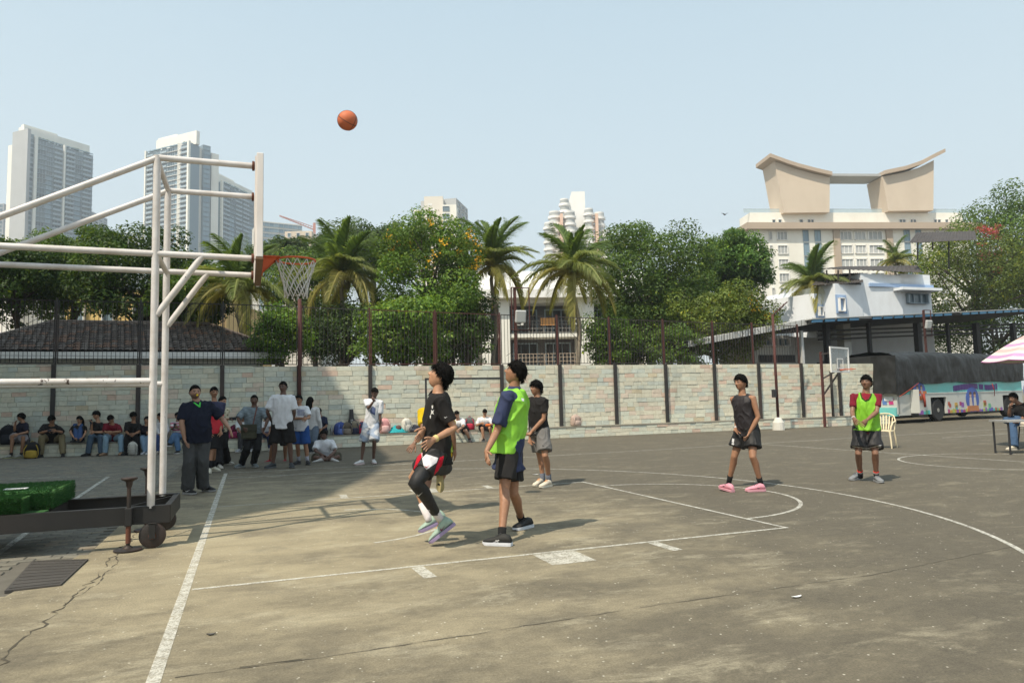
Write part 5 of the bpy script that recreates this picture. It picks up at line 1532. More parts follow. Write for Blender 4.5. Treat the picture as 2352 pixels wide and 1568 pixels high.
# ================================================================== FAR HOOP
P = DP(1929, 826, 30.0); h2 = thing('wall_hoop', 'clear basketball board with white border on a steel stand by the coach', 'basketball hoop', (P.x - .8, P.y, 0))
rt = Vector(_R) * .74 + Vector(_F) * .67; rt.z = 0; rt.normalize(); nr = Vector((rt.y, -rt.x, 0))
bf = Face((P.x - rt.x * .9, P.y - rt.y * .9), (P.x + rt.x * .9, P.y + rt.y * .9)); z0, z1 = P.z - .54, P.z + .54
M_acr = glass('clear_acrylic', (0.75, 0.80, 0.80), 0.1, 0.22)
b = MB(); bf.box(b, .05, bf.L - .05, z0 + .05, z1 - .05, -.012, .0); bd = b.build('clear_board', M_acr, h2)
b = MB(); M_bw = pm('board_white', (0.75, 0.74, 0.71), 0.5, 0.05, 2, 0)
for a0, a1, c0, c1 in ((0, bf.L, z0, z0 + .07), (0, bf.L, z1 - .07, z1), (0, .07, z0 + .07, z1 - .07), (bf.L - .07, bf.L, z0 + .07, z1 - .07)): bf.box(b, a0, a1, c0, c1, -.03, .02)
b.build('white_border', M_bw, h2)
b = MB()
for a0, a1, c0, c1 in ((.61, 1.2, z0 + .15, z0 + .20), (.61, 1.2, z0 + .55, z0 + .60), (.61, .66, z0 + .2, z0 + .55), (1.15, 1.2, z0 + .2, z0 + .55)): bf.box(b, a0, a1, c0, c1, .0, .012)
b.build('inner_square', M_bw, h2)
c = bf.p(.9, z0 + .12, .38); b = MB(); b.tube([c + bf.u * (.225 * math.cos(2 * PI * k / 24)) + bf.n * (.225 * math.sin(2 * PI * k / 24)) for k in range(25)], .014, 8); b.bar(bf.p(.9, z0 + .1, 0.0), bf.p(.9, z0 + .12, .17), .12, .05); b.build('rim', M_rim, h2, True)
s_ = AY(1887, 900, 15.0)
b = MB(); b.bar((s_.x, 14.92, 0), (s_.x + .0, 14.92, P.z + .35), .085); b.build('stand_post', M_steel_red, h2)
b = MB(); b.bar((s_.x, 14.92, z0 - .25), bf.p(.55, z0 + .05, -.05), .06); b.bar((s_.x, 14.92, z1 - .3), bf.p(.55, z1 - .2, -.05), .06); b.bar((s_.x, 14.92, z0 - .95), bf.p(.9, z0 + .04, -.05), .06); b.build('stay', M_steel_dark, h2)
b = MB(); b.bar((s_.x + 1.05, 15.5, 0.412), (s_.x + 1.05, 15.5, z0 + .1), .08); b.build('rear_post', M_steel_dark, h2)
# tall red pole in front of the wall with concrete foot and black box
g_ = GP(1790, 985); g_.y = 14.45; g_.x = AY(1784, 900, 14.45).x
pl_ = thing('floodlight_pole', 'tall rusty pole with black box and concrete foot in front of the wall', 'pole', (g_.x, 14.45, 0))
b = MB(); b.tube([(g_.x, 14.45, 0.3), (g_.x, 14.45, AY(1775, 722, 14.45).z)], .055, 10); b.build('pole', M_steel_red, pl_, True)
b = MB(); b.lathe([(.24, 0), (.22, .3), (.13, .46), (.08, .5)], (g_.x, 14.45, 0), 12); b.build('concrete_foot', M_conc, pl_)
b = MB(); b.cbox((g_.x - .24, 14.36, 1.30), (g_.x - .07, 14.48, 1.62), .01); b.build('switch_box', M_goal, pl_)
b = MB(); b.tube([(g_.x, 14.45, AY(1775, 724, 14.45).z), (g_.x + .9, 14.6, AY(1775, 722, 14.45).z + .55)], .03, 6); b.build('arm', M_steel_red, pl_, True)
# floodlight frames on the fence
M_lamp = pm('lamp_casing', (0.45, 0.46, 0.45), 0.5, 0.1, 4, 0); M_lens = pm('lamp_glass', (0.55, 0.56, 0.54), 0.2, 0.08, 6, 0)
def floodlight(label, x0, x1, yt, yb2, lx, ly, Y, pole_px):
    a, c = AY(x0, yt, Y), AY(x1, yb2, Y); t = thing('floodlight', label, 'floodlight', (a.x, Y, wall_h(a.x)))
    b = MB()
    for p, q in (((a.x, Y, a.z), (c.x, Y, a.z)), ((a.x, Y, c.z), (c.x, Y, c.z)), ((a.x, Y, a.z), (a.x, Y, c.z)), ((c.x, Y, a.z), (c.x, Y, c.z))): b.bar(p, q, .035)
    b.build('frame', M_steel_red, t)
    p = AY(pole_px, yt, Y); b = MB(); b.bar((p.x, Y + .06, 0.4 if Y < 15.4 else 2.6), (p.x, Y + .06, a.z), .09); b.build('pole', M_steel_red, t)
    l = AY(lx, ly, Y - .2); mt = Matrix.Translation(l) @ Matrix.Rotation(R_(14), 4, 'X')
    b = MB(); b.cbox((-.20, -.06, -.23), (.20, .08, .23), .03, mt); lm = b.build('lamp_housing', M_lamp, t)
    b = MB(); b.box((-.155, -.066, -.185), (.155, -.061, .185), mt); b.build('lens', M_lens, lm)
    b = MB(); b.bar(l + Vector((0, .05, .0)), (p.x, Y + .03, l.z), .04); b.build('bracket', M_steel_dark, t)
floodlight('grey floodlight in a rusty square frame above the wall by the palms', 1174, 1217, 660, 758, 1196, 727, 15.75, 1183)
floodlight('floodlight on a red post above the black tarpaulin', 2120, 2141, 712, 772, 2133, 745, 19.5, 2123)

# ================================================================== UMBRELLA, CHAIR, TABLE
UD = 16.9
uc = DP(2402, 752, UD); M_umb = vm('umbrella_fabric', 0.8, 0.06, 5, 0.1, 200)
umb = thing('parasol', 'pink, white and purple striped parasol at the right edge', 'umbrella', (uc.x, uc.y, 0))
ru, hu = 1.36, uc.z - DP(2402, 826, UD).z
bands = [((.62, .58, .50), 0, .34), ((.62, .40, .38), .34, .45), ((.66, .62, .54), .45, .56), ((.48, .29, .47), .56, .64), ((.66, .62, .54), .64, .70), ((.62, .40, .38), .70, .78), ((.66, .62, .54), .78, .84), ((.48, .28, .47), .84, .92), ((.68, .64, .56), .92, .985), ((.42, .16, .36), .985, 1.0)]
for k in range(8):
    b = MB(); b.smooth = True
    for colr, r0, r1 in bands:
        b.col = colr
        for q in range(2):
            ra, rb = r0 + (r1 - r0) * q / 2, r0 + (r1 - r0) * (q + 1) / 2; n = 8; L = []
            for rr in (ra, rb):
                row = []
                for i in range(n + 1):
                    a = 2 * PI * (k + i / n) / 8; cut = 1 - .05 * rr * math.sin(PI * i / n)
                    sag = -.035 * math.sin(PI * i / n) * rr
                    row.append(Vector((ru * rr * cut * math.cos(a), ru * rr * cut * math.sin(a), -hu * rr ** 1.35 + sag)) + uc)
                L.append(row)
            for i in range(n): b.quad(L[0][i], L[1][i], L[1][i + 1], L[0][i + 1])
    pn = b.build('canopy_panel', M_umb, umb, True)
    a = 2 * PI * k / 8; b = MB(); b.tube([uc + Vector((0, 0, -.04)), uc + Vector((ru * .6 * math.cos(a), ru * .6 * math.sin(a), -hu * .6 ** 1.35 - .02)), uc + Vector((ru * math.cos(a), ru * math.sin(a), -hu - .01))], .006, 5); b.build('rib', M_lamp, umb)
b = MB(); b.tube([(uc.x, uc.y, 0), (uc.x, uc.y, uc.z + .08)], .022, 8); b.build('pole', M_lamp, umb, True)
b = MB(); b.lathe([(.25, 0), (.25, .06), (.05, .12)], (uc.x, uc.y, 0.002), 18); b.build('foot', M_goal, umb)
# plastic chair behind the green-bib player
M_plas = pm('cream_plastic', (0.72, 0.62, 0.42), 0.45, 0.06, 4, 0, spec=0.5)
cg = GP(2030, 1028); chair = thing('plastic_chair', 'cream plastic garden chair behind the player in the green bib', 'chair', (cg.x, cg.y, 0))
chair.rotation_euler.z = R_(-62)
def lbuild(b, name, mat, smooth=None): return b.build(name, mat, chair, smooth, 40, local=True)
# local: seat faces -Y, backrest at +Y
b = MB(); b.smooth = True; b.loft([[(x * .23 * (1 - .1 * (y > 0)), y * .22, .44 + .012 * math.cos(x * 2) + dz) for x, y in ((-1, -1), (-.5, -1.08), (0, -1.1), (.5, -1.08), (1, -1), (1.03, 0), (1, 1), (0, 1.05), (-1, 1), (-1.03, 0))] for dz in (-.02, 0.0)]); lbuild(b, 'seat', M_plas)
for x, y in ((-1, -1), (1, -1), (-1, 1), (1, 1)):
    b = MB(); b.smooth = True; b.tube([(x * .21, y * .20, .44), (x * .235, y * .225, .2), (x * .25, y * .25, 0)], [.036, .030, .024], 8, flat=.7); lbuild(b, 'leg', M_plas, True)
zb2 = lambda x: .86 - .10 * (x / .24) ** 2
for k in range(6):
    x = -.17 + .068 * k; b = MB(); b.smooth = True; b.tube([(x * .8, .21, .46), (x, .25 - .4 * x * x, .62), (x * 1.08, .285 - .5 * x * x, zb2(x) - .04)], .016, 6, flat=.5, up=(0, 1, 0)); lbuild(b, 'back_slat', M_plas, True)
b = MB(); b.smooth = True; b.tube([(-.25, .12, .45), (-.27, .18, .66), (-.22, .24, .80), (-.12, .275, .85), (0, .285, .865), (.12, .275, .85), (.22, .24, .80), (.27, .18, .66), (.25, .12, .45)], .024, 8, flat=.7); lbuild(b, 'back_frame', M_plas, True)
for s in (-1, 1):
    b = MB(); b.smooth = True; b.tube([(s * .26, .18, .67), (s * .285, 0, .665), (s * .28, -.17, .64), (s * .25, -.21, .55), (s * .225, -.2, .42)], .022, 8, flat=.6); lbuild(b, 'armrest', M_plas, True)
# scorer's table at the right edge
tq = DP(2312, 953, 15.4); M_tab = pm('table_top', (0.30, 0.30, 0.29), 0.5, 0.1, 3, 0)
tb = thing('folding_table', 'small dark table cut off by the right edge beside the seated man', 'table', (tq.x + .5, tq.y, 0))
td = Vector((_R[0], _R[1], 0)).normalized(); tn = Vector((td.y, -td.x, 0)); tf = Face((tq.x, tq.y), (tq.x + td.x * 1.3, tq.y + td.y * 1.3))
b = MB(); tf.box(b, 0, 1.3, .70, .735, -.6, 0); b.build('table_top', M_tab, tb)
for a, o in ((.06, -.06), (1.24, -.06), (.06, -.54), (1.24, -.54)):
    b = MB(); b.bar(tf.p(a, 0, o), tf.p(a, .70, o), .03); b.build('leg', M_goal, tb)

# ================================================================== BALL AND BIRD
def ball(c, r=.121):
    t = NT('orange_rubber'); t.set(color=t.mix(t.noise(6, 4), (0.50, 0.13, 0.055), (0.60, 0.17, 0.075)), rough=.6, spec=.3); t.bump(t.noise(900, 2), .3, .001)
    o = thing('basketball', 'orange basketball in mid-air above the court', 'basketball', tuple(c))
    b = MB(); b.smooth = True; b.ell(c, (r, r, r), 40, 24); b.build('ball_skin', t.mat, o, True)
    b = MB(); mt = Matrix.Rotation(.6, 3, 'X') @ Matrix.Rotation(.4, 3, 'Y')
    for ax in range(3):
        pts = [];
        for k in range(41):
            a = 2 * PI * k / 40; p = [math.cos(a), math.sin(a), 0] if ax == 0 else ([math.cos(a), 0, math.sin(a)] if ax == 1 else [.55 + .0 * a, .83 * math.cos(a), .83 * math.sin(a)])
            v = Vector(p).normalized() * (r * 1.001); pts.append(Vector(c) + mt @ v)
        b.tube(pts, .0035, 5, cap=False)
    b.build('seams', M_goal, o, True)
ball(DP(798, 277, 8.75))
b = MB(); bp_ = DP(1665, 493, 60)
for s in (-1, 1): b.loft([[bp_ + Vector(_R) * (s * x) + Vector((0, y2, z)) for y2 in (-w, w)] + [bp_ + Vector(_R) * (s * x) + Vector((0, 0, z + .02))] for x, z, w in ((0, 0, .07), (.14, .10, .09), (.30, .11, .01))])
b.ell(bp_, (.07, .16, .05), 8, 6); tag(b.build('bird', M_goal), 'small dark bird gliding in the sky left of the hotel', 'bird')

# ================================================================== BAGS ON THE BENCH
M_bag = vm('bag_fabric', 0.85, 0.2, 12, 0.35, 90)
def backpack(label, px, w, h, d, col, col2, tilt=0.0, rz=0.0, name='backpack', z=0.413, Y=None, group='bags on the bench', px_y=995):
    if Y is None:
        x = 3.0
        for _ in range(6): Y = bfront(x) + .24; x = AY(px, px_y, Y).x
    x = AY(px, px_y, Y).x; t = thing(name, label, 'bag', (x, Y, z), group); t.rotation_euler = (tilt, random.uniform(-.06, .06), rz)
    b = MB(); b.smooth = True; b.col = col; rings = []
    for i in range(9):
        s = i / 8; zz = h * s; k = (1 - max(0, (s - .72) / .28) ** 2.2 * .62) * (.92 + .08 * math.sin(PI * s)) * (.9 if s == 0 else 1)
        rings.append([Vector((w / 2 * k * (abs(math.cos(a)) ** .6) * math.copysign(1, math.cos(a)) + random.gauss(0, .006), d / 2 * k * (abs(math.sin(a)) ** .6) * math.copysign(1, math.sin(a)) + random.gauss(0, .006), zz)) for a in [2 * PI * j / 14 for j in range(14)]])
    b.loft(rings); b.build('body', M_bag, t, True, local=True)
    b = MB(); b.smooth = True; b.col = col2
    b.loft([[Vector((w * .36 * kx * (abs(math.cos(a)) ** .5) * math.copysign(1, math.cos(a)), -d / 2 - dy, h * .30 + h * .24 * kx * (abs(math.sin(a)) ** .5) * math.copysign(1, math.sin(a)))) for a in [2 * PI * j / 12 for j in range(12)]] for kx, dy in ((1.0, -.03), (1.0, .03), (.85, .055))]); b.build('pocket', M_bag, t, True, local=True)
    b = MB(); b.col = col2
    for s in (-1, 1): b.tube([(s * w * .28, -d * .42, h * .86), (s * w * .42, -d * .66, h * .62), (s * w * .44, -d * .62, h * .3), (s * w * .34, -d * .5, h * .08)], .014, 5)
    b.tube([(-.05, 0, h * .97), (0, -.02, h * 1.07), (.05, 0, h * .97)], .01, 5); b.build('straps', M_bag, t, local=True)
    return t
def bx_(cx): return 735 + .1302 * cx
backpack('blue backpack beside the steel bottle on the bench', bx_(340), .40, .42, .26, (.045, .075, .24), (.10, .16, .42), .15, .5)
backpack('brown drawstring bag between the blue backpack and the black case', bx_(470), .36, .40, .28, (.10, .082, .065), (.20, .17, .14), .1)
backpack('beige and navy backpack leaning behind the boy in tie-dye shorts', bx_(640), .32, .46, .25, (.22, .19, .14), (.03, .035, .07), .2, -.4)
backpack('navy bag with a red pocket behind the boy in tie-dye shorts', bx_(725), .30, .40, .24, (.025, .03, .075), (.40, .03, .06), .1, .2)
backpack('pale pink backpack right of the boy in tie-dye shorts', bx_(1140), .38, .50, .26, (.55, .27, .27), (.62, .40, .38), .08)
backpack('white backpack standing on the bench right of the teal bundle', bx_(1525), .34, .48, .24, (.58, .56, .50), (.50, .48, .43), .05, .3)
backpack('low dark bag behind the player in yellow', bx_(1665), .46, .24, .26, (.03, .033, .05), (.05, .055, .075), 0, 0, 'duffel_bag')
backpack('pale floral backpack alone on the right bench', 1321, .40, .42, .25, (.42, .32, .27), (.50, .38, .32), .12, .2, px_y=980)
backpack('grey and red backpack behind the seated boy in white', 1079, .36, .46, .26, (.10, .10, .10), (.45, .03, .06), .1, -.3, px_y=985)
backpack('maroon backpack on the bench behind the man with the shoulder bag', 541, .38, .44, .25, (.10, .012, .035), (.30, .03, .10), .1, .2)
backpack('magenta bag on the bench beside the girl in the patterned blouse', 528, .34, .26, .24, (.28, .02, .09), (.35, .04, .13), 0, .1)
backpack('black backpack with yellow stripes on the ground by the leftmost sitter', 73, .42, .50, .28, (.015, .015, .016), (.38, .26, .04), .12, .1, z=.002, Y=16.85, px_y=1040)
backpack('black backpack on the bench at the left edge', 20, .46, .60, .3, (.010, .011, .016), (.02, .022, .03), .1, 0, px_y=1000)
backpack('pale grey tote standing by the feet of the sitter in black', 305, .26, .42, .16, (.48, .47, .42), (.30, .29, .26), .1, 0, 'tote_bag', z=.002, Y=16.0, px_y=1035)
x = AY(bx_(205), 985, 15.62).x; b = MB(); b.smooth = True; b.lathe([(.036, 0), (.040, .01), (.040, .22), (.030, .25), (.026, .26), (.026, .30), (.02, .305)], (x, 15.62, .413), 16)
tag(b.build('steel_bottle', pm('brushed_steel', (.30, .31, .31), .35, .1, 8, 0, metal=.8), None, True, 30), 'tall steel bottle on the bench end beside the blue backpack', 'bottle')
x = AY(bx_(560), 985, 15.70).x; t = thing('racket_case', 'tall black racket case with white lettering leaning on the wall', 'case', (x, 15.70, .413))
b = MB(); b.smooth = True; b.loft([[(x + w * c1, 15.70 + .06 * s + .10 * (z - .413), z) for c1, s in ((-1, -.5), (0, -1), (1, -.5), (1, .5), (0, 1), (-1, .5))] for z, w in ((.415, .13), (.55, .155), (.80, .13), (.98, .075), (1.15, .065), (1.24, .06))]); b.build('case_body', M_goal, t, True, 50)
b = MB()
for k, zz in enumerate((.56, .63, .70, .80, .86)):
    for dx in (-.03, .02): b.box((x + dx, 15.635 + .10 * (zz - .413) - .008, zz), (x + dx + .014, 15.635 + .10 * (zz - .413) - .003, zz + .05))
    b.box((x - .03, 15.635 + .10 * (zz - .413) - .008, zz + .02), (x + .03, 15.635 + .10 * (zz - .413) - .003, zz + .03))
b.build('lettering', M_paper, t)
x = AY(bx_(1365), 990, 15.62).x; b = MB(); b.smooth = True; V = []; n = 26
for i in range(n + 1):
    for j in range(n + 1):
        u_, v_ = i / n * 2 - 1, j / n * 2 - 1; r2 = min(1, u_ * u_ + v_ * v_)
        V.append((x + u_ * .33, 15.62 + v_ * .2, .416 + .20 * max(0, 1 - r2) ** .8 * (1 + .6 * noise.noise(Vector((u_ * 3, v_ * 3, 1)))) + .02 * noise.noise(Vector((u_ * 9, v_ * 9, 2))) + .01))
b.add(V, [(i * (n + 1) + j, (i + 1) * (n + 1) + j, (i + 1) * (n + 1) + j + 1, i * (n + 1) + j + 1) for i in range(n) for j in range(n)])
tag(b.build('jersey_bundle', pm('teal_cloth', (.02, .33, .36), .85, .2, 8, .3, 60), None, True), 'crumpled teal jersey on the bench left of the white backpack', 'clothing')
b = MB(); b.smooth = True; b.ell((x + .03, 15.57, .56), (.11, .11, .11), 20, 14); tag(b.build('spare_ball', pm('brown_ball', (.10, .045, .04), .7, .2, 8, .2, 200), None, True), 'dark brown ball resting in the teal jersey', 'ball')
# seated boy's lunch box and a snack packet
# ================================================================== PEOPLE
RH = Vector((_R[0], _R[1], 0)).normalized(); FH = Vector((_F[0], _F[1], 0)).normalized(); UPV = Vector((0, 0, 1))
def skin_material():
    t = NT('skin'); at = t.n('ShaderNodeAttribute', attribute_name='Col')
    k = t.ramp(t.noise(30, 4), [(0.3, 0.90), (0.7, 1.08)])
    t.set(color=t.mix(1.0, at.outputs['Color'], k, 'MULTIPLY'), rough=0.5, spec=0.4)
    t.bump(t.noise(220, 3), 0.12, 0.002); return t.mat
M_skin = skin_material()
def cloth_material(name, rough, spec, fold, weave):
    t = NT(name); at = t.n('ShaderNodeAttribute', attribute_name='Col')
    k = t.ramp(t.noise(12, 5), [(0.3, 0.90), (0.7, 1.10)])
    t.set(color=t.mix(1.0, at.outputs['Color'], k, 'MULTIPLY'), rough=rough, spec=spec)
    fo = t.noise(6, 2, 0.45, t.mapv((1, 1, 0.45), rot=(0.3, 0.5, 0.2)), 0.5)
    h = t.math('ADD', t.math('MULTIPLY', fo, fold), t.math('MULTIPLY', t.noise(weave, 3), 0.03))
    t.bump(h, 0.55, 0.05)
    return t.mat
M_cloth = cloth_material('cotton', 0.92, 0.2, 1.0, 260)
M_mesh = cloth_material('sports_mesh', 0.6, 0.35, 1.2, 420)
M_hair = pm('black_hair', (0.006, 0.0055, 0.005), 0.85, 0.4, 40, 0.0, 120, spec=0.08)
M_shoe = vm('shoe_fabric', 0.7, 0.14, 40, 0.3, 200, spec=0.35)
M_sole = vm('shoe_sole', 0.6, 0.08, 30, 0.15, 120, spec=0.4)
PEND = []          # (raw MB, voxel, smoothing, callback(mesh))
def fdir(yaw):
    a = R_(yaw); return (FH * -math.cos(a) + RH * math.sin(a)).normalized()
def on_ray(S, px, py, L, far):
    """point on the line of sight at distance L from S"""
    d = Vector(ray(px, py)); o = Vector(CAM) - S
    A, B, C = d.dot(d), 2 * d.dot(o), o.dot(o) - L * L
    q = B * B - 4 * A * C
    t = -B / (2 * A) if q <= 0 else (-B + (1 if far else -1) * math.sqrt(q)) / (2 * A)
    return Vector(CAM) + d * t
def ell_ring(c, la, da, rl, rd, n=18, pw=0.85):
    return [c + la * (rl * math.copysign(abs(math.cos(a)) ** pw, math.cos(a))) + da * (rd * math.copysign(abs(math.sin(a)) ** pw, math.sin(a))) for a in [2 * PI * k / n for k in range(n)]]
def set_col(me, fn):
    n = len(me.vertices); co = np.empty(n * 3, np.float32); me.vertices.foreach_get('co', co); co = co.reshape(-1, 3)
    c = fn(co) if callable(fn) else np.tile(np.array(fn, np.float32), (n, 1))
    at = me.color_attributes.new('Col', 'FLOAT_COLOR', 'POINT')
    at.data.foreach_set('color', np.concatenate([c, np.ones((n, 1))], 1).astype(np.float32).ravel())
def wrinkle(me, amp, freq, seed, axis=(1, 1, 0.55)):
    if amp <= 0: return
    n = len(me.vertices); co = np.empty(n * 3, np.float32); no = np.empty(n * 3, np.float32)
    me.vertices.foreach_get('co', co); me.vertex_normals.foreach_get('vector', no)
    co = co.reshape(-1, 3); no = no.reshape(-1, 3); out = np.empty(n, np.float32); sx, sy, sz = axis
    for i in range(n):
        x, y, z = co[i]; v = Vector(((x + seed) * freq * sx, y * freq * sy, z * freq * sz))
        w = noise.noise(v * .5); r1 = 1 - abs(noise.noise(v * .8 + Vector((w, w, w)) * 1.2)); out[i] = 1.5 * r1 ** 5 - .35 + 0.55 * noise.noise(v * .55) + 0.22 * noise.noise(v * 2.3)
    co += no * (out * amp)[:, None]
    me.vertices.foreach_set('co', co.ravel()); me.update()
def pend(b, vox, smooth, cb): PEND.append((b, vox, smooth, cb))
def flush_people():
    tmp = []
    for b, vox, sm, cb in PEND:
        me = bpy.data.meshes.new('raw'); me.from_pydata(b.v, [], b.f); o = link(bpy.data.objects.new('raw', me))
        r = o.modifiers.new('r', 'REMESH'); r.mode = 'VOXEL'; r.voxel_size = vox; r.use_smooth_shade = True
        if sm: s = o.modifiers.new('s', 'SMOOTH'); s.factor = 0.5; s.iterations = sm
        tmp.append(o)
    dg = bpy.context.evaluated_depsgraph_get()
    done = [bpy.data.meshes.new_from_object(o.evaluated_get(dg)) for o in tmp]
    for o in tmp: bpy.data.objects.remove(o)
    for (b, vox, sm, cb), me in zip(PEND, done):
        me.polygons.foreach_set('use_smooth', [True] * len(me.polygons)); cb(me)
    PEND.clear()
def join_into(me, V, F4, F3, C):
    """append extra geometry (with vertex colours) to a mesh that already has Col"""
    n0 = len(me.vertices); bm = bmesh.new(); bm.from_mesh(me); lay = bm.verts.layers.float_color['Col']
    vs = []
    for p, c in zip(V, C):
        v = bm.verts.new(p); v[lay] = (c[0], c[1], c[2], 1); vs.append(v)
    for f in list(F4) + list(F3):
        try: fa = bm.faces.new([vs[i] for i in f]); fa.smooth = True
        except ValueError: pass
    bm.to_mesh(me); bm.free(); me.update()
def head_geo(c, Rm, hh, skin, sp):
    """head as one displaced surface with painted brows, eyes and lips; returns V, F, C and the surface function"""
    nu, nv = (110, 100) if sp.get('fg') else (56, 52)
    th = np.linspace(0, 2 * np.pi, nu, endpoint=False); ph = np.linspace(0.0, np.pi, nv + 1)
    T, Pp = np.meshgrid(th, ph); sx, sy, sz = np.sin(Pp) * np.sin(T), np.sin(Pp) * np.cos(T), np.cos(Pp)
    def surf(sx, sy, sz, feat=True):
        lo = np.clip(-sz, 0, 1); fr = np.clip(sy, 0, 1); bk = np.clip(-sy, 0, 1)
        x = .335 * sx * (1 - .30 * lo ** 1.4) * (1 + .05 * np.clip(sz, 0, 1))
        y = .42 * sy * (1 - .06 * lo) * (1 - .50 * lo * bk) + .02 * lo
        z = .50 * sz
        y = y + .045 * lo ** 3 * (fr > 0)
        if feat:
            g = lambda x0, z0, wx, wz: np.exp(-((x - x0) / wx) ** 2 - ((z - z0) / wz) ** 2) * np.clip(fr * 2.2 - .3, 0, 1)
            d = .006 * g(0, .07, .26, .035) - .014 * (g(.125, .0, .075, .045) + g(-.125, .0, .075, .045))
            d += .05 * g(0, -.02, .035, .05) + .105 * g(0, -.10, .05, .05) + .03 * (g(.05, -.125, .035, .03) + g(-.05, -.125, .035, .03))
            d += .022 * g(0, -.225, .10, .022) + .022 * g(0, -.275, .085, .024) - .02 * g(0, -.25, .09, .008) + .03 * g(0, -.40, .09, .06)
            d += .018 * (g(.19, -.08, .08, .07) + g(-.19, -.08, .08, .07)) - .012 * (g(.2, -.22, .07, .08) + g(-.2, -.22, .07, .08))
            y = y + d
        return np.stack([x, y, z], -1)
    L = surf(sx, sy, sz); C = np.tile(np.array(skin, float), (nv + 1, nu, 1)); x, z = L[..., 0], L[..., 2]; fr = sy > .25
    def paint(mask, col, k=1.0):
        C[mask & fr] = C[mask & fr] * (1 - k) + np.array(col) * k
    ax = np.abs(x)
    sk = np.array(skin)
    paint((((ax - .13) / .11) ** 2 + ((z + .0) / .06) ** 2) < 1, sk * .86, .5)  # eye socket shade painted into the skin colour
    paint((np.abs(z - .075 + .25 * (ax - .13) ** 2) < .022) & (ax > .045) & (ax < .215), (.03, .022, .018), .8)
    paint((((ax - .13) / .058) ** 2 + ((z - .004) / .026) ** 2) < 1, (.20, .165, .145), .75)
    paint((((ax - .13) / .034) ** 2 + ((z - .004) / .024) ** 2) < 1, (.02, .014, .012), .95)
    paint((np.abs(z - .028) < .009) & (ax > .07) & (ax < .19), (.05, .035, .026), .5)
    paint(((x / .105) ** 2 + ((z + .25) / .040) ** 2) < 1, sk * np.array((.78, .58, .56)), .85)
    paint(((x / .095) ** 2 + ((z + .248) / .009) ** 2) < 1, sk * .3, .8)
    paint((np.abs(ax - .04) < .02) & (np.abs(z + .150) < .012), sk * .35, .8)  # nostril shadow painted into the skin colour
    paint((ax < .06) & (z < -.30), sk * .92, .5)
    if sp.get('beard'):
        k = sp['beard']; m_ = ((z < -.19) & (sy > -.15) & ~(((x / .10) ** 2 + ((z + .25) / .036) ** 2) < 1)) | ((np.abs(z + .19) < .024) & (ax < .14) & fr)
        C[m_] = C[m_] * (1 - k) + np.array((.02, .017, .016)) * k
    elif sp.get('tache'): paint((np.abs(z + .192) < .022) & (ax < .13), (.02, .016, .014), .85)
    elif sp.get('stubble'): paint((z < -.17) & (ax > .0), sk * .75, .5)
    W = np.array(c)[None] + (L.reshape(-1, 3) * hh) @ np.array(Rm).T
    F = []
    for i in range(nv):
        for j in range(nu):
            k = (j + 1) % nu; F.append((i * nu + j, (i + 1) * nu + j, (i + 1) * nu + k, i * nu + k))
    Cc = C.reshape(-1, 3)
    V = [tuple(p) for p in W]; Cl = [tuple(q) for q in Cc]
    for s in (-1, 1):   # ears
        b = MB(); b.ell((0, 0, 0), (.022, .052, .085), 10, 8); o = len(V)
        for p in b.v:
            q = np.array(p); q[0] -= s * .03 * (q[2] > .02) * 0; q = q + np.array((s * .335, -.03, -.03)) + np.array((s * abs(q[1]) * .25, 0, 0))
            V.append(tuple(np.array(c) + (q * hh) @ np.array(Rm).T)); Cl.append(tuple(sk * .92))
        F += [tuple(i + o for i in f) for f in b.f]
    return V, F, Cl, (lambda a, b2, c2: np.array(c)[None] + (surf(a, b2, c2, False) * hh) @ np.array(Rm).T)
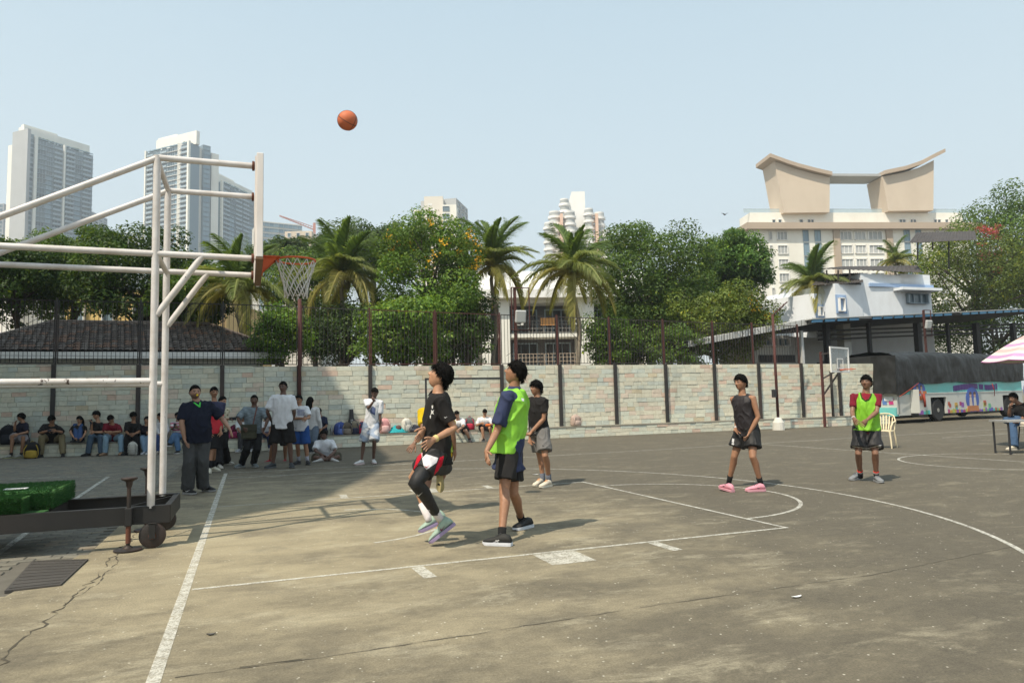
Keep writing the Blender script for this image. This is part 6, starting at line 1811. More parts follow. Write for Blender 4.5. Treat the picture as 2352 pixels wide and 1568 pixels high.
def hair_mesh(c, Rm, hh, style, fg, seed):
    rs = np.random.default_rng(seed); b = MB(); b.smooth = True
    Rm = np.array(Rm); c = np.array(c)
    st = dict(short=(.44, .13, -.42, .060, .12), crop=(.47, .12, -.34, .030, .05), mop=(.42, .10, -.52, .105, .17), long=(.46, -.1, -.6, .07, .1), bun=(.48, .05, -.45, .04, .03), fade=(.48, .18, -.15, .05, .05), quiff=(.52, .14, -.42, .085, .13))[style]
    f0, s0, b0, thick, lock = st
    def line(sy):  # hairline height by how far forward the direction points
        return np.where(sy > 0, s0 + (f0 - s0) * np.clip(sy * 1.25, 0, 1) ** 1.5, s0 + (b0 - s0) * np.clip(-sy * 1.2, 0, 1))
    nu, nv = (60, 36) if fg else (30, 20)
    th = np.linspace(0, 2 * np.pi, nu, endpoint=False); zz = np.linspace(1, 0, nv + 1)
    jag = .045 * np.array([noise.noise(Vector((math.cos(q) * 4 + seed, math.sin(q) * 4, 2.2))) + .6 * noise.noise(Vector((math.cos(q) * 11 + seed, math.sin(q) * 11, 5.2))) for q in th])
    rows = []
    for v in zz:
        sy0 = np.cos(th); ln = line(sy0 * .95) + jag; sz = ln + (1 - ln) * v; r = np.sqrt(np.clip(1 - sz ** 2, 0, 1))
        sx, sy = r * np.sin(th), r * np.cos(th)
        x = .335 * sx * (1 - .30 * np.clip(-sz, 0, 1) ** 1.4); y = .42 * sy * (1 - .5 * np.clip(-sz, 0, 1) * np.clip(-sy, 0, 1)); z = .5 * sz
        nz = np.array([noise.noise(Vector((a * 5 + seed, bb * 5, cc * 5))) + .5 * noise.noise(Vector((a * 13 + seed, bb * 13, cc * 13))) for a, bb, cc in zip(sx, sy, sz)])
        edge = min(1.0, .12 + 5.0 * v); top = .6 + .4 * np.clip(sz, 0, 1)
        t = thick * edge * top * (1 + .38 * nz) + .012
        if style == 'quiff': t = t * (1 + .9 * np.clip(sy, 0, 1) * np.clip(sz, 0, 1))
        if style == 'mop': t = t * (1 + .35 * np.clip(-sy, 0, 1))
        if style == 'fade': t = t * np.where(np.abs(sx) > .55, .35, 1.0)
        P = np.stack([x * (1 + t / .36), y * (1 + t / .42), z * (1 + t / .5)], -1)
        rows.append([tuple(q) for q in (c + (P * hh) @ Rm.T)])
    b.loft(rows, cap=False)
    nl = (900 if fg else 160) if lock > .025 else 0
    for _ in range(nl):   # loose locks that break the outline
        a = rs.uniform(0, 2 * np.pi); sy0 = math.cos(a); ln = float(line(np.array(sy0 * .95))); sz = ln + (1 - ln) * (rs.uniform(0.0, 1.0) ** .8 if rs.random() < .7 else rs.uniform(0, .12)); r = math.sqrt(max(0, 1 - sz * sz)); d = np.array((r * math.sin(a), r * math.cos(a), sz))
        p0 = d * np.array((.335, .42, .5)) * (1 + thick * .9); tan = np.array((d[0] * .4, d[1] * .6, -0.9)) if sz < .75 else np.array((rs.normal(0, .6), .9, -.15))
        tan = tan - d * (tan @ d) * .8; tan += rs.normal(0, .35, 3); tan /= np.linalg.norm(tan); L = lock * rs.uniform(.6, 1.4)
        p1 = p0 + tan * L * .5 + d * L * .16; p2 = p0 + tan * L * 1.05 + d * L * .04; s = np.cross(tan, d); s = s / (np.linalg.norm(s) + 1e-9) * rs.uniform(.010, .018)
        w = [c + (q * hh) @ Rm.T for q in (p0 - s, p0 + s, p1 - s * .8, p1 + s * .8, p2, p1 + d * .02)]
        b.quad(w[0], w[1], w[3], w[2]); b.tri(w[2], w[3], w[4]); b.tri(w[0], w[5], w[1]); b.tri(w[2], w[4], w[5])
    if style in ('long', 'bun'):
        f = Rm @ np.array((0, 1, 0)); bkd = -f
        if style == 'bun':
            b.ell(tuple(c + (np.array((0, -.46, .02)) * hh) @ Rm.T), (.13 * hh, .13 * hh, .13 * hh), 10, 8)
        else:
            n = 9; R0 = []
            for i in range(n):
                s = i / (n - 1); zc = .1 - 1.25 * s; w_ = (.37 + .06 * math.sin(PI * s)) * (1 - .35 * s ** 3); dep = .24 * (1 - .5 * s)
                R0.append([tuple(c + (np.array((w_ * math.cos(a), -.24 - .05 * s + dep * math.sin(a), zc)) * hh) @ Rm.T) for a in [2 * PI * k / 12 for k in range(12)]])
            b.loft(R0)
    return b
def hand_geo(b, W, d, pn, s, curl=.35, thumb=1, spread=.12):
    """palm and five fingers into builder b; W wrist, d direction, pn palm normal"""
    d = d.normalized(); pn = (pn - d * pn.dot(d)).normalized(); la = d.cross(pn)   # lateral; thumb on +la*thumb
    sec = [(0, .026, .019), (.03, .033, .017), (.06, .040, .015), (.088, .041, .013), (.095, .036, .010)]
    b.loft([ell_ring(W + d * (x * s), la, pn, w * s, h * s, 10, .8) for x, w, h in sec])
    for k, (off, L, r) in enumerate(((-.030, .066, .0078), (-.011, .076, .0086), (.010, .082, .0088), (.030, .074, .0085))):
        off *= thumb; p = W + d * (.085 * s) + la * (off * s); dd = (d + la * (off * 3.2 * spread / .12)).normalized(); pts = [p - d * .01 * s, p]; rr = [r * 1.05 * s, r * 1.05 * s]; c = curl * (1 + .25 * (1 - k))
        for q, ll in enumerate((.46, .30, .24)):
            dd = (dd * math.cos(c * .8) + pn * math.sin(c * .8)).normalized(); p = p + dd * (L * ll * s); pts.append(p); rr.append(r * s * (.98, .9, .62)[q])
        b.tube(pts, rr, 7)
    p = W + d * (.022 * s) + la * (thumb * .026 * s); dd = (d * .75 + la * thumb * .62 + pn * .25).normalized(); pts = [p - dd * .012 * s, p]; rr = [.013 * s, .0125 * s]
    for q, ll in enumerate((.038, .032, .026)):
        p = p + dd * (ll * s); pts.append(p); rr.append((.0108, .0095, .007)[q] * s); dd = (dd * .9 + d * .35 + pn * .12).normalized()
    b.tube(pts, rr, 7)
def shoe(A, H, T, up, s, col, sole, lace, par, fg, hi=0.0, accent=None):
    f = (T - H).normalized(); u = (up - f * up.dot(f)).normalized(); l = u.cross(f); Ln = .285 * s
    sec = [(0, .028, .030, .070), (.018, .036, .030, .100 + hi), (.06, .040, .028, .112 + hi), (.10, .041, .026, .108 + hi * .7), (.135, .043, .025, .092), (.175, .047, .025, .078), (.215, .048, .025, .068), (.25, .042, .025, .057), (.272, .028, .027, .046), (.281, .010, .03, .038)]
    o = MB(); o.smooth = True; o.col = col; rings = []
    for x, w, z0, z1 in sec:
        rg = []
        for k in range(12):
            a = 2 * PI * k / 12; yy = math.cos(a); zz = math.sin(a); wk = w * (1 - .30 * max(0, zz)) * math.copysign(abs(yy) ** .7, yy); hz_ = z0 + (z1 - z0) * (zz * .5 + .5)
            rg.append(H + f * (x * s) + l * (wk * s) + u * (hz_ * s))
        rings.append(rg)
    o.loft(rings); sh = o.build('shoe', M_shoe, par, True, 60)
    o = MB(); o.smooth = False; o.col = sole
    out = [(x - (.004 if x < .01 else 0), w + .004) for x, w, _, _ in sec] + [(.287, .004)]
    pts = [(x, w) for x, w in out] + [(x, -w) for x, w in reversed(out)]
    o.loft([[H + f * (x * s * k - .0) + l * (y * s * (1.0 if z > .01 else .94)) + u * (z * s + (.012 * s if x > .25 else 0) * (z < .02)) for x, y in pts] for z, k in ((0.0, 1), (.012, 1), (.030, 1))]); o.build('sole', M_sole, sh, None, 30)
    if fg or lace:
        o = MB(); o.col = lace or (.6, .6, .6)
        for k in range(5):
            x = .105 + .022 * k; z = .106 - .008 * k - .0015 * k * k; o.tube([H + f * (x * s) + l * (y * .024 * s) + u * ((z + .004 - .008 * y * y) * s) for y in (-1, -.5, 0, .5, 1)], .0042 * s, 5)
        o.build('laces', M_shoe, sh)
    return sh
def decal(me_obj, poly, col, name='print', off=0.004, step=1.2, par=None, mat=None):
    """flat print: the outline (photo units) laid on the garment it shows on"""
    me = me_obj.data; bv = BVHTree.FromPolygons([v.co[:] for v in me.vertices], [p.vertices[:] for p in me.polygons])
    P = np.array(poly); x0, y0 = P.min(0); x1, y1 = P.max(0); nx, ny = max(2, int((x1 - x0) / step)) + 1, max(2, int((y1 - y0) / step)) + 1
    def inside(x, y):
        r = False; j = len(P) - 1
        for i in range(len(P)):
            if (P[i][1] > y) != (P[j][1] > y) and x < (P[j][0] - P[i][0]) * (y - P[i][1]) / (P[j][1] - P[i][1] + 1e-12) + P[i][0]: r = not r
            j = i
        return r
    b = MB(); b.smooth = True; b.col = col; idx = {}; V = []
    o = Vector(CAM)
    for i in range(nx + 1):
        for j in range(ny + 1):
            x, y = x0 + (x1 - x0) * i / nx, y0 + (y1 - y0) * j / ny; d = Vector(ray(x, y)).normalized(); h = bv.ray_cast(o, d)
            if h[0] is not None: idx[(i, j)] = len(V); V.append(h[0] - d * off)
    F = []
    for i in range(nx):
        for j in range(ny):
            k = [(i, j), (i, j + 1), (i + 1, j + 1), (i + 1, j)]
            if all(q in idx for q in k) and inside(x0 + (x1 - x0) * (i + .5) / nx, y0 + (y1 - y0) * (j + .5) / ny):
                vs = [idx[q] for q in k]
                if max((V[vs[0]] - V[vs[q]]).length for q in (1, 2, 3)) < .12: F.append(vs)
    if not F: return None
    b.add(V, F); return b.build(name, mat or M_cloth, par or me_obj, True)

def person(label, T, sp):
    s = sp.get('s', 1.0); bd = sp.get('build', 1.0); fg = sp.get('fg', False)
    px = lambda q: T(q[0], q[1])
    f = fdir(sp['yaw']); lat = UPV.cross(f).normalized()            # lat: the person's left
    # ---- feet and pelvis
    ank = {}
    for k in 'LR':
        q = sp['leg' + k]['ankle']; x, y = px(q)
        if len(q) > 2: ank[k] = ('d', x, y, q[2])
        elif sp.get('sit'):
            X2 = 0.0
            for _ in range(6): Y2 = bfront(X2) - .17; X2 = AY(x, y, Y2).x
            ank[k] = ('g', Vector((X2, Y2, sp.get('ankz', .095) * s)))
        else: ank[k] = ('g', GP(x, y, sp.get('ankz', .095) * s))
    if 'D' in sp: D = sp['D']
    elif 'seatY' in sp: D = depth(AY(*px(sp['pelvis']), sp['seatY']))
    else:
        g = [a[1] for a in ank.values() if a[0] == 'g']; D = sum(depth(p) for p in g) / len(g)
    for k in 'LR':
        if ank[k][0] == 'd': ank[k] = ('d', DP(ank[k][1], ank[k][2], D + ank[k][3]))
    A = {k: ank[k][1] for k in 'LR'}
    x, y = px(sp['pelvis']); pel = DP(x, y, D + sp.get('pdz', 0))
    x, y = px(sp['neck']); neck = DP(x, y, D + sp.get('ndz', 0))
    spine = neck - pel; up = spine.normalized()
    twist = sp.get('twist', 0.0); lat_h = (Matrix.Rotation(R_(twist), 3, 'Z') @ lat)
    la_s = (lat - up * lat.dot(up)).normalized(); fw_s = la_s.cross(up).normalized()
    if fw_s.dot(f) < 0: fw_s = -fw_s
    la_p = (lat_h - up * lat_h.dot(up)).normalized()
    sw = sp.get('sw', .175) * s
    SH = {'L': neck + la_s * sw - up * (.055 * s), 'R': neck - la_s * sw - up * (.055 * s)}
    HP = {'L': pel + la_p * (.088 * s), 'R': pel - la_p * (.088 * s)}
    EL, WR, KN, HD = {}, {}, {}, {}
    for k in 'LR':
        a = sp['arm' + k]
        if a.get('hang'):     # hidden arm hanging beside the body
            EL[k] = SH[k] - up * (.28 * s) + (la_s if k == 'L' else -la_s) * (.05 * s) - fw_s * .02; WR[k] = EL[k] - up * (.24 * s) + fw_s * (.06 * s); HD[k] = (WR[k] - EL[k]).normalized()
        else:
            x, y = px(a['elbow']); EL[k] = on_ray(SH[k], x, y, .285 * s, a.get('ef', 0))
            x, y = px(a['wrist']); WR[k] = on_ray(EL[k], x, y, .25 * s, a.get('wf', 0))
            if 'tip' in a: x, y = px(a['tip']); HD[k] = (on_ray(WR[k], x, y, .17 * s, a.get('tf', 0)) - WR[k]).normalized()
            else: HD[k] = (WR[k] - EL[k]).normalized()
        l = sp['leg' + k]; x, y = px(l['knee']); KN[k] = on_ray(HP[k], x, y, l.get('th', .43) * s, l.get('kf', 0))
    x, y = px(sp['head']); hc = DP(x, y, depth(neck) + sp.get('hdz', 0)); hh = sp.get('hh', .228) * s
    hy, hp, hr = sp.get('head_rot', (sp['yaw'], 0, 0)); hf_ = fdir(hy); hl = UPV.cross(hf_)
    hf2 = (hf_ * math.cos(R_(hp)) + UPV * math.sin(R_(hp))); hu_ = hl.cross(hf2) * -1; hu_ = hu_ if hu_.z > 0 else -hu_
    rr = Matrix.Rotation(R_(hr), 3, hf2); hl2, hu2 = rr @ hl, rr @ hu_
    Rm = np.array([list(-hl2), list(hf2), list(hu2)]).T
    root = thing('person', label, 'person', (pel.x, pel.y, 0), sp.get('group'))
    skin = sp.get('skin', (.24, .125, .075))
    J = dict(neck=neck, pel=pel, SH=SH, HP=HP, EL=EL, WR=WR, KN=KN, A=A, up=up, la=la_s, fw=fw_s, s=s, lap=la_p)
    # ---- body
    b = MB(); bd2 = .94 * bd; belly = sp.get('belly', 0.0)
    def tor(rows, ease=0.0, blend=True):
        out = []
        for t, rl, rd, o in rows:
            q = max(0, min(1, t)); la = (la_p.lerp(la_s, q)).normalized(); fwv = la.cross(up); fwv = fwv if fwv.dot(fw_s) > 0 else -fwv
            out.append(ell_ring(pel + spine * t + fwv * (o * s), la, fwv, (rl * bd + ease) * s, (rd * bd + ease) * s, 22))
        return out
    bod = [(-.17, .10, .075, 0), (-.08, .150, .100, 0), (.05, .155, .105, 0), (.30, .135, .095 + belly * .5, .01 + belly * .4), (.55, .145, .100 + belly * .4, .01 + belly * .3), (.78, .164, .100, .0), (.90, .160, .086, -.005), (.97, .112, .066, -.005), (1.02, .055, .05, 0)]
    b.loft(tor([(t, rl * .93, rd * .93, o) for t, rl, rd, o in bod]))
    hb = hc - Vector(hf2) * (.07 * hh / .228 * .228) - hu2 * (.20 * hh)
    b.tube([neck - up * (.06 * s), neck + up * (.01 * s), neck.lerp(hb, .55), hb, hb + hu2 * (.12 * hh)], [.075 * s * bd, .060 * s * bd ** .5, .053 * s * bd ** .5, .053 * s * bd ** .5, .045 * s], 14)
    for k in 'LR':
        S, E, W = SH[k], EL[k], WR[k]; sd = la_s if k == 'L' else -la_s
        b.tube([S - sd * (.05 * s), S + sd * (.004 * s), S.lerp(E, .3), S.lerp(E, .65), E, E.lerp(W, .25), E.lerp(W, .6), W, W + HD[k] * (.02 * s)], [q * s * bd ** .8 for q in (.050, .052, .048, .041, .038, .0395, .034, .0255, .024)], 12)
        Hh, K, An = HP[k], KN[k], A[k]; bkd = -(la_p.cross((K - An).normalized())); bkd = bkd if bkd.dot(f) < 0 else -bkd
        b.tube([Hh + (pel - Hh) * .2 + up * .03, Hh, Hh.lerp(K, .35), Hh.lerp(K, .72), K, K.lerp(An, .28) + bkd * (.016 * s), K.lerp(An, .62) + bkd * (.006 * s), An, An - UPV * (.03 * s)], [q * s * bd ** .8 for q in (.085, .086, .079, .063, .053, .0555, .043, .034, .034)], 14)
    def body_cb(me):
        set_col(me, skin)
        V, F, C, _ = head_geo(hc, Rm, hh, skin, sp); F4 = [q for q in F if len(q) == 4]; F3 = [q for q in F if len(q) == 3]
        hb_ = MB()
        for k in 'LR':
            a = sp['arm' + k]; pn = a.get('palm'); pnv = (fdir(pn) if isinstance(pn, (int, float)) else None) or (pel + spine * .4 - WR[k])
            if abs(pnv.normalized().dot(HD[k])) > .93: pnv = fw_s
            sgn = 1 if k == 'L' else -1
            hand_geo(hb_, WR[k], HD[k], pnv, s * (.98 if bd < 1.1 else 1.08), a.get('curl', .35), a.get('thumb', sgn), a.get('spread', .12))
        o = len(V); V = V + hb_.v; C = C + [tuple(np.array(skin) * 1.03)] * len(hb_.v); F4 += [tuple(i + o for i in q) for q in hb_.f if len(q) == 4]; F3 += [tuple(i + o for i in q) for q in hb_.f if len(q) != 4]
        join_into(me, V, F4, F3, C); me.materials.append(M_skin); ob = link(bpy.data.objects.new('body', me)); adopt(ob, root); J['body'] = ob
    pend(b, .009 if fg else .015, 4, body_cb)
    hb2 = hair_mesh(hc, Rm, hh, sp.get('hair', 'short'), fg, sp.get('seed', 1)); hair = hb2.build('hair', sp.get('hairmat', M_hair), root, True)
    # ---- top
    top = sp['top']; ease = top.get('ease', .022); hem = top.get('hem', -.20)
    rows = [(hem, .158 + top.get('flare', .012), .108 + top.get('flare', .012) + belly * .3, belly * .25), (hem + .10, .160, .110 + belly * .5, belly * .4), (.12, .157, .108 + belly * .7, .005 + belly * .5), (.35, .150, .103 + belly * .7, .01 + belly * .45), (.58, .155, .105 + belly * .4, .01 + belly * .3), (.78, .168, .103, .0), (.90, .163, .088, -.005), (.96, .122, .070, -.006), (1.0, .066, .056, -.004)]
    def garment(name, rows, ease, sl, col, amp, frq, mat, vox, longs=False, extra=None, slr=.058):
        g = MB(); g.loft(tor(rows, ease))
        if sl > 0:
            for k in 'LR':
                S, E, W = SH[k], EL[k], WR[k]; sd = la_s if k == 'L' else -la_s
                if longs: pts = [S - sd * (.06 * s), S + sd * .004, S.lerp(E, .5), E, E.lerp(W, .5), E.lerp(W, sl)]; rr2 = [.056, .060, .055, .050, .046, .040]
                else: e = S.lerp(E, sl); pts = [S - sd * (.06 * s), S + sd * .006, S.lerp(E, sl * .5), e]; rr2 = [.054, .058, slr, slr * 1.04]
                g.tube(pts, [(q + ease * .25) * s * bd ** .8 for q in rr2], 14)
        if extra: extra(g)
        def cb(me):
            wrinkle(me, amp, frq, sp.get('seed', 1) * 3.1); set_col(me, col); me.materials.append(mat); ob = link(bpy.data.objects.new(name, me)); adopt(ob, root); J[name] = ob
        pend(g, vox, 6 if fg else 3, cb)
    vx = .011 if fg else .018
    garment(top.get('name', 'shirt'), rows, ease, top.get('sleeve', .62), top['col'], top.get('amp', .011 if fg else .009), top.get('freq', 9), top.get('mat', M_cloth), vx, top.get('long', False), top.get('extra'), top.get('slr', .060) * .92)
    if top.get('collar'):
        g = MB(); g.col = top['collar']; g.smooth = True; n = 20; rws = []
        for rr2, dz in ((.064, -.005), (.060, .03), (.072, .012), (.076, -.008)):
            rws.append([p + up * (dz * s) - fw_s * (.004) + fw_s * (-.012 * math.sin(2 * PI * k / n) if dz > 0 else 0) for k, p in enumerate(ell_ring(neck, la_s, fw_s, (rr2 + .008) * s, (rr2 + .004) * s, n, 1))])
        g.loft(rws, cap=False); g.build('collar', top.get('mat', M_cloth), root, True)
    if 'vest' in sp:
        v = sp['vest']; vh = v.get('hem', -.05); e2 = v.get('ease', .034)
        vr = [(vh, .160 + v.get('flare', .01), .110 + v.get('flare', .01), v.get('fo', .0)), (.10, .160, .110, v.get('fo', 0) * .8), (.35, .150, .105, .01), (.6, .152, .106, .01), (.78, .150, .103, 0), (.90, .118, .086, -.005), (.965, .088, .068, -.006), (1.0, .070, .060, -.004)]
        garment('bib', vr, e2, 0, v['col'], v.get('amp', .010), v.get('freq', 8), M_mesh, vx, extra=v.get('extra'))
    # ---- bottom
    bt = sp['bottom']; e = bt.get('ease', .02); kind = bt['kind']
    g = MB(); g.loft(tor([(-.20, .12, .09, 0), (-.10, .152, .108, 0), (.02, .158, .110, 0), (.12, .150, .105, 0), (.16, .135, .095, 0)], e * .8))
    for k in 'LR':
        Hh, K, An = HP[k], KN[k], A[k]
        if kind == 'shorts':
            q = bt.get('len', .82); pts = [Hh + (pel - Hh) * .25 + up * .02, Hh, Hh.lerp(K, q * .5), Hh.lerp(K, q)]; rr2 = [.086, .089, .087, .082 + bt.get('flare', .012)]
            if q > 1: pts[-1] = K.lerp(An, q - 1)
        else:
            pts = [Hh + (pel - Hh) * .25 + up * .02, Hh, Hh.lerp(K, .4), Hh.lerp(K, .8), K, K.lerp(An, .35), K.lerp(An, .75), K.lerp(An, bt.get('len', 1.02))]; fl = bt.get('flare', 0); rr2 = [.088, .090, .084, .068, .062, .062 + fl * .4, .054 + fl * .8, .050 + fl]
        g.tube(pts, [(q + e) * s * bd ** .8 for q in rr2], 16)
    def bot_cb(me):
        wrinkle(me, bt.get('amp', .008), bt.get('freq', 9), sp.get('seed', 1) * 7.7); set_col(me, bt['col']); me.materials.append(bt.get('mat', M_cloth)); nm = 'shorts' if kind == 'shorts' else 'trousers'; ob = link(bpy.data.objects.new(nm, me)); adopt(ob, root); J['bottom'] = ob
    pend(g, vx, 3, bot_cb)
    # ---- legwear, socks, shoes
    for k in 'LR':
        l = sp['leg' + k]; Hh, K, An = HP[k], KN[k], A[k]
        if l.get('legging'):
            g = MB(); g.smooth = True; g.col = (.016, .016, .017); bkd = -(la_p.cross((K - An).normalized())); bkd = bkd if bkd.dot(f) < 0 else -bkd
            pts = [Hh, Hh.lerp(K, .35), Hh.lerp(K, .72), Hh.lerp(K, .9), K, K.lerp(An, .12) + bkd * .008, K.lerp(An, .28) + bkd * (.016 * s), K.lerp(An, .62) + bkd * (.006 * s), K.lerp(An, .84)]
            g.tube(pts, [(q + .006) * s for q in (.088, .082, .067, .060, .058, .057, .0585, .046, .039)], 18); J['legging' + k] = g.build('legging', M_mesh, root, True)
        sk = sp.get('sock')
        if sk:
            for i, (c0, t0, t1) in enumerate(sk):
                g = MB(); g.smooth = True; g.col = c0; a0, a1 = An.lerp(K, t0), An.lerp(K, t1); r0 = (.036 + .020 * t0) * s * bd ** .6; r1 = (.036 + .030 * t1) * s * bd ** .6; g.tube([a0 - (a1 - a0).normalized() * (.05 if i == 0 and t0 <= .01 else 0), a0, a1], [r0 + .004, r0 + .004, r1 + .004], 14); J['sock%s%d' % (k, i)] = g.build('sock', M_cloth, root, True)
        sc_ = sp.get('shoe', dict(col=(.03, .03, .03), sole=(.5, .5, .5)))
        if 'heel' in l:
            x, y = px(l['heel']); hx_, hy_ = x, y
            if len(l['heel']) > 2: Hh2 = DP(x, y, D + l['heel'][2])
            else: Hh2 = GP(x, y, 0.002)
            x, y = px(l['toe']); T2 = DP(x, y, D + l['toe'][2]) if len(l['toe']) > 2 else GP(x, y, 0.002)
            if l.get('fix'): H2 = An - (T2 - Hh2).normalized() * (.055 * s) - UPV * (.0)
            fdv = (T2 - Hh2).normalized(); Hh2 = T2 - fdv * (.287 * s) if l.get('pin', 'toe') == 'toe' else Hh2
        else:
            fy = l.get('fyaw', sp['yaw']); fdv = fdir(fy); Hh2 = Vector((An.x, An.y, An.z - sp.get('ankz', .095) * s + .002)) - fdv * (.062 * s)
        upv = UPV if abs(fdv.z) < .9 else f
        J['shoe' + k] = shoe(An, Hh2, Hh2 + fdv * .28 * s, upv, s * sc_.get('size', 1.0), sc_['col'], sc_['sole'], sc_.get('lace'), root, fg, sc_.get('hi', 0))
    J['root'] = root; J['D'] = D; J['T'] = T; J['hc'] = hc; J['Rm'] = Rm; J['hh'] = hh; J['HD'] = HD
    return J
def band(J, part, a, b_, t, r, col, w=.012, name='wristband'):
    """ring round a limb between joints a and b_ at fraction t"""
    p = a.lerp(b_, t); d = (b_ - a).normalized(); g = MB(); g.smooth = True; g.col = col; g.tube([p - d * w, p - d * w * .8, p + d * w * .8, p + d * w], [r * .9, r, r, r * .9], 14); return g.build(name, M_mesh, J['root'], True)
def in_hand(J, k, name, label, cat, col, size, off=.09, mat=None, tilt=None):
    """a small flat thing held at the hand (phone and the like), top-level"""
    p = J['WR'][k] + J['HD'][k] * off + J['fw'] * .02; f = (Vector(CAM) - p).normalized() if tilt is None else tilt
    u = UPV; l = u.cross(f).normalized(); u2 = f.cross(l); mt = Matrix((l, f * -1, u2)).transposed().to_4x4(); mt.translation = p
    g = MB(); g.col = col; g.cbox((-size[0] / 2, -size[2] / 2, -size[1] / 2), (size[0] / 2, size[2] / 2, size[1] / 2), min(size) * .3, mt); return tag(g.build(name, mat or M_mesh), label, cat)
TA = lambda x, y: (857.5 + .3125 * x, 796.25 + .3125 * y)
TD = lambda x, y: (1592.5 + .20833 * x, 833.0 + .20833 * y)
TR = lambda x, y: (392.0 + .20833 * x, 845.25 + .20833 * y)
TS = lambda x, y: (.18228 * x, 906.5 + .18228 * y)
TU = lambda x, y: (2143.75 + .18364 * x, 765.6 + .18364 * y)
BLACK, NAVY, WHITE, GREY = (.018, .017, .017), (.020, .026, .060), (.62, .63, .66), (.14, .14, .14)
S_LT, S_MD, S_DK, S_VD = (.41, .222, .134), (.315, .163, .095), (.215, .112, .070), (.125, .069, .051)
LIME = (.24, .56, .050)
# ---- A: shooter's rebounder in black
A_ = person('player in black T-shirt, red and white shorts and one black legging looking up', TA, dict(fg=True, s=1.05, D=7.12, yaw=-80, twist=8, skin=S_LT, seed=11,
    neck=(478, 338), pelvis=(470, 775), head=(492, 222), head_rot=(-84, 31, 0), hdz=.02, hair='mop', hh=.236, sw=.165, build=.92,
    armL=dict(elbow=(596, 600), ef=0, wrist=(445, 680), wf=0, tip=(345, 752), curl=.22, palm=40, spread=.2), armR=dict(elbow=(455, 590), ef=1, wrist=(372, 602), wf=0, tip=(322, 700), curl=.28, spread=.2, palm=-120),
    legL=dict(knee=(305, 998), kf=0, ankle=(480, 1250, -.10), heel=(585, 1325, -.10), toe=(425, 1448, -.10), legging=True), legR=dict(knee=(292, 955), kf=1, ankle=(402, 1250, .12), heel=(450, 1318, .12), toe=(345, 1368, .10)),
    top=dict(col=BLACK, ease=.026, hem=-.18, flare=.018, sleeve=.78, slr=.070, freq=7, amp=.013), bottom=dict(kind='shorts', col=(.018, .017, .018), len=.66, ease=.010, flare=.012, mat=M_mesh),
    sock=[((.62, .58, .58), 0, .34)], shoe=dict(col=(.30, .40, .33), sole=(.30, .24, .40), lace=(.75, .28, .14), hi=.012, size=1.04)))
# ---- B: green bib over navy
B_ = person('tall player in green bib over navy shirt and black shorts, back to the camera', TA, dict(fg=True, s=1.06, yaw=-108, twist=6, skin=S_MD, seed=5,
    neck=(1035, 310), pelvis=(1005, 745), head=(1048, 195), head_rot=(-98, 26, 0), hair='short', hh=.232, build=.94,
    armL=dict(elbow=(905, 625), ef=0, wrist=(832, 770), wf=0, tip=(838, 872), curl=.4), armR=dict(hang=True),
    legL=dict(knee=(962, 1050), kf=0, th=.392, ankle=(945, 1372), heel=(1012, 1462), toe=(802, 1452)), legR=dict(knee=(1030, 1075), kf=1, th=.40, ankle=(1086, 1262), heel=(1165, 1322), toe=(1028, 1352)),
    top=dict(col=(.035, .045, .095), ease=.028, hem=-.34, flare=.034, sleeve=.80, slr=.068, collar=(.04, .05, .105), freq=7, amp=.013),
    vest=dict(col=LIME, hem=-.06, ease=.050, flare=.022, fo=.055, amp=.015, freq=7), bottom=dict(kind='shorts', col=(.022, .021, .021), len=.74, ease=.022, flare=.012),
    sock=[((.015, .015, .015), 0, .13)], shoe=dict(col=(.022, .022, .020), sole=(.62, .64, .68), lace=(.05, .05, .05))))
# ---- C: black tee, grey shorts
C_ = person('player in plain black T-shirt and grey shorts standing right of the bib player', TA, dict(fg=True, s=1.02, yaw=-48, skin=S_MD, seed=21, stubble=True,
    neck=(1205, 368), pelvis=(1218, 612), head=(1197, 306), head_rot=(-56, 6, 0), hair='mop', hh=.232, build=.96,
    armL=dict(elbow=(1252, 530), ef=0, wrist=(1160, 628), wf=0, tip=(1118, 668), curl=.5), armR=dict(elbow=(1160, 560), ef=1, wrist=(1152, 680), wf=0, tip=(1150, 728), curl=.3),
    legL=dict(knee=(1262, 800), kf=0, ankle=(1292, 978), heel=(1328, 1020), toe=(1222, 1038)), legR=dict(knee=(1222, 795), kf=1, ankle=(1246, 970), heel=(1258, 1010), toe=(1178, 1028)),
    top=dict(col=BLACK, ease=.022, hem=-.14, sleeve=.66), bottom=dict(kind='shorts', col=(.15, .145, .14), len=.82, ease=.026, flare=.018), sock=[((.12, .13, .16), 0, .24)], shoe=dict(col=(.58, .52, .42), sole=(.66, .62, .52), lace=(.65, .30, .12))))
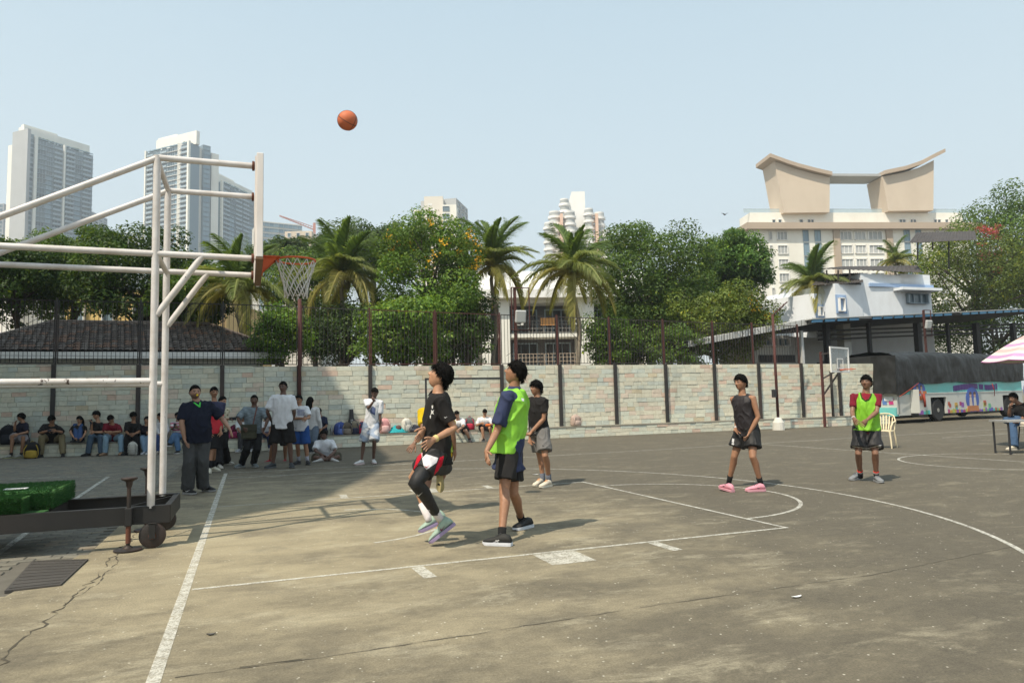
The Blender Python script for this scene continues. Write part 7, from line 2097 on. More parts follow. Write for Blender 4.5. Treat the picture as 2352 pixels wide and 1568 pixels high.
# ---- D: sleeveless black top, pink shoes
D_ = person('player in black sleeveless top and bright pink shoes walking left', TD, dict(fg=True, s=1.0, yaw=-52, skin=S_MD, seed=8,
    neck=(540, 352), pelvis=(595, 735), head=(525, 222), head_rot=(-62, 2, 0), hair='quiff', hh=.236,
    armL=dict(elbow=(715, 600), ef=0, wrist=(622, 765), wf=0, tip=(572, 868), curl=.5), armR=dict(elbow=(488, 580), ef=1, wrist=(470, 725), wf=0, tip=(462, 790), curl=.4),
    legL=dict(knee=(655, 1035), kf=0, ankle=(738, 1312), heel=(818, 1412), toe=(580, 1420)), legR=dict(knee=(452, 1030), kf=0, ankle=(398, 1290), heel=(436, 1425), toe=(203, 1352, -.12), pin='heel'),
    top=dict(name='vest', col=(.020, .017, .019), ease=.018, hem=-.16, sleeve=0, mat=M_mesh), bottom=dict(kind='shorts', col=(.012, .012, .012), len=.66, ease=.028, flare=.02, mat=M_mesh), sock=[((.012, .012, .012), 0, .18)], shoe=dict(col=(.62, .27, .33), sole=(.64, .32, .38), lace=(.03, .02, .03), size=1.05)))
# ---- E: green bib over maroon
E_ = person('player in green bib over maroon shirt with white-striped black shorts', TD, dict(fg=True, s=1.0, yaw=-18, skin=S_DK, seed=14,
    neck=(1902, 335), pelvis=(1912, 715), head=(1908, 218), head_rot=(-42, 8, 0), hair='short', hh=.226, build=.92,
    armR=dict(elbow=(1752, 545), ef=0, wrist=(1768, 612), wf=0, tip=(1812, 672), curl=.45), armL=dict(elbow=(2022, 540), ef=0, wrist=(1912, 632), wf=0, tip=(1845, 690), curl=.35),
    legR=dict(knee=(1820, 1000), kf=0, ankle=(1842, 1235), heel=(1882, 1272), toe=(1730, 1300)), legL=dict(knee=(2005, 1000), kf=0, ankle=(2018, 1245), fyaw=-8),
    top=dict(col=(.16, .012, .025), ease=.020, hem=-.15, sleeve=.66, slr=.054), vest=dict(col=(.21, .50, .03), hem=-.06, ease=.042, flare=.02, amp=.011, freq=9), bottom=dict(kind='shorts', col=(.015, .014, .015), len=.80, ease=.034, flare=.026, mat=M_mesh),
    sock=[((.015, .015, .02), 0, .12), ((.42, .38, .36), .12, .17), ((.55, .04, .03), .17, .21)], shoe=dict(col=(.20, .21, .22), sole=(.28, .29, .30), lace=(.10, .11, .13))))
# ---- F: yellow shirt and lime bib, mostly behind A
F_ = person('player in yellow shirt and lime bib hidden behind the player in black', TA, dict(s=.98, yaw=170, D=9.2, skin=S_DK, seed=31, neck=(455, 440), pelvis=(470, 745), head=(455, 385), head_rot=(-120, 5, 0), hair='short',
    armL=dict(elbow=(365, 600), ef=0, wrist=(300, 715), wf=0, tip=(255, 768), curl=.4), armR=dict(hang=True), legL=dict(knee=(405, 960), kf=1, ankle=(388, 1085, -.1), fyaw=-150), legR=dict(knee=(510, 935), kf=1, ankle=(490, 1000, .1), heel=(486, 965, .08), toe=(490, 1068, .0)),
    top=dict(col=(.52, .36, .01), ease=.03, hem=-.20, sleeve=.8), vest=dict(col=(.38, .52, .06), hem=-.1, ease=.04), bottom=dict(kind='shorts', col=(.05, .05, .05), len=.85, ease=.03), sock=[((.02, .02, .02), 0, .2)], shoe=dict(col=(.03, .03, .03), sole=(.3, .24, .1))))
# ---- referee
R_f = person('heavy referee in navy polo with yellow whistle and outstretched arm', TR, dict(fg=True, s=1.04, yaw=32, skin=(.33, .185, .125), seed=3, build=1.14, belly=.05, beard=.62,
    neck=(288, 372), pelvis=(288, 720), head=(268, 268), head_rot=(38, 6, 0), hair='crop', hh=.236, sw=.165,
    armR=dict(elbow=(120, 600), ef=0, wrist=(152, 775), wf=0, tip=(182, 872), curl=.4), armL=dict(elbow=(572, 560), ef=0, wrist=(640, 655), wf=0, tip=(690, 742), curl=.3),
    legR=dict(knee=(205, 1020), kf=0, ankle=(188, 1320), heel=(128, 1385), toe=(275, 1395)), legL=dict(knee=(352, 1010), kf=0, ankle=(352, 1300), heel=(305, 1350), toe=(488, 1362)),
    top=dict(name='polo_shirt', col=(.010, .013, .026), ease=.030, hem=-.26, sleeve=.86, slr=.070, collar=(.012, .016, .03)), bottom=dict(kind='pants', col=(.060, .062, .064), ease=.020, flare=.016), shoe=dict(col=(.016, .016, .016), sole=(.30, .30, .30), lace=(.05, .05, .05))))
# ---- standing spectators
bg = dict(hh=.225)
S_p = person('young man in red and navy jersey behind the referee', TR, dict(s=1.03, yaw=38, skin=S_MD, seed=41, build=.92, neck=(482, 368), pelvis=(478, 670), head=(478, 268), head_rot=(40, 0, 0), hair='short', stubble=True,
    armR=dict(elbow=(425, 580), ef=0, wrist=(432, 715), wf=0, tip=(440, 770)), armL=dict(elbow=(545, 580), ef=0, wrist=(552, 700), tip=(560, 760)), legR=dict(knee=(452, 900), kf=0, ankle=(428, 1105), fyaw=20), legL=dict(knee=(478, 895), kf=0, ankle=(470, 1088), fyaw=60),
    top=dict(name='jersey', col=lambda co: np.where((co[:, 2:3] > 1.28), np.array([[.020, .022, .06]]), np.array([[.50, .02, .035]])), ease=.026, hem=-.16, sleeve=.8, mat=M_mesh), bottom=dict(kind='shorts', col=(.016, .016, .017), len=.95, ease=.03), sock=[((.012, .012, .014), 0, .42)], shoe=dict(col=(.55, .52, .42), sole=(.60, .57, .48))))
T_p = person('girl in cream patterned blouse and black trousers holding a phone', TR, dict(s=.98, yaw=55, skin=S_LT, seed=43, build=.85, neck=(566, 435), pelvis=(562, 690), head=(572, 362), head_rot=(70, -10, 0), hair='bun',
    armR=dict(elbow=(545, 565), ef=0, wrist=(640, 560), tip=(690, 556)), armL=dict(elbow=(600, 570), ef=1, wrist=(660, 556), tip=(700, 552)), legR=dict(knee=(538, 880), kf=0, ankle=(535, 1062), fyaw=40), legL=dict(knee=(598, 860), kf=0, ankle=(620, 1020), fyaw=70),
    top=dict(name='blouse', col=lambda co: np.where((np.sin(co[:, 0:1] * 60) * np.sin(co[:, 2:3] * 55) > .55), np.array([[.16, .13, .07]]), np.array([[.52, .47, .34]])), ease=.022, hem=-.06, sleeve=.6), bottom=dict(kind='pants', col=(.014, .014, .015), ease=.02, flare=.045), shoe=dict(col=(.45, .43, .38), sole=(.5, .48, .42))))
in_hand(T_p, 'R', 'phone', 'dark phone held out by the girl in the patterned blouse', 'phone', (.02, .02, .025), (.15, .07, .01), .13)
U_p = person('man in mottled blue-grey shirt with hands on hips and olive shoulder bag', TR, dict(s=1.08, yaw=12, skin=(.13, .068, .045), seed=47, build=1.02, belly=.02, tache=True, neck=(920, 430), pelvis=(905, 715), head=(922, 355), head_rot=(15, 0, 0), hair='crop',
    armR=dict(elbow=(742, 560), ef=0, wrist=(798, 660), tip=(835, 690), curl=.5), armL=dict(elbow=(1072, 560), ef=0, wrist=(1040, 655), tip=(1010, 690), curl=.5), legR=dict(knee=(842, 880), kf=0, ankle=(785, 1045), fyaw=-20), legL=dict(knee=(955, 880), kf=0, ankle=(915, 1042), fyaw=40),
    top=dict(col=lambda co: np.clip(np.array([[.17, .21, .235]]) * (1 + .30 * np.sin(co[:, 0:1] * 37 + 3 * np.sin(co[:, 2:3] * 29)) * np.sin(co[:, 2:3] * 41)), .06, .5), ease=.03, hem=-.20, sleeve=.95, slr=.07), bottom=dict(kind='pants', col=(.014, .014, .015), ease=.018), shoe=dict(col=(.16, .19, .20), sole=(.30, .32, .32))))
V_p = person('tallest spectator in white T-shirt and black shorts with hands behind back', TR, dict(s=1.15, yaw=2, skin=S_VD, seed=51, build=1.0, neck=(1240, 292), pelvis=(1232, 590), head=(1240, 208), head_rot=(-4, 3, 0), hair='short', hh=.215,
    armR=dict(elbow=(1065, 480), ef=0, wrist=(1112, 585), wf=1, tip=(1130, 620)), armL=dict(elbow=(1362, 480), ef=0, wrist=(1348, 570), wf=1, tip=(1330, 600)), legR=dict(knee=(1150, 845), kf=0, ankle=(1128, 1045), fyaw=-25), legL=dict(knee=(1312, 845), kf=0, ankle=(1328, 1042), fyaw=25),
    top=dict(col=WHITE, ease=.042, hem=-.24, sleeve=.85, slr=.078), bottom=dict(kind='shorts', col=(.014, .013, .013), len=.92, ease=.036, flare=.02), shoe=dict(col=(.04, .045, .05), sole=(.10, .11, .12))))
W_p = person('boy in white printed T-shirt and blue shorts with arms crossed', TR, dict(s=.98, yaw=-5, skin=S_MD, seed=53, neck=(1420, 418), pelvis=(1432, 650), head=(1415, 350), head_rot=(-8, 0, 0), hair='short', build=1.02,
    armR=dict(elbow=(1355, 555), ef=0, wrist=(1462, 552), tip=(1510, 560)), armL=dict(elbow=(1528, 545), ef=0, wrist=(1500, 552), tip=(1450, 565)), legR=dict(knee=(1400, 865), kf=0, ankle=(1410, 1015), fyaw=-15), legL=dict(knee=(1490, 865), kf=0, ankle=(1508, 1018), fyaw=25),
    top=dict(col=WHITE, ease=.030, hem=-.16, sleeve=.8, slr=.07), bottom=dict(kind='shorts', col=(.02, .07, .24), len=.86, ease=.032), sock=[((.30, .30, .34), 0, .32)], shoe=dict(col=(.025, .025, .027), sole=(.05, .05, .055))))
X_p = person('woman with long black hair in white top and jeans, seen from behind', TR, dict(s=1.0, yaw=165, skin=S_LT, seed=57, build=.88, neck=(1548, 430), pelvis=(1562, 655), head=(1538, 368), head_rot=(170, -5, 0), hair='long', D=18.6,
    armR=dict(hang=True), armL=dict(hang=True), legR=dict(knee=(1585, 800), kf=0, ankle=(1570, 893, .1), fyaw=150), legL=dict(knee=(1540, 800), kf=0, ankle=(1530, 900, 0), fyaw=170),
    top=dict(name='blouse', col=(.55, .55, .55), ease=.03, hem=-.08, sleeve=.95, long=True), bottom=dict(kind='pants', col=(.10, .13, .17), ease=.018, flare=.02), shoe=dict(col=(.5, .5, .5), sole=(.55, .55, .55))))
V2 = person('boy in dark clothes and red shoes almost hidden behind the tallest spectator', TR, dict(s=1.0, yaw=20, skin=S_MD, seed=59, neck=(1330, 420), pelvis=(1200, 660), head=(1352, 348), head_rot=(-20, 0, 0), hair='short', D=18.3,
    armR=dict(hang=True), armL=dict(hang=True), legR=dict(knee=(1118, 870), kf=0, ankle=(1095, 1010, 0), fyaw=-30), legL=dict(knee=(1262, 870), kf=0, ankle=(1262, 1005, .1), fyaw=10), top=dict(col=(.04, .04, .045), ease=.02, hem=-.1, sleeve=.6), bottom=dict(kind='shorts', col=(.02, .02, .02), len=.9, ease=.03), shoe=dict(col=(.25, .02, .03), sole=(.3, .05, .05))))
AA = person('thin boy in white T-shirt and tie-dye shorts with hand at his mouth', TR, dict(s=1.02, yaw=-2, skin=S_VD, seed=61, build=.86, neck=(2238, 338), pelvis=(2215, 612), head=(2250, 270), head_rot=(-10, -22, 0), hair='short',
    armR=dict(elbow=(2182, 440), ef=0, wrist=(2238, 365), wf=0, tip=(2256, 330), curl=.7), armL=dict(elbow=(2312, 530), ef=1, wrist=(2316, 650), wf=0, tip=(2318, 700)), legR=dict(knee=(2128, 815), kf=0, ankle=(2104, 1015), fyaw=-35), legL=dict(knee=(2245, 805), kf=0, ankle=(2236, 1005), fyaw=20),
    top=dict(col=WHITE, ease=.028, hem=-.17, sleeve=.8, slr=.066), bottom=dict(kind='shorts', col=lambda co: np.where((np.sin(co[:, 0:1] * 23 + 2 * np.sin(co[:, 2:3] * 19)) > .1), np.array([[.52, .53, .55]]), np.array([[.30, .36, .46]])), len=.98, ease=.036, flare=.02), shoe=dict(col=(.58, .58, .58), sole=(.62, .50, .50))))
# ---- sitting on the ground
zc = GP(*TR(1720, 1015)); 
Z_p = person('boy in white polo sitting cross-legged on the court', TR, dict(s=1.05, yaw=2, skin=S_VD, seed=63, build=1.0, D=depth(zc), pelvis=(1712, 985), pdz=.10, neck=(1695, 792), ndz=.02, head=(1685, 735), head_rot=(0, -8, 0), hair='short',
    armR=dict(elbow=(1590, 912), ef=0, wrist=(1690, 962), tip=(1722, 990)), armL=dict(elbow=(1815, 912), ef=0, wrist=(1748, 972), tip=(1718, 1000)), legR=dict(knee=(1592, 985), kf=0, ankle=(1778, 1008, -.32), fyaw=60, th=.40), legL=dict(knee=(1848, 975), kf=0, ankle=(1660, 1012, -.38), fyaw=-60, th=.40), ankz=.07,
    top=dict(name='polo_shirt', col=WHITE, ease=.030, hem=-.06, sleeve=.82, slr=.07, collar=(.58, .59, .60)), bottom=dict(kind='shorts', col=(.085, .075, .055), len=1.0, ease=.02), shoe=dict(col=(.45, .44, .42), sole=(.5, .5, .48))))
# ---- bench sitters
def sitter(label, T, sp):
    x, y = T(*sp['pelvis']); X = 0.0
    for _ in range(6): Y = bfront(X) + .22; X = AY(x, y, Y).x
    s = sp.get('s', 1.0); p = Vector((X, Y, .412 + .10 * s)); sp['D'] = depth(p)
    # place the pelvis exactly on the slab
    q = p - Vector(CAM); pxx, pyy = 1176 + FPX * q.dot(Vector(_R)) / q.dot(Vector(_F)), 784 - FPX * q.dot(Vector(_U)) / q.dot(Vector(_F))
    base = T; T2 = lambda a, b_: ((pxx, pyy) if (a, b_) == ('P', 'P') else base(a, b_)); sp['pelvis'] = ('P', 'P')
    sp.setdefault('ndz', -.06); sp['sit'] = True; sp['group'] = 'people sitting on the stone bench'
    return person(label, T2, sp)
JEAN, JEAND = (.10, .17, .27), (.045, .075, .14)
PANT = lambda c, **k: dict(dict(kind='pants', col=c, ease=.020), **k)
sitter('sitter in dark T-shirt with orange shoulder patch resting his chin on his hand', TS, dict(s=1.06, yaw=-40, skin=S_MD, seed=71, pelvis=(300, 560), neck=(290, 350), head=(268, 285), head_rot=(-75, -4, 0), hair='mop',
    armR=dict(elbow=(180, 450), wrist=(196, 345), tip=(215, 312)), armL=dict(elbow=(345, 470), wrist=(225, 495), tip=(140, 520)), legR=dict(knee=(150, 520), ankle=(142, 700), fyaw=-25), legL=dict(knee=(290, 530), ankle=(268, 700), fyaw=-20),
    top=dict(col=lambda co: np.where((co[:, 0:1] > -5.02) & (co[:, 2:3] > 1.0), np.array([[.55, .25, .02]]), np.array([[.016, .016, .03]])), ease=.03, hem=-.05, sleeve=.85), bottom=dict(kind='shorts', col=(.24, .22, .23), len=.9, ease=.034), sock=[((.02, .02, .02), 0, .12)], shoe=dict(col=(.30, .30, .28), sole=(.36, .36, .20))))
s2 = sitter('sitter in black T-shirt and khaki trousers bent over a phone', TS, dict(s=1.08, yaw=2, skin=S_MD, seed=72, build=1.05, pelvis=(650, 560), neck=(650, 385), ndz=-.24, head=(652, 312), hdz=-.10, head_rot=(0, -45, 0), hair='mop',
    armR=dict(elbow=(508, 480), wrist=(608, 452), tip=(655, 440)), armL=dict(elbow=(778, 470), wrist=(705, 455), tip=(665, 440)), legR=dict(knee=(530, 520), ankle=(515, 712), fyaw=-15), legL=dict(knee=(780, 515), ankle=(792, 705), fyaw=35),
    top=dict(col=BLACK, ease=.036, hem=-.05, sleeve=.95, slr=.075), bottom=PANT((.20, .165, .095)), shoe=dict(col=(.016, .016, .016), sole=(.03, .03, .03))))
in_hand(s2, 'R', 'phone', 'phone held by the sitter in khaki trousers', 'phone', (.03, .03, .04), (.15, .07, .01), .12)
sitter('girl with knees drawn up on the bench in jeans', TS, dict(s=.98, yaw=4, skin=S_LT, seed=73, build=.88, pelvis=(985, 545), neck=(1000, 385), ndz=.0, head=(1003, 312), head_rot=(-5, -20, 0), hair='long',
    armR=dict(elbow=(885, 470), wrist=(935, 545), tip=(965, 560)), armL=dict(elbow=(1080, 470), wrist=(1040, 545), tip=(1010, 560)), legR=dict(knee=(950, 378), ankle=(955, 565, -.28), fyaw=-10, th=.42), legL=dict(knee=(1020, 378), ankle=(1003, 565, -.28), fyaw=10, th=.42), ankz=.08,
    top=dict(col=BLACK, ease=.026, hem=-.05, sleeve=.8), bottom=PANT((.045, .085, .20), flare=.01), shoe=dict(col=(.02, .02, .02), sole=(.06, .06, .06))))
s4 = sitter('sitter in black T-shirt and jeans holding his phone up at face height', TS, dict(s=1.1, yaw=-20, skin=S_LT, seed=74, build=.95, pelvis=(1225, 555), neck=(1235, 345), head=(1215, 258), head_rot=(-25, -12, 0), hair='mop', stubble=True,
    armR=dict(elbow=(1152, 455), wrist=(1158, 365), tip=(1150, 310)), armL=dict(elbow=(1300, 470), wrist=(1190, 470), tip=(1130, 465)), legR=dict(knee=(1145, 525), ankle=(1112, 700), fyaw=-20), legL=dict(knee=(1268, 525), ankle=(1268, 700), fyaw=10),
    top=dict(col=(.02, .019, .02), ease=.028, hem=-.05, sleeve=.75), bottom=PANT((.075, .115, .165)), shoe=dict(col=(.018, .018, .018), sole=(.03, .03, .03))))
in_hand(s4, 'R', 'phone', 'phone held upright by the sitter beside the maroon shirt', 'phone', (.03, .03, .035), (.075, .15, .01), .10)
sitter('sitter in maroon T-shirt and light blue jeans, head bowed over folded arms', TS, dict(s=1.08, yaw=0, skin=S_MD, seed=75, pelvis=(1420, 560), neck=(1410, 368), ndz=-.2, head=(1396, 302), hdz=-.08, head_rot=(-5, -48, 0), hair='short',
    armR=dict(elbow=(1325, 470), wrist=(1420, 482), tip=(1480, 490)), armL=dict(elbow=(1512, 465), wrist=(1415, 468), tip=(1350, 470)), legR=dict(knee=(1335, 525), ankle=(1325, 712), fyaw=-10), legL=dict(knee=(1522, 520), ankle=(1530, 712), fyaw=15),
    top=dict(col=(.15, .012, .022), ease=.034, hem=-.05, sleeve=.85, slr=.072), bottom=PANT((.24, .36, .46)), shoe=dict(col=(.30, .19, .12), sole=(.22, .14, .09))))
s6 = sitter('sitter all in black looking down at his hands beside the dark post', TS, dict(s=1.08, yaw=0, skin=S_MD, seed=76, pelvis=(1670, 560), neck=(1680, 350), ndz=-.14, head=(1680, 268), hdz=-.05, head_rot=(2, -35, 0), hair='mop',
    armR=dict(elbow=(1592, 470), wrist=(1630, 500), tip=(1665, 500)), armL=dict(elbow=(1752, 465), wrist=(1695, 492), tip=(1655, 500)), legR=dict(knee=(1600, 545), ankle=(1605, 708), fyaw=-15), legL=dict(knee=(1725, 545), ankle=(1742, 705), fyaw=20),
    top=dict(col=BLACK, ease=.032, hem=-.05, sleeve=.9), bottom=PANT((.014, .014, .015)), shoe=dict(col=(.016, .016, .016), sole=(.03, .03, .03))))
sitter('girl in dark top and pale jeans with hand at her face behind the hoop upright', TS, dict(s=.98, yaw=10, skin=S_LT, seed=77, build=.86, pelvis=(1840, 555), neck=(1845, 385), head=(1852, 318), head_rot=(12, -12, 0), hair='long',
    armR=dict(elbow=(1795, 465), wrist=(1850, 470), tip=(1880, 480)), armL=dict(elbow=(1885, 470), wrist=(1862, 385), tip=(1855, 345)), legR=dict(knee=(1792, 540), ankle=(1825, 705), fyaw=0), legL=dict(knee=(1862, 545), ankle=(1868, 708), fyaw=10),
    top=dict(col=(.018, .015, .020), ease=.028, hem=-.05, sleeve=.95, long=True), bottom=PANT((.20, .30, .42), flare=.02), shoe=dict(col=(.40, .42, .45), sole=(.5, .5, .5))))
sitter('woman in open white jacket and blue jeans between the hoop uprights', TS, dict(s=1.04, yaw=-15, skin=S_MD, seed=78, build=.92, pelvis=(2030, 560), neck=(2030, 345), head=(2022, 278), head_rot=(-30, -5, 0), hair='long',
    armR=dict(elbow=(1970, 450), wrist=(2010, 500), tip=(2050, 505)), armL=dict(elbow=(2115, 445), wrist=(2080, 500), tip=(2040, 505)), legR=dict(knee=(1985, 525), ankle=(2000, 700), fyaw=-10), legL=dict(knee=(2075, 525), ankle=(2055, 705), fyaw=5),
    top=dict(name='jacket', col=lambda co: np.where(np.abs(co[:, 0:1] + 1.74) < .055, np.array([[.02, .02, .022]]), np.array([[.50, .50, .51]])), ease=.034, hem=-.05, sleeve=.95, long=True), bottom=PANT((.04, .07, .18)), shoe=dict(col=(.42, .38, .33), sole=(.45, .42, .36))))
s9 = sitter('woman in pink and white striped top with crossed legs looking at her phone', TS, dict(s=1.02, yaw=-8, skin=S_DK, seed=79, build=.92, pelvis=(2250, 560), neck=(2240, 335), head=(2240, 265), head_rot=(-10, -20, 0), hair='bun',
    armR=dict(elbow=(2165, 430), wrist=(2200, 400), tip=(2215, 375)), armL=dict(elbow=(2305, 440), wrist=(2235, 420), tip=(2215, 390)), legR=dict(knee=(2215, 500), ankle=(2245, 712), fyaw=0), legL=dict(knee=(2190, 505), kf=0, ankle=(2140, 610, -.5), fyaw=-50),
    top=dict(col=lambda co: np.where(np.sin(co[:, 2:3] * 62) > .35, np.array([[.45, .04, .12]]), np.array([[.58, .55, .56]])), ease=.026, hem=-.05, sleeve=.8), bottom=PANT((.09, .17, .30), flare=.015), shoe=dict(col=(.03, .03, .03), sole=(.55, .55, .55))))
in_hand(s9, 'R', 'phone', 'phone held by the woman in the striped top', 'phone', (.02, .025, .04), (.075, .15, .01), .10)
sitter('sitter in white shirt on the bench left of the man with hands on hips', TR, dict(s=1.04, yaw=5, skin=S_DK, seed=80, pelvis=(800, 745), neck=(795, 590), head=(798, 545), head_rot=(5, -25, 0), hair='short',
    armR=dict(elbow=(745, 680), wrist=(790, 725), tip=(820, 735)), armL=dict(elbow=(850, 680), wrist=(825, 725), tip=(800, 735)), legR=dict(knee=(775, 735), ankle=(765, 895), fyaw=-10), legL=dict(knee=(880, 735), ankle=(885, 893), fyaw=15),
    top=dict(col=(.52, .53, .54), ease=.03, hem=-.05, sleeve=.8), bottom=PANT((.05, .05, .055)), shoe=dict(col=(.30, .31, .33), sole=(.5, .5, .5))))
sitter('sitter in white shirt and navy trousers between the two tall standing men', TR, dict(s=1.04, yaw=20, skin=S_DK, seed=81, pelvis=(1050, 745), neck=(1045, 585), head=(1060, 545), head_rot=(20, -15, 0), hair='short',
    armR=dict(elbow=(1000, 680), wrist=(1040, 725), tip=(1070, 735)), armL=dict(elbow=(1100, 670), wrist=(1085, 725), tip=(1060, 735)), legR=dict(knee=(1085, 745), ankle=(1100, 880), fyaw=10), legL=dict(knee=(1108, 740), ankle=(1110, 885), fyaw=25),
    top=dict(col=(.52, .53, .55), ease=.03, hem=-.05, sleeve=.8), bottom=PANT((.03, .04, .09)), shoe=dict(col=(.30, .29, .27), sole=(.4, .4, .38))))
sY = sitter('sitter in navy T-shirt behind the cross-legged boy looking at a phone', TR, dict(s=1.02, yaw=-15, skin=S_DK, seed=82, pelvis=(1670, 735), neck=(1650, 535), head=(1635, 478), head_rot=(-15, -25, 0), hair='short',
    armR=dict(elbow=(1592, 640), wrist=(1625, 665), tip=(1650, 668)), armL=dict(elbow=(1718, 640), wrist=(1665, 668), tip=(1640, 670)), legR=dict(knee=(1620, 745), ankle=(1630, 905), fyaw=-15), legL=dict(knee=(1690, 745), ankle=(1700, 905), fyaw=10),
    top=dict(col=(.018, .024, .050), ease=.03, hem=-.05, sleeve=.8), bottom=PANT((.02, .02, .022)), shoe=dict(col=(.03, .03, .03), sole=(.1, .1, .1))))
in_hand(sY, 'R', 'phone', 'phone held by the sitter in navy behind the cross-legged boy', 'phone', (.02, .02, .025), (.14, .07, .01), .11)
sitter('seated boy in white shirt and black shorts leaning forward under the goal frame', TA, dict(s=1.08, yaw=-25, skin=(.42, .24, .16), seed=83, build=1.1, pelvis=(640, 622), neck=(622, 535), ndz=-.16, head=(614, 494), hdz=-.05, head_rot=(-20, -35, 0), hair='crop',
    armR=dict(elbow=(585, 590), wrist=(610, 610), tip=(622, 625)), armL=dict(elbow=(662, 585), wrist=(632, 605), tip=(618, 622)), legR=dict(knee=(575, 625), ankle=(560, 712), fyaw=-30), legL=dict(knee=(682, 622), ankle=(708, 690), fyaw=15),
    top=dict(col=(.60, .61, .64), ease=.034, hem=-.05, sleeve=.85), bottom=dict(kind='shorts', col=(.02, .02, .02), len=.75, ease=.03), sock=[((.03, .03, .03), 0, .2)], shoe=dict(col=(.03, .025, .03), sole=(.08, .08, .08))))
sB = sitter('seated boy in white polo opening an orange lunch box', TA, dict(s=1.06, yaw=0, skin=S_LT, seed=84, build=1.05, pelvis=(820, 618), neck=(818, 520), ndz=-.1, head=(820, 480), hdz=-.03, head_rot=(0, -40, 0), hair='crop',
    armR=dict(elbow=(760, 578), wrist=(795, 560), tip=(815, 562)), armL=dict(elbow=(878, 572), wrist=(850, 572), tip=(835, 575)), legR=dict(knee=(800, 600), ankle=(812, 700), fyaw=-10), legL=dict(knee=(860, 600), ankle=(868, 700), fyaw=15),
    top=dict(name='polo_shirt', col=(.62, .62, .63), ease=.034, hem=-.05, sleeve=.9, collar=(.6, .6, .6)), bottom=dict(kind='shorts', col=(.02, .02, .022), len=.8, ease=.03), shoe=dict(col=(.02, .02, .02), sole=(.3, .3, .3))))
in_hand(sB, 'L', 'lunch_box', 'orange and white lunch box in the hands of the boy in white polo', 'lunch box', (.60, .14, .03), (.20, .10, .12), .08)
# ---- man under the parasol
gU = GP(*TU(985, 1455))
pU = person('man in black T-shirt and jeans sitting with crossed legs under the parasol', TU, dict(s=1.02, yaw=-62, D=depth(gU) + .28, skin=(.24, .13, .085), seed=85, pelvis=(1148, 1062), neck=(1075, 885), head=(1000, 812), head_rot=(-68, -6, 0), hair='mop', fg=False, stubble=True,
    armR=dict(elbow=(948, 1025), ef=0, wrist=(958, 915), tip=(968, 870), curl=.8), armL=dict(elbow=(1120, 1060), ef=0, wrist=(1060, 1110), tip=(1020, 1120)), legR=dict(knee=(985, 1115), kf=0, ankle=(1005, 1405), fyaw=-75), legL=dict(knee=(905, 1085), kf=0, ankle=(1100, 1110, -.25), fyaw=30),
    top=dict(col=BLACK, ease=.03, hem=-.06, sleeve=.85), bottom=PANT((.055, .10, .18), ease=.024, flare=.015), shoe=dict(col=(.55, .50, .40), sole=(.62, .58, .5))))
st = thing('stool', 'low dark stool under the man beneath the parasol', 'stool', (pU['pel'].x, pU['pel'].y, 0)); zs_ = pU['pel'].z - .13
b = MB(); b.lathe([(.17, zs_ - .03), (.18, zs_ - .015), (.17, zs_)], (pU['pel'].x, pU['pel'].y, 0), 20); b.build('seat', M_goal, st)
for k in range(4):
    a = PI / 4 + k * PI / 2; b = MB(); b.tube([(pU['pel'].x + .12 * math.cos(a), pU['pel'].y + .12 * math.sin(a), zs_ - .03), (pU['pel'].x + .19 * math.cos(a), pU['pel'].y + .19 * math.sin(a), 0)], .015, 6); b.build('leg', M_goal, st)

flush_people()
# ------------------------------------------------------------------ prints, marks and small worn things
def P2(T, pts): return [T(*q) for q in pts]
# A: white wedge and red side panel on the shorts, swooshes, wristband, ring, sock mark, chest lettering
decal(A_['bottom'], P2(TA, [(348, 775), (478, 815), (465, 850), (378, 912)]), (.62, .60, .62), 'white_panel', step=.9)
decal(A_['bottom'], P2(TA, [(490, 810), (520, 800), (505, 870), (470, 975), (440, 965), (462, 880)]), (.50, .012, .03), 'red_panel', step=.9)
decal(A_['bottom'], P2(TA, [(330, 780), (350, 772), (372, 775), (318, 880), (295, 900)]), (.50, .012, .03), 'red_panel', step=.9)
SW = [(0, .35), (.12, .75), (.35, .85), (1.0, .0), (.42, .55), (.22, .55)]
def swoosh(o, T, x, y, w, h, col, flip=False, step=.5, off=.006):
    if o is None: return
    pts = [T(x + (w * (1 - a) if flip else w * a), y + h * b_) for a, b_ in SW]
    decal(o, pts, col, 'logo', off, step)
swoosh(A_['bottom'], TA, 378, 868, 36, 22, (.55, .02, .05), step=.4, off=.009)
swoosh(A_.get('leggingL'), TA, 318, 1068, 44, 36, (.62, .62, .60), step=.4)
swoosh(A_['shirt'], TA, 520, 508, 28, 18, (.62, .62, .62), step=.4)
swoosh(A_['shoeL'], TA, 488, 1310, 40, 52, (.18, .05, .09), step=.4, off=.005)
for poly in ([(428, 432), (440, 428), (438, 452), (430, 454)], [(424, 462), (436, 470), (446, 462), (440, 482), (446, 498), (432, 490), (420, 498), (426, 482)], [(415, 505), (424, 500), (422, 525), (416, 527)]):
    decal(A_['shirt'], P2(TA, poly), (.62, .62, .60), 'chest_print', step=.4)
for k in range(3): decal(A_['sockL0'], P2(TA, [(447 + 9 * k, 1238 - 9 * k), (453 + 9 * k, 1232 - 9 * k), (466 + 5 * k, 1236), (460 + 5 * k, 1240)]), (.05, .05, .06), 'logo', step=.35)
band(A_, 'arm', A_['EL']['L'], A_['WR']['L'], .90, .034, (.62, .50, .20), .014)
band(A_, 'arm', A_['EL']['L'], A_['WR']['L'], .97, .031, (.55, .42, .25), .005, 'bracelet')
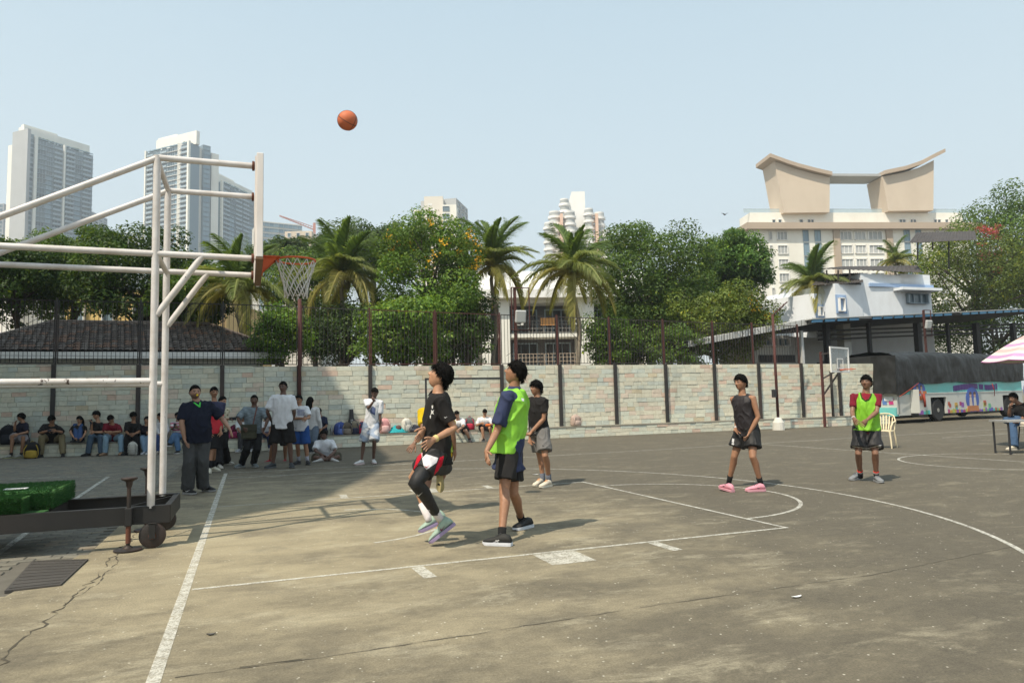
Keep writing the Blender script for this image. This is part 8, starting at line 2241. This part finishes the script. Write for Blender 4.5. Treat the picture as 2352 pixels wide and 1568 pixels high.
# B: collar tag, sleeve stripe, shoe mark
decal(B_['bib'], P2(TA, [(1086, 376), (1108, 380), (1108, 400), (1092, 396)]), (.62, .64, .66), 'tag', step=.5)
for seg in ([(868, 1440), (922, 1416), (926, 1422), (880, 1446)], [(895, 1420), (905, 1418), (925, 1440), (912, 1442)]): decal(B_['shoeL'], P2(TA, seg), (.60, .60, .60), 'logo', step=.4, off=.006)
# C: pocket dash on shorts, D: marks on shorts, shoes
decal(C_['bottom'], P2(TA, [(1240, 722), (1256, 728), (1255, 731), (1239, 726)]), (.03, .03, .03), 'logo', step=.4)
for poly in ([(428, 830), (452, 838), (446, 880), (424, 872)], [(425, 880), (450, 886), (448, 905), (422, 900)]): decal(D_['bottom'], P2(TD, poly), (.50, .50, .50), 'logo', step=.5)
for o, x, y in ((D_['shoeR'], 318, 1340), (D_['shoeL'], 704, 1366)): swoosh(o, TD, x, y, 48, 26, (.03, .02, .03), step=.3, off=.006)
band(D_, 'arm', D_['EL']['R'], D_['WR']['R'], .93, .031, (.6, .6, .6), .010)
# E: white hem stripes, chain, wristband, dark bib edge
hemE = lambda y: [(1755, y - 2), (1850, y + 12), (1912, y + 22), (1975, y + 6), (2072, y - 14)]
for y, w in ((918, 9), (938, 9)):
    up_ = hemE(y); decal(E_['bottom'], P2(TD, up_ + [(a, b_ + w) for a, b_ in reversed(up_)]), (.60, .60, .58), 'hem_stripe', step=.5)
decal(E_['bib'], P2(TD, [(1832, 322), (1848, 322), (1862, 380), (1895, 412), (1930, 400), (1952, 360), (1962, 318), (1975, 318), (1965, 372), (1938, 415), (1895, 428), (1855, 395)]), (.02, .05, .01), 'neck_binding', step=.6)
decal(E_['bib'], P2(TD, [(1848, 322), (1862, 380), (1895, 412), (1930, 400), (1952, 360), (1962, 318)]), (.22, .015, .03), 'neck_opening', step=.6)
band(E_, 'arm', E_['EL']['R'], E_['WR']['R'], .93, .030, (.6, .6, .6), .008)
# referee: whistle, lanyard, shoe marks
hf2 = Vector(R_f['Rm'][:, 1]); hu2 = Vector(R_f['Rm'][:, 2]); wp = R_f['hc'] + hf2 * (.47 * R_f['hh']) - hu2 * (.25 * R_f['hh'])
M_yel = pm('yellow_plastic', (.75, .50, .01), .4, .05, 5, 0)
b = MB(); b.smooth = True; b.ell(wp + hf2 * .02, (.020, .020, .016), 10, 8); b.bar(wp - hf2 * .015, wp + hf2 * .02, .018, .012); tag(b.build('whistle', M_yel), 'bright yellow whistle in the referee\'s mouth', 'whistle')
M_lan = pm('green_cord', (.06, .55, .07), .7, .1, 5, 0)
n0 = R_f['neck']; la_, fw_, up_ = R_f['la'], R_f['fw'], R_f['up']
lo_ = decal(R_f['polo_shirt'], P2(TR, [(228, 362), (240, 360), (312, 408), (322, 352), (334, 352), (328, 428), (312, 430)]), (.08, .55, .09), 'lanyard', .008, .5)
for o, x, y in ((R_f['shoeR'], 155, 1335), (R_f['shoeL'], 330, 1325)): swoosh(o, TR, x, y, 62, 34, (.60, .60, .60), step=.4, off=.006)
# shoulder bag of the man in blue-grey
n1 = U_p['neck']; p0, p1 = DP(*TR(952, 425), U_p['D'] - .16), DP(*TR(902, 650), U_p['D'] - .24); bc_ = DP(*TR(862, 700), U_p['D'] - .30)
bag = thing('shoulder_bag', 'olive shoulder bag hanging at the hip of the man in blue-grey', 'bag', tuple(bc_))
b = MB(); b.col = (.055, .055, .035); b.cbox((-.17, -.05, -.17), (.17, .05, .17), .03, Matrix.Translation(bc_)); b.build('pouch', M_bag, bag)
b = MB(); b.col = (.045, .045, .03); b.cbox((-.175, -.062, .0), (.175, -.045, .172), .008, Matrix.Translation(bc_)); b.build('flap', M_bag, bag)
b = MB(); b.col = (.16, .07, .06); b.tube([n1 + U_p['la'] * .10 + U_p['up'] * .03 + U_p['fw'] * .03, p0, p0.lerp(p1, .5) + U_p['fw'] * .02, p1, bc_ + Vector((.14, -.02, .14))], .016, 6, flat=.4); b.build('strap', M_bag, bag)
# printed shirts
decal(AA['shirt'], P2(TR, [(2195, 470), (2225, 415), (2258, 440), (2252, 520), (2205, 495)]), (.10, .13, .25), 'chest_print', step=.8)
for k in range(5): decal(W_p['shirt'], P2(TR, [(1395 + 4 * (k % 2), 452 + 14 * k), (1478 - 6 * (k % 3), 458 + 14 * k), (1476, 464 + 14 * k), (1396, 459 + 14 * k)]), (.12, .14, .30), 'chest_print', step=.4)
# spectacles on the tall spectator
for k in ((V_p, .9), (W_p, .9)):
    J = k[0]; Rm = J['Rm']; hh = J['hh']; g = MB()
    for sx in (-1, 1):
        c = np.array(J['hc']) + Rm @ (np.array((sx * .13, .46, 0.0)) * hh)
        g.tube([c + Rm @ (np.array((.085 * math.cos(2 * PI * q / 14), 0, .06 * math.sin(2 * PI * q / 14))) * hh) for q in range(15)], .0025, 5)
        g.tube([c + Rm @ (np.array((sx * .085, 0, .01)) * hh), np.array(J['hc']) + Rm @ (np.array((sx * .35, .0, .01)) * hh)], .0025, 5)
    g.tube([np.array(J['hc']) + Rm @ (np.array((q * .045, .475, .01)) * hh) for q in (-1, 1)], .0025, 5)
    g.build('spectacles', M_goal, J['root'])
# ================================================================== HAZE
t = bpy.data.materials.new('haze_air'); t.use_nodes = True
hn = t.node_tree; hn.nodes.clear()
pv = hn.nodes.new('ShaderNodeVolumePrincipled'); pv.inputs['Color'].default_value = (0.86, 0.93, 1.0, 1); pv.inputs['Density'].default_value = 0.00058; pv.inputs['Anisotropy'].default_value = 0.2
ho = hn.nodes.new('ShaderNodeOutputMaterial'); hn.links.new(pv.outputs[0], ho.inputs['Volume'])
b = MB(); b.box((-620, -260, -1.2), (720, 860, 235)); hzb = b.build('haze', t); tag(hzb, kind='stuff')
